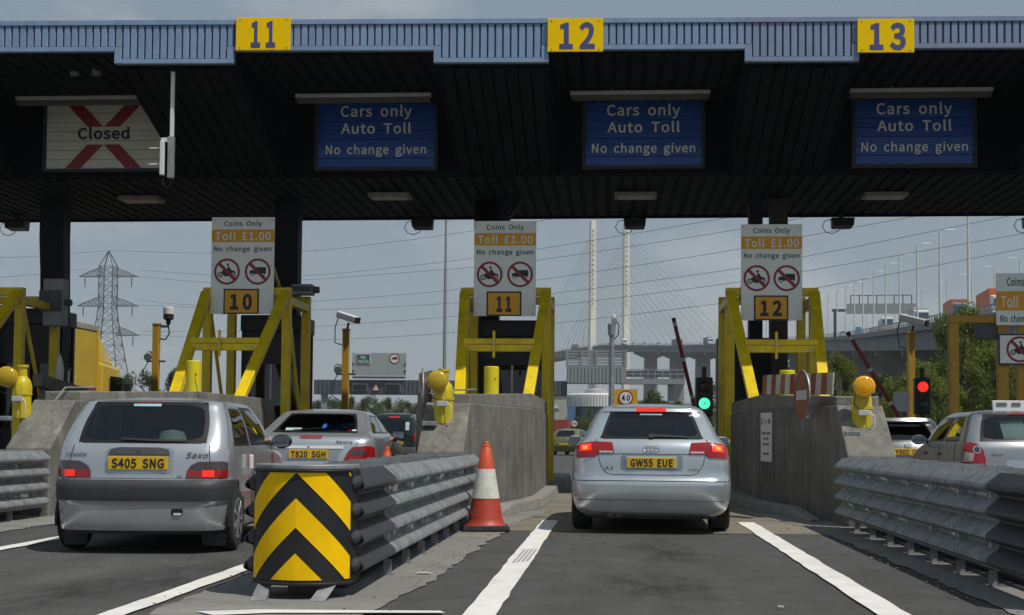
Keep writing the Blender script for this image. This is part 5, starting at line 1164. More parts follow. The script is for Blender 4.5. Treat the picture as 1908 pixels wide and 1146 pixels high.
# ------------------------------------------------------------------ drivers (only their arms show)
def driver(label, X, Y, yaw, shirt):
    t = thing('person', label, 'person', (X, Y, 0), yaw, 'drivers resting an arm on the window')
    pts = [(0, 0, .58), (0, .0, .78), (0, -.06, 1.0), (0, -.07, 1.10), (0, -.05, 1.17), (0, -.03, 1.27),
           (.17, -.04, 1.02), (.35, .10, .97), (.42, .34, 1.0), (.45, .44, 1.005), (-.17, -.04, 1.02), (-.24, .12, .82), (-.16, .34, .88), (-.14, .42, .90),
           (.10, .15, .56), (.12, .45, .60), (.12, .6, .35), (-.10, .15, .56), (-.12, .45, .60), (-.12, .6, .35)]
    rr = [.15, .13, .15, .06, .055, .095, .065, .05, .038, .034, .065, .05, .038, .034, .09, .065, .05, .09, .065, .05]
    ed = [(0, 1), (1, 2), (2, 3), (3, 4), (4, 5), (2, 6), (6, 7), (7, 8), (8, 9), (2, 10), (10, 11), (11, 12), (12, 13), (0, 14), (14, 15), (15, 16), (0, 17), (17, 18), (18, 19)]
    for k in range(4):
        b = len(pts); y0 = .455
        pts += [(.475 - k * .014, y0 + .02, 1.01 - k * .004), (.49 - k * .012, y0 + .07, 1.0 - k * .006), (.50 - k * .012, y0 + .105, .975 - k * .006)]; rr += [.011, .010, .008]; ed += [(9, b), (b, b + 1), (b + 1, b + 2)]
    b = len(pts); pts += [(.425, .45, 1.025), (.42, .49, 1.03)]; rr += [.012, .010]; ed += [(9, b), (b, b + 1)]
    me = bpy.data.meshes.new('body'); me.from_pydata(pts, ed, []); o = link(me, 'body', M('skin', (.42, .24, .17), .55, var=.06), t)
    sk = o.modifiers.new('skin', 'SKIN'); 
    if not me.skin_vertices: 
        bmq = bmesh.new(); bmq.from_mesh(me); bmq.verts.layers.skin.verify(); bmq.to_mesh(me); bmq.free()
    for i, v in enumerate(me.skin_vertices[0].data): v.radius = (rr[i], rr[i]); v.use_root = (i == 0)
    ss = o.modifiers.new('sub', 'SUBSURF'); ss.levels = 1; ss.render_levels = 1
    sm_ = M('shirt_' + shirt, (.05, .06, .09) if shirt == 'dark' else (.35, .36, .38), .9, var=.15)
    mb = MB(); mb.lathe([(.17, .58), (.165, .75), (.19, .98), (.13, 1.07), (.07, 1.10)], c=(0, -.04, 0), n=16); mb.v = [(x * 1.15, y * .85, z) for x, y, z in mb.v]; mb.build('shirt', sm_, t, smooth=True)
    mb = MB(); mb.lathe([(.085, 1.20), (.11, 1.28), (.10, 1.34), (.05, 1.385), (0, 1.39)], c=(0, -.045, 0), n=14); mb.build('hair', M('hair', (.03, .022, .016), .8, var=.2), t, smooth=True)
    return t
driver('driver in dark shirt resting a bare arm on small hatchback window', -4.15 + .36 - .19, 11.5 + 1.65, rad(4.2), 'dark')
driver('driver of the silver fastback with a hand out of the window', -4.02 + .42 - .1, 17.6 + 1.95, rad(3), 'pale')
# ------------------------------------------------------------------ traffic lights, barrier arms, cameras
def traffic_light(px, py, Y, lit, label):
    c = atY(px, py, Y); t = thing('traffic_light', label, 'traffic light', (c.x, Y, 0), 0, 'toll lane signals'); z = c.z
    mb = MB(); mb.box(-.17, .17, -.1, .1, z - .40, z + .40); mb.build('housing', MT_black, t, bevel=.025)
    mb = MB(); mb.box(-.045, .045, .0, .09, .15, z + .62); mb.build('post', MT_black, t)
    for k, (dz, nm) in enumerate(((.2, 'red'), (-.13 if lit == 'green' else -.2, 'green'))):
        on = nm == lit
        col = {'red': (1, .03, .02), 'green': (.10, .95, .55)}[nm]
        mt = M('signal_' + nm + ('_on' if on else '_off'), col if on else tuple(q * .05 + .01 for q in col), .3, emit=1.0 if on else 0, var=.15, scale=14)
        mb = MB(); mb.lathe([(.115, 0), (.10, .02), (.05, .035), (0, .04)], c=(0, -.1, z + dz), axis=(0, -1, 0), n=22); L_ = mb.build('lens', mt, t, smooth=True)
        if on:
            mb = MB(); mb.lathe([(.02, .036), (.012, .046), (0, .046)], c=(0, -.1, z + dz), axis=(0, -1, 0), n=10); mb.build('lens_centre', MT_grey, L_)
        mb = MB(); mb.tube([(.125 * math.cos(rad(a)), -.1, z + dz + .125 * math.sin(rad(a))) for a in range(0, 181, 15)], .012, 6); mb.build('visor', MT_black, t, smooth=True)
    return t
traffic_light(1312, 740, 27.5, 'green', 'traffic light showing green beside right yellow frame')
traffic_light(1718, 738, 30.0, 'red', 'traffic light showing red in front of the trees')
def arm(p0, p1, Y, label):
    a, b = atY(*p0, Y), atY(*p1, Y); d = (b - a); base = a + d * ((a.z - .9) / (a.z - b.z))
    t = thing('barrier_arm', label, 'barrier arm', (base.x, Y, 0), 0, 'raised red barrier arms')
    o = Vector((base.x, Y, 0)); a_, b_ = a - o, base - o
    red = M('arm_red', (.30, .03, .025), .5, var=.15, scale=3, dirt=.2)
    mb = MB(); mb.beam(b_, a_, .085, .06, up=(0, 1, 0)); mb.build('boom', red, t, bevel=.01)
    for f in (.015, .30, .60, .85):
        q0, q1 = a_ + (b_ - a_) * f, a_ + (b_ - a_) * (f + .028); mb = MB(); mb.beam(q0, q1, .092, .068, up=(0, 1, 0)); mb.build('white_band', MT_wh, t)
    mb = MB(); mb.beam(a_ + (a_ - b_).normalized() * .07, a_, .09, .066, up=(0, 1, 0)); mb.build('end_cap', MT_black, t)
    mb = MB(); mb.box(-.2, .2, -.16, .16, .02, 1.0); mb.build('drive_cabinet', M('cabinet_red', (.22, .03, .03), .5, var=.1), t, bevel=.02)
arm((1256, 598), (1290, 742), 30.5, 'raised dark red barrier arm left of the green light')
arm((1582, 624), (1672, 772), 30.5, 'raised red barrier arm left of the red light')
def cctv(px, ptop, Y, kind, label, post=MT_ora):
    c = atY(px, ptop, Y); t = thing('camera_post', label, 'camera post', (c.x, Y, 0), 0, 'cameras on orange posts'); z = c.z
    mb = MB(); mb.box(-.08, .08, -.08, .08, 0, z); mb.build('post', post, t, bevel=.01)
    mb = MB(); mb.box(-.095, .095, -.095, .095, z, z + .05); mb.build('cap', post, t, bevel=.01)
    if kind == 'dome':
        mb = MB(); mb.beam((.06, 0, z - .03), (.28, 0, z - .03), .06, .06); mb.build('arm', MT_galv, t)
        mb = MB(); mb.lathe([(.02, 0), (.06, .04), (.06, .12), (.13, .16), (.13, .3), (.0, .3)], c=(.3, 0, z), n=16); mb.build('camera_body', MT_black, t, smooth=40)
        mb = MB(); mb.lathe([(.135, .28), (.14, .44), (.12, .46), (0, .46)], c=(.3, 0, z), n=16); mb.build('sun_hood', MT_wh, t, smooth=40)
        mb = MB(); mb.tube([(.3, 0, z), (.33, 0, z - .2), (.24, 0, z - .36), (.09, 0, z - .34)], .02); mb.build('cable', MT_cable, t, smooth=True)
    else:
        s_ = kind
        mb = MB(); mb.beam((.02, 0, z), (.06, 0, z + .2), .05, .05); mb.build('bracket', MT_black, t)
        mb = MB(); mb.beam((-.28 * s_ + .05, .12, z + .42), (.26 * s_ + .05, -.22, z + .24), .17, .17); mb.build('camera_body', MT_wh, t, bevel=.03)
        mb = MB(); mb.beam((.26 * s_ + .05, -.22, z + .24), (.30 * s_ + .05, -.245, z + .227), .15, .15); mb.build('lens_hood', MT_black, t)
        mb = MB(); mb.tube([(-.2, .1, z + .38), (-.3, .1, z + .1), (-.28, 0, z - .3), (-.1, 0, z - .36)], .015); mb.build('cable', MT_cable, t, smooth=True)
    if px < 1000:
        z2 = atY(px, 692 if px > 500 else 668, Y).z
        mb = MB(); mb.box(-.24, .24, -.03, .03, z2 - .09, z2 - .05); mb.build('side_bracket', MT_black, t)
        mb = MB(); mb.cyl((-.16, -.16, z2 + .02), (-.22, .16, z2 + .1), .1, n=14); mb.build('side_camera', MT_grey, t, smooth=True)
        mb = MB(); mb.tube([(-.2, 0, z2 - .08), (-.32, 0, z2 - .3), (-.34, 0, z2 - .6), (-.1, 0, z2 - .75)], .012); mb.build('side_cable', MT_cable, t, smooth=True)
cctv(292, 606, 33, 'dome', 'orange camera post with white-capped camera left of toll board 10')
cctv(645, 616, 33, 1, 'orange camera post with white box camera left of the high mast')
cctv(1697, 622, 33, 1, 'orange post with pale box camera left of the right trees')

# ------------------------------------------------------------------ orange gate and board at the right edge
Yg = 26.3
p = atY(1776, 590, Yg); q = atY(1862, 590, Yg); zt = p.z
t = thing('orange_gate', 'brown-orange steel gate frame at the right edge before the trees', 'gate', (p.x, Yg, 0))
w_ = q.x - p.x
mb = MB(); mb.box(-.09, .09, -.08, .08, 0, zt - .13); mb.build('post', MT_ora, t, bevel=.01)
mb = MB(); mb.box(-.09, w_ + 1.2, -.08, .08, zt - .125, zt + .02); mb.build('top_beam', MT_ora, t, bevel=.01)
for dx in (w_ + .05, w_ + .42):
    mb = MB(); mb.box(dx - .1, dx + .1, -.075, .075, 0, zt - .13); mb.build('post', MT_ora, t, bevel=.01)
mb = MB(); mb.box(.4, w_ - .06, -.05, .05, zt - .44, zt - .14); mb.build('lamp_box', MT_dgrey, t, bevel=.01)
a = atY(1856, 509, Yg - .15); b = atY(1962, 606, Yg - .15); wb, hb = b.x - a.x, a.z - b.z
t = thing('price_board', 'white Coins Only board cut by the right picture edge', 'sign', ((a.x + b.x) / 2, Yg - .15, b.z)); P = plane_y(-.004)
mb = MB(); mb.box(-wb / 2, wb / 2, 0, .03, 0, hb); mb.build('panel', MT_signw, t)
lettering(t, 'Coins Only', 0, hb * .84, wb * .62, MT_ink, P, h=.16, bold=.007)
mb = MB(); mb.add([(-wb / 2, -.003, hb * .28), (wb / 2, -.003, hb * .28), (wb / 2, -.003, hb * .65), (-wb / 2, -.003, hb * .65)], [(0, 1, 2, 3)]); mb.build('orange_band', MT_signo, t)
lettering(t, 'Toll £1.00', 0, hb * .46, wb * .84, MT_letw, plane_y(-.006), h=.23, bold=.008)
lettering(t, 'No change given', 0, hb * .13, wb * .86, MT_ink, P, h=.14, bold=.007)
a = atY(1862, 624, Yg - .15); b = atY(1950, 678, Yg - .15); wb, hb = b.x - a.x, a.z - b.z
t = thing('prohibition_board', 'white board with no motorcycles roundel at the right edge', 'sign', ((a.x + b.x) / 2, Yg - .15, b.z))
mb = MB(); mb.box(-wb / 2 - .02, wb / 2 + .02, .0, .03, -.02, hb + .02); mb.build('border', M('sign_navy', (.02, .03, .09), .5), t)
mb = MB(); mb.box(-wb / 2 + .01, wb / 2 - .01, -.006, -.001, .01, hb - .01); mb.build('panel', MT_signw, t)
roundel(t, -wb * .07, hb / 2, .25, lambda d: plane_y(-.008 - d), 'bike')
t = thing('road_sign', 'grey back of a small sign beside the red light', 'sign', tuple(atY(1680, 775, 31)))
mb = MB(); mb.box(-.18, .18, 0, .02, .1, .55); mb.build('panel', MT_wh, t); mb = MB(); mb.box(-.02, .02, .021, .06, -1.0, .55); mb.build('post', MT_galv, t)

# ------------------------------------------------------------------ yellow lorry at the left
LXX = atY(183, 650, 36.1).x
t = thing('lorry', 'yellow curtain-sided lorry beyond the left booth', 'lorry', (LXX - 1.262, 26.5, 0))
LY = M('lorry_yellow', (.50, .33, .02), .5, var=.1, scale=1.5, bump=.5, bscale=3.2, spread=(1, .6, 1.6)); LC = M('cab_yellow', (.58, .38, .015), .35, var=.05, coat=.4)
mb = MB(); mb.box(-1.25, 1.25, 0, 9.6, 1.0, 3.82); mb.build('curtain_body', LY, t, bevel=.03)
mb = MB(); mb.box(-1.27, 1.27, -.02, 9.62, 3.825, 4.0); mb.build('roof_rail', M('rail_grey', (.30, .28, .22), .5), t, bevel=.02)
mb = MB(); mb.box(1.252, 1.262, 0, 9.6, .98, 2.28); mb.build('red_band', M('band_red', (.22, .025, .03), .5, var=.2), t)
mb = MB(); mb.box(1.252, 1.275, 9.5, 9.62, 1.0, 3.83); mb.build('corner_post', LC, t)
mb = MB(); mb.hexa([(-1.2, 10.05, .9), (1.2, 10.05, .9), (1.2, 11.9, .9), (-1.2, 11.9, .9), (-1.2, 10.05, 3.05), (1.2, 10.05, 3.05), (1.12, 11.7, 2.95), (-1.12, 11.7, 2.95)]); mb.build('cab', LC, t, bevel=.12)
mb = MB(); mb.hexa([(-1.15, 10.1, 2.95), (1.15, 10.1, 2.95), (1.05, 11.5, 2.9), (-1.05, 11.5, 2.9), (-1.1, 10.15, 3.75), (1.1, 10.15, 3.75), (.95, 10.9, 3.45), (-.95, 10.9, 3.45)]); mb.build('wind_deflector', LC, t, bevel=.1)
mb = MB(); mb.box(1.2, 1.212, 10.7, 11.6, 1.9, 2.65); mb.build('side_window', MT_bglass, t)
mb = MB(); mb.box(1.22, 1.42, 11.7, 11.85, 1.9, 2.5); mb.build('mirror', MT_black, t, bevel=.03)
mb = MB(); mb.box(-1.1, 1.1, .4, 11.8, .6, .98); mb.build('chassis', MT_black, t)
for yy in (1.2, 2.4, 8.2, 11.1):
    for s_ in (-1, 1):
        mb = MB(); mb.lathe([(.3, -.14), (.5, -.14), (.5, .14), (.3, .14)], axis=(1, 0, 0), n=20); o = mb.build('wheel', MT_rub, t, smooth=40); o.location = (s_ * 1.05, yy, .5)

# ------------------------------------------------------------------ gantry, masts and signs down the road
Yq = 160.0
def GX(px): return atY(px, 720, Yq).x
def GZ(py, px=900): return atY(px, py, Yq).z
t = thing('sign_gantry', 'dark grey gantry spanning the road behind the booths', 'gantry', (GX(585), Yq, 0)); X0 = GX(585)
clad = M('gantry_clad', (.085, .10, .12), .55, var=.06, scale=1)
mb = MB(); mb.box(0, GX(1056) - X0, 0, 1.6, GZ(735, 700), GZ(708, 700)); mb.build('beam', clad, t)
rm = MB(); rm.box(-.12, .12, -.08, 0, GZ(734, 700), GZ(709, 700)); me = rm.mesh('cladding_rib'); me.materials.append(clad)
n = int((GX(1056) - X0) / .5)
for i in range(n):
    o = link(me, 'cladding_rib', None, t); o.location = (.25 + i * .5, 0, 0)
lg = M('gantry_light', (.27, .29, .30), .55, var=.08)
a, b = GX(1056) - X0, GX(1166) - X0
mb = MB(); mb.box(a, b, -.5, 1.4, GZ(715, 1100), GZ(683, 1100)); mb.build('plant_box', lg, t)
rm = MB(); rm.box(-.1, .1, -.58, -.5, GZ(714, 1100), GZ(684, 1100)); me = rm.mesh('cladding_rib'); me.materials.append(lg)
for i in range(int((b - a) / .42)):
    o = link(me, 'cladding_rib', None, t); o.location = (a + .2 + i * .42, 0, 0)
for i in range(6):
    z = GZ(682 - i * 5.2, 1100); mb = MB(); mb.box(a, b, -.3, .3, z - .02, z + .18); mb.build('louvre', lg, t)
for i in range(5):
    x = a + (b - a) * i / 4; mb = MB(); mb.box(x - .12, x + .12, -.45, .45, GZ(683, 1100), GZ(652, 1100)); mb.build('louvre_post', lg, t)
a2, b2 = b, GX(1276) - X0
mb = MB(); mb.box(a2, b2, -.3, 1.2, GZ(716, 1220), GZ(706, 1220)); mb.build('walkway_beam', lg, t)
mb = MB(); mb.box(a2, b2, 1.0, 1.1, GZ(702, 1220), GZ(690, 1220)); mb.build('walkway_mesh', MT_dgrey, t)
for i in range(9):
    x = a2 + (b2 - a2) * i / 8; mb = MB(); mb.box(x - .05, x + .05, -.3, -.2, GZ(706, 1220), GZ(688, 1220)); mb.build('handrail_post', lg, t)
for py in (689, 697):
    mb = MB(); mb.box(a2, b2, -.31, -.21, GZ(py, 1220) - .05, GZ(py, 1220) + .05); mb.build('handrail', lg, t)
for px in (603, 1250):
    x = GX(px) - X0; mb = MB(); mb.box(x - .35, x + .35, .3, 1.0, 0, GZ(735 if px < 1000 else 716, px)); mb.build('leg', lg, t)
def any_sign():
    a, b = GX(656), GX(757); z0, z1 = GZ(700, 700), GZ(658, 700)
    t = thing('overhead_sign', 'pale grey overhead sign with green Any Vehicle panel', 'sign', ((a + b) / 2, Yq - .3, z0)); w = b - a; h = z1 - z0
    for k in range(3):
        mb = MB(); mb.box(-w / 2 + k * w / 3 + .02, -w / 2 + (k + 1) * w / 3 - .02, 0, .2, 0, h); mb.build('panel', M('sign_grey', (.33, .37, .36), .5, var=.04), t)
    gx = -w / 2 + w * .21
    mb = MB(); mb.box(gx - .88, gx + .88, -.06, -.01, h - 1.35, h - .1); mb.build('green_border', MT_wh, t)
    mb = MB(); mb.box(gx - .80, gx + .80, -.09, -.061, h - 1.27, h - .18); mb.build('green_panel', M('sign_green', (.01, .13, .085), .5), t)
    lettering(t, 'Any', gx, h - .5, .62, MT_wh, plane_y(-.10), h=.36, bold=.008); lettering(t, 'Vehicle', gx, h - 1.0, 1.3, MT_wh, plane_y(-.10), h=.36, bold=.008)
    cx_, cz_ = w * .285, h - .68
    mb = disc(MB(), cx_, cz_, .62, plane_y(-.02)); mb.build('roundel_face', MT_wh, t); mb = disc(MB(), cx_, cz_, .62, plane_y(-.03), .5); mb.build('roundel_ring', MT_red, t)
    mb = MB(); mb.add([(cx_ - .36, -.03, cz_ - .1), (cx_ + .36, -.03, cz_ - .1), (cx_ + .36, -.03, cz_ + .2), (cx_ - .1, -.03, cz_ + .2), (cx_ - .3, -.03, cz_ + .05)], [(0, 1, 2, 3, 4)]); mb.build('pictogram_lorry', MT_ink, t)
    for s_ in (-1, 1):
        for z in (.55, 1.4):
            mb = MB(); mb.box(s_ * (w / 2 - .12) - .09, s_ * (w / 2 - .12) + .09, -.1, 0, z - .1, z + .1); mb.build('signal_lamp', MT_black, t)
    mb = MB(); mb.box(-w / 2 + .1, w / 2 - .1, -.1, .3, -.35, -.1); mb.build('mounting_rail', MT_dgrey, t)
any_sign()
t = thing('warning_triangle', 'red-edged warning triangle on the dark gantry beam', 'sign', (GX(701), Yq - .2, GZ(722, 701)))
mb = MB(); mb.prism([(-.52, -.42), (.52, -.42), (0, .52)], plane_y(0), (0, .05, 0)); mb.build('border', MT_red, t)
mb = MB(); mb.prism([(-.34, -.32), (.34, -.32), (0, .3)], plane_y(-.03), (0, .02, 0)); mb.build('face', MT_wh, t)
mb = disc(MB(), 0, -.06, .09, plane_y(-.035), n=10); mb.build('symbol', MT_ink, t)
for px, nm in ((671, 'left'), (733, 'right')):
    t = thing('message_panel', f'small dark message panel on the gantry beam, {nm} of the triangle', 'sign', (GX(px), Yq - .25, GZ(722, px)))
    mb = MB(); mb.box(-.9, .9, 0, .15, -.45, .45); mb.build('case', M('panel_rim', (.25, .26, .27), .5), t); mb = MB(); mb.box(-.83, .83, -.03, -.001, -.38, .38); mb.build('screen', MT_black, t)
# high mast and camera mast
c = atY(829, 600, 150); t = thing('high_mast', 'very tall thin lighting mast left of toll board 11', 'mast', (c.x, 150, 0))
mb = MB(); mb.tube([(0, 0, 0), (0, 0, 12), (0, 0, 20)], [.22, .19, .16], 10); mb.build('lower_shaft', MT_galv, t, smooth=True); mb = MB(); mb.tube([(0, 0, 20), (0, 0, 30)], [.14, .1], 10); mb.build('upper_shaft', MT_galv, t, smooth=True)
mb = MB(); mb.lathe([(.1, 30), (1.0, 30.1), (1.0, 30.4), (.1, 30.5)], n=14); mb.build('lamp_ring', MT_galv, t)
c = atY(1140, 600, 62); t = thing('camera_mast', 'grey camera mast behind the silver hatchback', 'mast', (c.x, 62, 0)); z = c.z
mb = MB(); mb.tube([(0, 0, 0), (0, 0, z - .6)], [.16, .11], 12); mb.build('shaft', MT_galv, t, smooth=True)
mb = MB(); mb.lathe([(.17, z - .62), (.19, z - .3), (.2, z - .1), (.13, z - .1)], n=12); mb.build('collar', MT_grey, t)
mb = MB(); mb.box(-.02, .22, -.12, .12, z - .1, z + .2); mb.build('camera_unit', MT_grey, t, bevel=.03); mb = MB(); mb.lathe([(.09, 0), (.09, .1), (0, .16)], c=(.1, 0, z + .2), n=10); mb.build('cap', MT_wh, t)
mb = MB(); mb.tube([(.2, 0, z + .1), (.34, 0, z - .2), (.3, 0, z - .6), (.1, 0, z - .8)], .025); mb.build('cable', MT_cable, t)
def speed_sign(px, py, Y, r, back, label):
    c = atY(px, py, Y); t = thing('speed_sign', label, 'speed sign', (c.x, Y, 0), 0, '40 speed limit signs'); z = c.z
    if back:
        mb = MB(); mb.box(-.52, .52, 0, .03, z - .5, z + .38); mb.build('backing_board', MT_signo if False else M('sign_amber', (.62, .36, .02), .5, var=.05), t)
    mb = MB(); mb.cyl((0, -.03, z), (0, -.005, z), r, n=28); mb.build('face', MT_wh, t); mb = disc(MB(), 0, z, r, plane_y(-.034), r * .82); mb.build('ring', MT_red, t)
    lettering(t, '40', 0, z, r * 1.15, MT_ink, plane_y(-.036), h=r * .75, bold=.014, name='speed_number')
    mb = MB(); mb.box(-.04, .04, .031, .1, 0, z); mb.build('post', MT_galv, t)
speed_sign(1166, 741, 60, .33, True, 'round 40 sign on amber board above the hatchback roof')
speed_sign(1070, 789, 110, .30, False, 'small round 40 sign left of the hatchback')
t = thing('container', 'red shipping container far off left of the hatchback', 'container', tuple(atZ(1040, 832, 0))); 
mb = MB(); mb.box(-3, 1.0, 0, 6, .3, 2.6); mb.build('body', M('container_red', (.30, .06, .05), .6, var=.1), t)
for i in range(9):
    mb = MB(); mb.box(-2.9 + i * .44, -2.7 + i * .44, -.05, 0, .35, 2.55); mb.build('corrugation', M('container_red', (.30, .06, .05)), t)
mb = MB(); mb.box(-2.9, .9, .3, 5.7, 0, .29); mb.build('trailer_bed', MT_black, t)
# round white-roofed building
Yb = 300.0; c = atY(1110, 745, Yb); t = thing('round_building', 'white drum-roofed building behind the hatchback', 'building', (c.x, Yb + 8, 0)); z0, z1 = atY(1110, 757, Yb).z, atY(1110, 732, Yb).z
mb = MB(); mb.lathe([(6.6, z0), (6.6, z1 - .3), (6.2, z1)], n=40); mb.build('drum_roof', MT_wh, t, smooth=30)
for i in range(32):
    a = -math.pi * i / 31; mb = MB(); mb.box(-.06, .06, -.12, 0, z0, z1 - .4); o = mb.build('roof_panel_joint', M('joint_grey', (.45, .46, .46), .5), t); o.location = (6.6 * math.cos(a), 6.6 * math.sin(a), 0); o.rotation_euler = (0, 0, a + math.pi / 2)
mb = MB(); mb.lathe([(2.6, z1 - .1), (2.6, z1 + .9), (1.2, z1 + 1.2), (1.2, z1 + 2.6)], n=24); mb.build('roof_turret', M('turret_grey', (.4, .41, .4), .5), t)
mb = MB(); mb.lathe([(5.6, 0), (5.6, z0)], n=32); mb.build('wall', M('wall_dark', (.09, .11, .13), .5, var=.2), t)
for k in range(7):
    a = -math.pi * (k + .5) / 7; mb = MB(); mb.box(-.7, .7, -.1, .05, z0 - 2.2, z0 - .4); o = mb.build('window', M('far_glass', (.06, .10, .16), .15), t); o.location = (5.62 * math.cos(a), 5.62 * math.sin(a), 0); o.rotation_euler = (0, 0, a + math.pi / 2)
mb = MB(); mb.box(-6.4, -4.6, -5.8, -3.5, 0, z0 - .05); mb.build('blue_panel', M('panel_blue', (.06, .16, .33), .5), t)
# pale sheds behind
for px, w_, py, Y, col, lb in ((1030, 26, 737, 420, (.40, .38, .33), 'pale low warehouse left of the white drum-roofed building'), (905, 40, 760, 380, (.33, .34, .34), 'grey low warehouse behind toll board 11')):
    a = atY(px, py, Y); t = thing('warehouse', lb, 'building', (a.x, Y, 0))
    mb = MB(); mb.box(-w_ / 2, w_ / 2, 0, 20, 0, a.z); mb.build('wall', M('shed_%d' % px, col, .7, var=.1, scale=.2), t)
    mb = MB(); mb.hexa([(-w_ / 2 - .4, -.4, a.z), (w_ / 2 + .4, -.4, a.z), (w_ / 2 + .4, 20.4, a.z), (-w_ / 2 - .4, 20.4, a.z), (-w_ / 2, 6, a.z + 1.2), (w_ / 2, 6, a.z + 1.2), (w_ / 2, 14, a.z + 1.2), (-w_ / 2, 14, a.z + 1.2)]); mb.build('roof', M('shed_roof', (.22, .25, .25), .6), t)
    for i in range(5):
        x = -w_ / 2 + w_ * (i + .5) / 5; mb = MB(); mb.box(x - 1.2, x + 1.2, -.06, .02, .2, a.z * .5); mb.build('loading_door', M('shed_door', (.2, .22, .22), .6), t)

# ------------------------------------------------------------------ the bridge and its viaduct
CTRL = [(34, 70, 9), (38, 120, 12.5), (42.8, 177, 16), (48.9, 242, 20), (54.8, 306, 24), (59.5, 400, 30), (57, 520, 37.5), (38, 667, 46), (14.5, 760, 52), (-11.5, 847, 57.3), (-70, 1060, 61.5), (-132, 1285, 61.5)]
def bez(pts, n):
    out = []
    for i in range(len(pts) - 1):
        p0, p1, p2, p3 = [Vector(pts[min(max(i + k, 0), len(pts) - 1)]) for k in (-1, 0, 1, 2)]
        for j in range(n):
            t = j / n; out.append(.5 * ((2 * p1) + (p2 - p0) * t + (2 * p0 - 5 * p1 + 4 * p2 - p3) * t * t + (3 * p1 - p0 - 3 * p2 + p3) * t ** 3))
    out.append(Vector(pts[-1])); return out
PATH = bez(CTRL, 8); CUM = [0]
for a, b in zip(PATH, PATH[1:]): CUM.append(CUM[-1] + (b - a).length)
def along(d):
    d = min(max(d, 0), CUM[-1] - .01); i = 0
    while CUM[i + 1] < d: i += 1
    f = (d - CUM[i]) / (CUM[i + 1] - CUM[i]); p = PATH[i].lerp(PATH[i + 1], f); tg = (PATH[i + 1] - PATH[i]).normalized(); return p, tg, Vector((tg.y, -tg.x, 0)).normalized()
def dist_at_y(y):
    i = 0
    while PATH[i + 1].y < y: i += 1
    return CUM[i] + (CUM[i + 1] - CUM[i]) * (y - PATH[i].y) / (PATH[i + 1].y - PATH[i].y)
br = thing('bridge', 'tall cable-stayed bridge with cream towers and long viaduct', 'bridge', (0, 0, 0))
DK = M('deck_concrete', (.20, .205, .21), .8, var=.15, scale=.08, streak=.1); GD = M('girder_steel', (.12, .135, .15), .6, var=.12, scale=.1)
TW = M('tower_cream', (.80, .77, .66), .8, var=.06, scale=.1); PC = M('pier_concrete', (.22, .22, .215), .85, var=.2, scale=.1, streak=.12)
def ribbon(name, sec, mat, d0, d1, step=14.):
    mb = MB(); n = max(2, int((d1 - d0) / step)); k = len(sec)
    for i in range(n + 1):
        p, tg, rt = along(d0 + (d1 - d0) * i / n); mb.v += [tuple(p + rt * a + Vector((0, 0, b))) for a, b in sec]
    mb.f += [(i * k + j, i * k + (j + 1) % k, (i + 1) * k + (j + 1) % k, (i + 1) * k + j) for i in range(n) for j in range(k)] + [tuple(range(k)), tuple(n * k + j for j in range(k))]
    mb.build(name, mat, br)
E1 = CUM[-1]
ribbon('deck', [(-1, 0), (21, 0), (21, -.7), (-1, -.7)], DK, 0, E1)
ribbon('edge_girder', [(0, -.71), (1.0, -.71), (1.0, -3.4), (0, -3.4)], GD, 0, E1)
ribbon('edge_girder', [(19, -.71), (20, -.71), (20, -3.4), (19, -3.4)], GD, 0, E1)
ribbon('soffit_slab', [(1.02, -.72), (18.98, -.72), (18.98, -1.5), (1.02, -1.5)], GD, 0, E1)
for o_ in (-.9, 20.7): 
    ribbon('parapet_rail', [(o_, 1.0), (o_ + .15, 1.0), (o_ + .15, 1.15), (o_, 1.15)], MT_grey, 0, E1)
    ribbon('parapet_rail', [(o_, .5), (o_ + .15, .5), (o_ + .15, .6), (o_, .6)], MT_grey, 0, E1)
    ribbon('parapet_base', [(o_, .0), (o_ + .2, .0), (o_ + .2, .25), (o_, .25)], DK, 0, E1)
pm = MB(); pm.box(-.07, .07, -.07, .07, .2, 1.1); pm = pm.mesh('parapet_post'); pm.materials.append(MT_grey)
d = 40.
while d < 420:
    p, tg, rt = along(d); q = p + rt * -.8; o = link(pm, 'parapet_post', None, br); o.location = q; d += 2.4 if d < 200 else 4.5
sm_ = MB(); sm_.box(-.1, .1, -.06, .0, -3.35, -.72); sm_ = sm_.mesh('web_stiffener'); sm_.materials.append(GD)
d = 30.
while d < 520:
    p, tg, rt = along(d); o = link(sm_, 'web_stiffener', None, br); o.location = p + rt * -.02; o.rotation_euler = (0, 0, math.atan2(tg.y, tg.x)); d += 7.
DT = dist_at_y(847)
d = 60.
while d < DT - 60:
    p, tg, rt = along(d); c = p + rt * 10; an = math.atan2(rt.y, rt.x); h = p.z - 3.45
    mb = MB(); mb.hexa([(-4.2, -1.3, 0), (4.2, -1.3, 0), (4.2, 1.3, 0), (-4.2, 1.3, 0), (-3.6, -1.1, h - 3.2), (3.6, -1.1, h - 3.2), (3.6, 1.1, h - 3.2), (-3.6, 1.1, h - 3.2)]); o = mb.build('pier', PC, br); o.location = (c.x, c.y, 0); o.rotation_euler = (0, 0, an)
    mb = MB(); mb.hexa([(-4.4, -1.2, h - 3.2), (4.4, -1.2, h - 3.2), (4.4, 1.2, h - 3.2), (-4.4, 1.2, h - 3.2), (-10, -1.2, h - .9), (10, -1.2, h - .9), (10, 1.2, h - .9), (-10, 1.2, h - .9)]); mb.box(-10, 10, -1.2, 1.2, h - .895, h); o2 = mb.build('pier_head', PC, br); o2.location = (c.x, c.y, 0); o2.rotation_euler = (0, 0, an)
    d += 46.
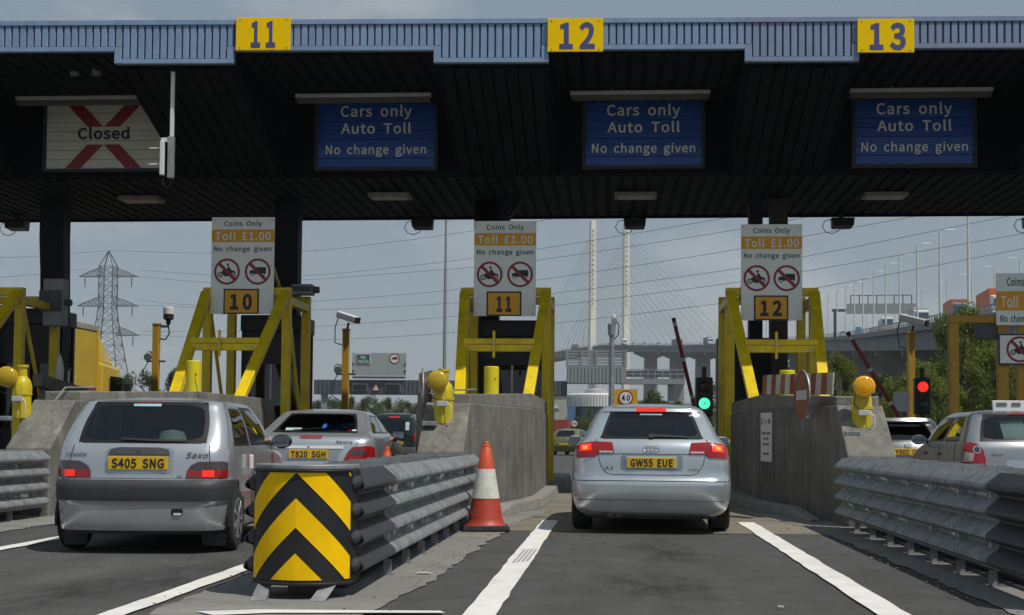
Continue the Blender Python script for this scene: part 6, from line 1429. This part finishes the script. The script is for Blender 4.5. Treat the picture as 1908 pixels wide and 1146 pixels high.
for py_ in (847, 1280):
    dd = dist_at_y(py_); p, tg, rt = along(dd)
    for s_ in (-1, 21):
        c = p + rt * s_; h = 137. if py_ < 900 else 140.
        mb = MB(); mb.hexa([(-2.2, -2.8, 0), (2.2, -2.8, 0), (2.2, 2.8, 0), (-2.2, 2.8, 0), (-1.65, -2.1, h), (1.65, -2.1, h), (1.65, 2.1, h), (-1.65, 2.1, h)]); o = mb.build('tower', TW, br, bevel=.3); o.location = (c.x, c.y, 0); o.rotation_euler = (0, 0, math.atan2(rt.y, rt.x))
        if py_ < 900:
            for k in range(16):
                mb = MB(); mb.box(-.35, .35, -.12, 0, -.5, .5); a_ = mb.build('cable_anchor', GD, br); a_.location = (c.x + .3, c.y - 2.3 - .6 * (1 - k / 16), 84 + k * 3.1)
        for sg in (-1, 1):
            for k in range(14):
                zt = h - 6 - (13 - k) * 3.4; L_ = 16 + k * 13.5
                q, _, r2 = along(dd + sg * L_); e = q + r2 * s_
                mb = MB(); mb.tube([(c.x, c.y, zt), tuple(e + Vector((0, 0, .3)))], .085, 4); mb.build('stay_cable', M('stay_grey', (.16, .17, .18), .5), br)
    mb = MB(); q0, q1 = p + rt * -1, p + rt * 21; mb.beam((q0.x, q0.y, p.z - 4), (q1.x, q1.y, p.z - 4), 3, 4); mb.build('cross_beam', TW, br)

ORD = ['first', 'second', 'third', 'fourth', 'fifth', 'sixth', 'seventh', 'eighth', 'ninth', 'tenth', 'eleventh', 'twelfth', 'thirteenth', 'fourteenth', 'fifteenth', 'sixteenth', 'seventeenth', 'eighteenth', 'nineteenth', 'twentieth']
lp_mat = M('lamp_post_cream', (.62, .62, .58), .5, var=.05)
def lamp_proto():
    mb = MB(); mb.tube([(0, 0, 0), (0, 0, 12)], [.17, .12], 8); a = mb.mesh('shaft', True); a.materials.append(lp_mat)
    mb = MB(); mb.tube([(0, 0, 12), (.15, 0, 12.15), (.9, 0, 12.2)], .06, 6); b = mb.mesh('arm', True); b.materials.append(lp_mat)
    mb = MB(); mb.hexa([(.7, -.18, 12.12), (2.0, -.14, 12.16), (2.0, .14, 12.16), (.7, .18, 12.12), (.75, -.12, 12.3), (1.9, -.1, 12.3), (1.9, .1, 12.3), (.75, .12, 12.3)]); c = mb.mesh('lantern'); c.materials.append(MT_wh)
    return a, b, c
LPM = lamp_proto()
def lamp_post(p, ang, label, grp):
    t = thing('lamp_post', label, 'lamp post', tuple(p), ang, grp)
    for me, nm in zip(LPM, ('shaft', 'arm', 'lantern')): link(me, nm, None, t)
ys = [156, 177, 199, 221, 242, 265, 288, 306, 325, 345, 366, 388, 412, 440, 470, 505, 545, 590, 640, 700]
for i, y in enumerate(ys):
    d = dist_at_y(y); p, tg, rt = along(d); an = math.atan2(rt.y, rt.x)
    lamp_post(p + rt * -.4, an, f'{ORD[i]} cream lamp post from the right along the near viaduct edge', 'lamp posts on the near viaduct edge')
for i, y in enumerate([232, 255, 280, 310, 345, 385, 430, 480, 540, 600, 660, 730]):
    d = dist_at_y(y); p, tg, rt = along(d); an = math.atan2(-rt.y, -rt.x)
    lamp_post(p + rt * 20.4, an, f'{ORD[i]} cream lamp post from the right along the far viaduct edge', 'lamp posts on the far viaduct edge')
for i, y in enumerate([790, 830, 870, 910, 960]):
    d = dist_at_y(y); p, tg, rt = along(d)
    lamp_post(p + rt * -.4, 0, f'{ORD[i]} lamp post from the right on the cable-stayed span', 'lamp posts on the main span')

# vehicles on the bridge
def bridge_lorry(y, off, L_, col, cab, label, h=3.9):
    d = dist_at_y(y); p, tg, rt = along(d); q = p + rt * off
    t = thing('lorry', label, 'lorry', tuple(q), math.atan2(tg.y, tg.x) - math.pi / 2, 'lorries on the bridge')
    mb = MB(); mb.box(-1.25, 1.25, 0, L_, 1.1, h); mb.build('cargo_box', M('cargo_' + label.split()[0] + '%d' % y, col, .5, var=.08), t, bevel=.05)
    mb = MB(); mb.hexa([(-1.2, -2.3, .6), (1.2, -2.3, .6), (1.2, -.3, .6), (-1.2, -.3, .6), (-1.1, -2.1, 3.1), (1.1, -2.1, 3.1), (1.2, -.3, 3.4), (-1.2, -.3, 3.4)]); mb.build('cab', M('cab_' + label.split()[0] + '%d' % y, cab, .4), t, bevel=.1)
    mb = MB(); mb.box(-1.05, 1.05, -2.34, -2.2, 1.9, 2.8); mb.build('windscreen', M('far_glass', (.06, .10, .16), .15), t)
    mb = MB(); mb.box(-1.1, 1.1, -2.0, L_, .5, 1.08); mb.build('chassis', MT_black, t)
    for yy in (-1.4, L_ * .7, L_ * .85):
        for s_ in (-1, 1):
            mb = MB(); mb.cyl((s_ * .9, yy, .5), (s_ * 1.2, yy, .5), .5, n=12); mb.build('wheel', MT_rub, t)
def bridge_car(y, off, col, label, h=1.45):
    d = dist_at_y(y); p, tg, rt = along(d); q = p + rt * off
    t = thing('car', label, 'car', tuple(q), math.atan2(tg.y, tg.x) - math.pi / 2, 'cars on the bridge')
    mb = MB(); mb.box(-.85, .85, -2.1, 2.1, .25, h * .6); mb.build('body', M('bcar_%d' % y, col, .35, var=.04, coat=.4), t, bevel=.15)
    mb = MB(); mb.hexa([(-.8, -1.3, h * .6), (.8, -1.3, h * .6), (.8, 1.6, h * .6), (-.8, 1.6, h * .6), (-.62, -.6, h), (.62, -.6, h), (.62, 1.0, h), (-.62, 1.0, h)]); mb.build('cabin', M('far_glass', (.06, .10, .16), .15), t, bevel=.08)
    for yy in (-1.3, 1.3):
        for s_ in (-1, 1):
            mb = MB(); mb.cyl((s_ * .65, yy, .3), (s_ * .87, yy, .3), .3, n=10); mb.build('wheel', MT_rub, t)
bridge_lorry(172, 6, 9, (.62, .12, .03), (.7, .72, .72), 'orange box lorry with white cab on the viaduct at right', 4.3)
bridge_lorry(196, 5, 7, (.55, .13, .05), (.2, .2, .22), 'second orange lorry, lower, behind the tree top')
bridge_lorry(230, 4, 7, (.42, .45, .43), (.75, .76, .76), 'grey lorry with white cab left of the orange ones')
bridge_lorry(275, 3, 4.5, (.6, .57, .47), (.6, .58, .5), 'cream box van on the viaduct', 3.0)
bridge_car(300, 3, (.6, .3, .02), 'yellow car on the viaduct below the grey gantry', 1.6); bridge_car(330, 3, (.04, .2, .5), 'blue van on the viaduct below the grey gantry', 2.4); bridge_car(362, 3, (.5, .55, .6), 'white and blue car left of the blue van', 1.8)
bridge_lorry(640, 4, 9, (.12, .14, .17), (.75, .76, .77), 'dark box lorry with white cab right of the left barrier arm')
bridge_lorry(700, 4, 11, (.11, .11, .12), (.4, .06, .06), 'dark lorry with red cab behind the left barrier arm')
bridge_lorry(800, 5, 3, (.7, .72, .73), (.72, .73, .74), 'white lorry just right of the bridge towers', 4.2)
bridge_lorry(905, 4, 10, (.2, .2, .22), (.4, .1, .1), 'dark lorry between the two bridge towers')
for i, (y, o_, lb) in enumerate(((655, 6, 'white car on the bridge near the yellow frame'), (735, 4, 'silver car on the bridge behind the red-cab lorry'), (760, 4, 'white car on the bridge left of that silver car'), (785, 6, 'small silver car on the bridge right of the towers'), (830, 5, 'silver car at the foot of the right tower'), (850, 6, 'white car just left of the right tower'))):
    bridge_car(y, o_, (.65, .67, .68), lb, 1.9)
# sign gantry on the viaduct, seen from behind
d = dist_at_y(345); p, tg, rt = along(d)
t = thing('sign_gantry', 'grey sign gantry seen from behind on the viaduct', 'gantry', tuple(p), math.atan2(rt.y, rt.x))
mb = MB(); mb.box(2, 19, -.2, .2, 6.0, 8.6); mb.build('sign_back_panel', M('gantry_back', (.25, .28, .28), .6, var=.06), t)
mb = MB(); mb.box(-1.6, 22, .2, .9, 6.6, 7.3); mb.build('truss_beam', MT_dgrey, t)
for i in range(8):
    x = 3 + i * 15 / 7; mb = MB(); mb.box(x - .12, x + .12, -.1, .1, 8.6, 10.6); mb.build('upright', MT_dgrey, t)
mb = MB(); mb.box(2.9, 18.1, -.1, .1, 10.6, 10.8); mb.build('top_rail', MT_dgrey, t)
for x in (-.9, 20.8):
    mb = MB(); mb.box(x - .3, x + .3, .2, .8, -.7, 6.58); mb.build('leg', MT_dgrey, t)

# ------------------------------------------------------------------ electricity pylon and lines
PY = 362.; c0 = atY(203, 467, PY); H_ = c0.z; PX = c0.x
t = thing('electricity_pylon', 'steel lattice electricity pylon on the left', 'pylon', (PX, PY, 0)); st = M('pylon_steel', (.10, .115, .13), .6, var=.1)
def hw_at(z): return 1.95 if z > .66 * H_ else 1.95 + (.66 * H_ - z) / (.66 * H_) * 5.2
lv = [0, 6, 11.5, 16.5, 21, 25, 28.5, 32, 35.3, 38.5, 41.5, 44.3, 46.8]
for sx in (-1, 1):
    for sy in (-1, 1):
        mb = MB(); mb.tube([(sx * hw_at(z), sy * hw_at(z), z) for z in lv] + [(0, 0, H_)], .16, 5); mb.build('leg', st, t)
for k, (z0, z1) in enumerate(zip(lv, lv[1:])):
    a, b = hw_at(z0), hw_at(z1); mb = MB()
    for (p0, p1, q0, q1) in (((-a, -a), (a, -a), (-b, -b), (b, -b)), ((-a, a), (a, a), (-b, b), (b, b)), ((-a, -a), (-a, a), (-b, -b), (-b, b)), ((a, -a), (a, a), (b, -b), (b, b))):
        mb.tube([(*p0, z0), (*q1, z1)], .075, 4); mb.tube([(*p1, z0), (*q0, z1)], .075, 4); mb.tube([(*q0, z1), (*q1, z1)], .075, 4)
    o = mb.build('lattice_panel', st, t); o['kind'] = 'stuff'
tips = []
for z, L_ in ((44.0, 8.3), (35.8, 8.7), (27.6, 9.2)):
    for s_ in (-1, 1):
        mb = MB(); w = hw_at(z); N = 6
        bot = [(s_ * (w + (L_ - w) * k / N), z) for k in range(N + 1)]; top = [(s_ * (w + (L_ - w) * k / N), z + 2.5 * (1 - (k / N) ** 1.25)) for k in range(N + 1)]
        for yy in (-.8, .8):
            f_ = lambda k: yy * (1 - k / N * .8)
            for k in range(N):
                mb.tube([(bot[k][0], f_(k), bot[k][1]), (bot[k + 1][0], f_(k + 1), bot[k + 1][1])], .1, 4); mb.tube([(top[k][0], f_(k), top[k][1]), (top[k + 1][0], f_(k + 1), top[k + 1][1])], .09, 4)
                mb.tube([(bot[k][0], f_(k), bot[k][1]), (top[k + 1][0], f_(k + 1), top[k + 1][1])], .07, 4); mb.tube([(bot[k][0], f_(k), bot[k][1]), (top[k][0], f_(k), top[k][1])], .07, 4)
        o = mb.build('cross_arm', st, t); o['kind'] = 'stuff'
        tips.append((PX + s_ * L_, PY, z))
        mb = MB(); mb.lathe([(.05, 0), (.16, -.5), (.16, -2.4), (.05, -2.9)], c=(s_ * L_ * .8, 0, z - .1), n=6); mb.build('insulator', st, t)
# wires: lie in a vertical plane from the pylon to the next one, off the right edge
QX, QY = 75., 128.
def on_plane(px, py, off=0):
    dvec = ray(px, py); nx, ny = (QY - PY), -(QX - PX); k = ((PX + off - 0) * nx + PY * ny) / (dvec.x * nx + dvec.y * ny); return CP + dvec * k
wires = [[(203, 467), (390, 472), (560, 469), (740, 450), (882, 430), (1030, 408), (1180, 384)],
         [(258, 503), (390, 512), (560, 514), (740, 498), (882, 481), (1030, 460), (1330, 410), (1500, 378)],
         [(150, 503), (390, 527), (560, 522), (740, 509), (882, 498), (1030, 481), (1330, 435), (1500, 405), (1640, 378)],
         [(262, 560), (390, 570), (560, 563), (740, 550), (882, 536), (1030, 518), (1330, 472), (1496, 441), (1723, 400), (1840, 378)],
         [(145, 563), (390, 574), (560, 578), (740, 571), (850, 564), (1030, 547), (1330, 507), (1496, 479), (1892, 400), (2000, 378)],
         [(264, 617), (390, 618), (560, 610), (740, 598), (850, 589), (1030, 570), (1330, 532), (1496, 506), (1908, 435), (2050, 408)],
         [(150, 618), (390, 630), (560, 634), (740, 627), (850, 619), (1030, 603), (1330, 567), (1496, 541), (1908, 463), (2050, 432)]]
wl_ = ['topmost power line, from the pylon peak', 'second power line down in the sky', 'third power line down in the sky', 'fourth power line down, crossing the bridge towers', 'fifth power line down, crossing the bridge towers', 'sixth power line down, crossing the bridge towers', 'lowest power line, crossing the bridge towers']
wm = M('wire_grey', (.13, .145, .16), .5)
for w_, lb in zip(wires, wl_):
    P3 = [on_plane(*q) for q in w_]; sm2 = bez([tuple(q) for q in P3], 4)
    mb = MB(); mb.tube(sm2, [.022 + .00007 * q.y for q in sm2], 4); tag(mb.build('power_line', wm), lb, 'power line', 'power lines across the sky')
lw = [[(203, 467), (60, 478), (-40, 482)], [(145, 503), (60, 512), (-40, 520)], [(140, 563), (60, 575), (-40, 590)]]
for w_, lb in zip(lw, ('top power line left of the pylon', 'middle power line left of the pylon', 'lower power line left of the pylon')):
    mb = MB(); mb.tube([atY(x, y, PY - (203 - x) * .5) for x, y in w_], .06, 4); tag(mb.build('power_line', wm), lb, 'power line', 'power lines across the sky')

# ------------------------------------------------------------------ trees
LEAF = [leaf('leaf_fresh', (.14, .17, .032)), leaf('leaf_dark', (.075, .1, .028)), leaf('leaf_grey', (.08, .1, .045))]
BARK = M('bark', (.06, .05, .04), .9, var=.3, scale=3)
def crown_mesh(seed, n, size, mat, flat=1.0, low=.1):
    r = random.Random(seed); mb = MB(); cl = []
    for _ in range(34):
        a = r.uniform(0, 2 * math.pi); u = r.uniform(low, 1); rad_ = math.sqrt(max(0, 1 - (2 * u - 1) ** 2)) * .5; k = r.uniform(.45, 1.0)
        cl.append((rad_ * k * math.cos(a), rad_ * k * math.sin(a), u, r.uniform(.07, .17)))
    for _ in range(n):
        cx, cy, cz, cr_ = r.choice(cl); d = Vector((r.gauss(0, 1), r.gauss(0, 1), r.gauss(0, 1))).normalized() * cr_ * (r.random() ** .4)
        p = Vector((cx + d.x, cy + d.y, cz + d.z * .9)); s = size * r.uniform(.6, 1.3)
        u = Vector((r.gauss(0, 1), r.gauss(0, 1), r.gauss(0, .7))).normalized(); v = u.orthogonal().normalized(); v.rotate(Matrix.Rotation(r.uniform(0, 6.28), 3, u)); w2 = u.cross(v)
        b = len(mb.v); mb.v += [tuple(p - v * s), tuple(p + w2 * s * .5), tuple(p + v * s), tuple(p - w2 * s * .5)]; mb.f.append((b, b + 1, b + 2, b + 3))
    me = bpy.data.meshes.new('crown'); me.from_pydata(mb.v, [], mb.f); me.materials.append(mat); return me
def trunk_mesh(seed):
    r = random.Random(seed); mb = MB(); mb.tube([(0, 0, -.02), (.01, .01, .3), (-.01, .02, .6), (0, 0, .85)], [.035, .028, .018, .006], 7)
    for k in range(7):
        a = k * 2.4; z = .22 + k * .08; mb.tube([(0, 0, z), (math.cos(a) * .14, math.sin(a) * .14, z + .13), (math.cos(a) * .26, math.sin(a) * .26, z + .2)], [.014, .009, .003], 5)
    me = mb.mesh('trunk', True); me.materials.append(BARK); return me
CM = [crown_mesh(3, 13000, .019, LEAF[0]), crown_mesh(8, 8000, .022, LEAF[1]), crown_mesh(12, 6000, .021, LEAF[2], low=.0), crown_mesh(21, 13000, .018, LEAF[0], low=.0)]
TMh = [trunk_mesh(1), trunk_mesh(2)]
def tree(px, ptop, Y, wpx, kind, label, name='tree', cat='tree', grp='trees beyond the plaza', rz=None):
    c = atY(px, ptop, Y); w = wpx * Y / F_PX; t = thing(name, label, cat, (c.x, Y, 0), random.uniform(0, 6) if rz is None else rz, grp)
    o = link(CM[kind], 'crown', None, t); o.scale = (w, w, c.z * .87); o.location = (0, 0, c.z * .03)
    o = link(TMh[kind % 2], 'trunk', None, t); o.scale = (c.z * .8, c.z * .8, c.z * .9)
    return t
tree(1796, 566, 66, 150, 0, 'tallest fresh green tree behind the red light, right')
tree(1905, 600, 70, 170, 3, 'broad green tree behind the right edge board')
tree(1712, 665, 62, 140, 3, 'green tree right of the raised red arm')
tree(1640, 690, 75, 130, 1, 'dark shrubby tree behind the bright amber beacon')
tree(1556, 655, 60, 100, 0, 'green tree just right of the right yellow frame')
tree(1445, 650, 72, 120, 3, 'tree seen between the columns below toll board 12')
tree(1345, 700, 95, 110, 1, 'dark tree behind the green traffic light')
tree(1225, 722, 140, 100, 1, 'dark round tree right of the amber 40 sign')
tree(1850, 640, 58, 150, 0, 'leafy shrub low behind the orange gate')
for i, (px, py, w, lb) in enumerate(((240, 690, 60, 'willowy bush at the yellow lorry cab'), (280, 684, 80, 'wispy bush left of the white-capped camera post'), (330, 676, 60, 'taller bush right of the white-capped camera post'))):
    tree(px, py, 85, w, 2, lb, 'bush', 'bush', 'bushes left of the frames')
for i, (px, py, w) in enumerate(((590, 742, 60), (622, 737, 70), (655, 735, 64), (690, 734, 70), (722, 737, 64), (752, 741, 56), (785, 748, 60))):
    tree(px, py, 230 + (i % 3) * 12, w, 2 if i % 2 else 1, ORD[i] + ' far tree from the left under the dark gantry', grp='far tree belt under the gantry')
for i, (px, py, w) in enumerate(((1020, 775, 60), (1075, 775, 50), (1120, 772, 60), (1095, 760, 40))):
    tree(px, py, 200 + i * 15, w, 1, ORD[i] + ' low far tree behind the olive hatchback', grp='low far trees past the plaza')
tree(1745, 690, 56, 120, 0, 'leafy shrub between the camera post and the red light')
tree(1690, 715, 60, 110, 3, 'low leafy shrub behind the red light')
tree(1830, 600, 68, 140, 3, 'leafy tree between the tallest tree and the edge board')
tree(1590, 705, 66, 90, 3, 'small shrub behind the raised right arm')
# low hills on the skyline
for nm, pts, Y in (('hill', [(-300, 770), (200, 745), (420, 742), (620, 748), (800, 752), (960, 768), (1000, 790)], 1500), ('hill', [(960, 790), (1040, 738), (1090, 742), (1300, 752), (1700, 760), (2300, 765)], 1650)):
    mb = MB(); top = [atY(x, y, Y) for x, y in pts]; n = len(top)
    mb.add([(p.x, Y - 250, 0) for p in top] + [tuple(p) for p in top] + [(p.x, Y + 300, 0) for p in top], [(i, i + 1, n + i + 1, n + i) for i in range(n - 1)] + [(n + i, n + i + 1, 2 * n + i + 1, 2 * n + i) for i in range(n - 1)])
    struct(nm, mb, M('hill_green', (.06, .075, .045), .95, var=.3, scale=.02), smooth=True)
bpy.data.scenes.remove(TXS)
# ------------------------------------------------------------------ haze
mb = MB(); mb.box(-3050, 3050, -320, 4050, -1.0, 160)
hz = bpy.data.materials.new('haze'); hz.use_nodes = True; hn = hz.node_tree.nodes; hn.clear()
ho = hn.new('ShaderNodeOutputMaterial'); hv = hn.new('ShaderNodeVolumePrincipled'); hv.inputs['Color'].default_value = (.80, .86, .93, 1); hv.inputs['Density'].default_value = .00020; hv.inputs['Anisotropy'].default_value = .0
hz.node_tree.links.new(hv.outputs[0], ho.inputs['Volume'])
tag(mb.build('haze', hz), 'thin pale summer haze over the whole scene', 'haze', kind='stuff')
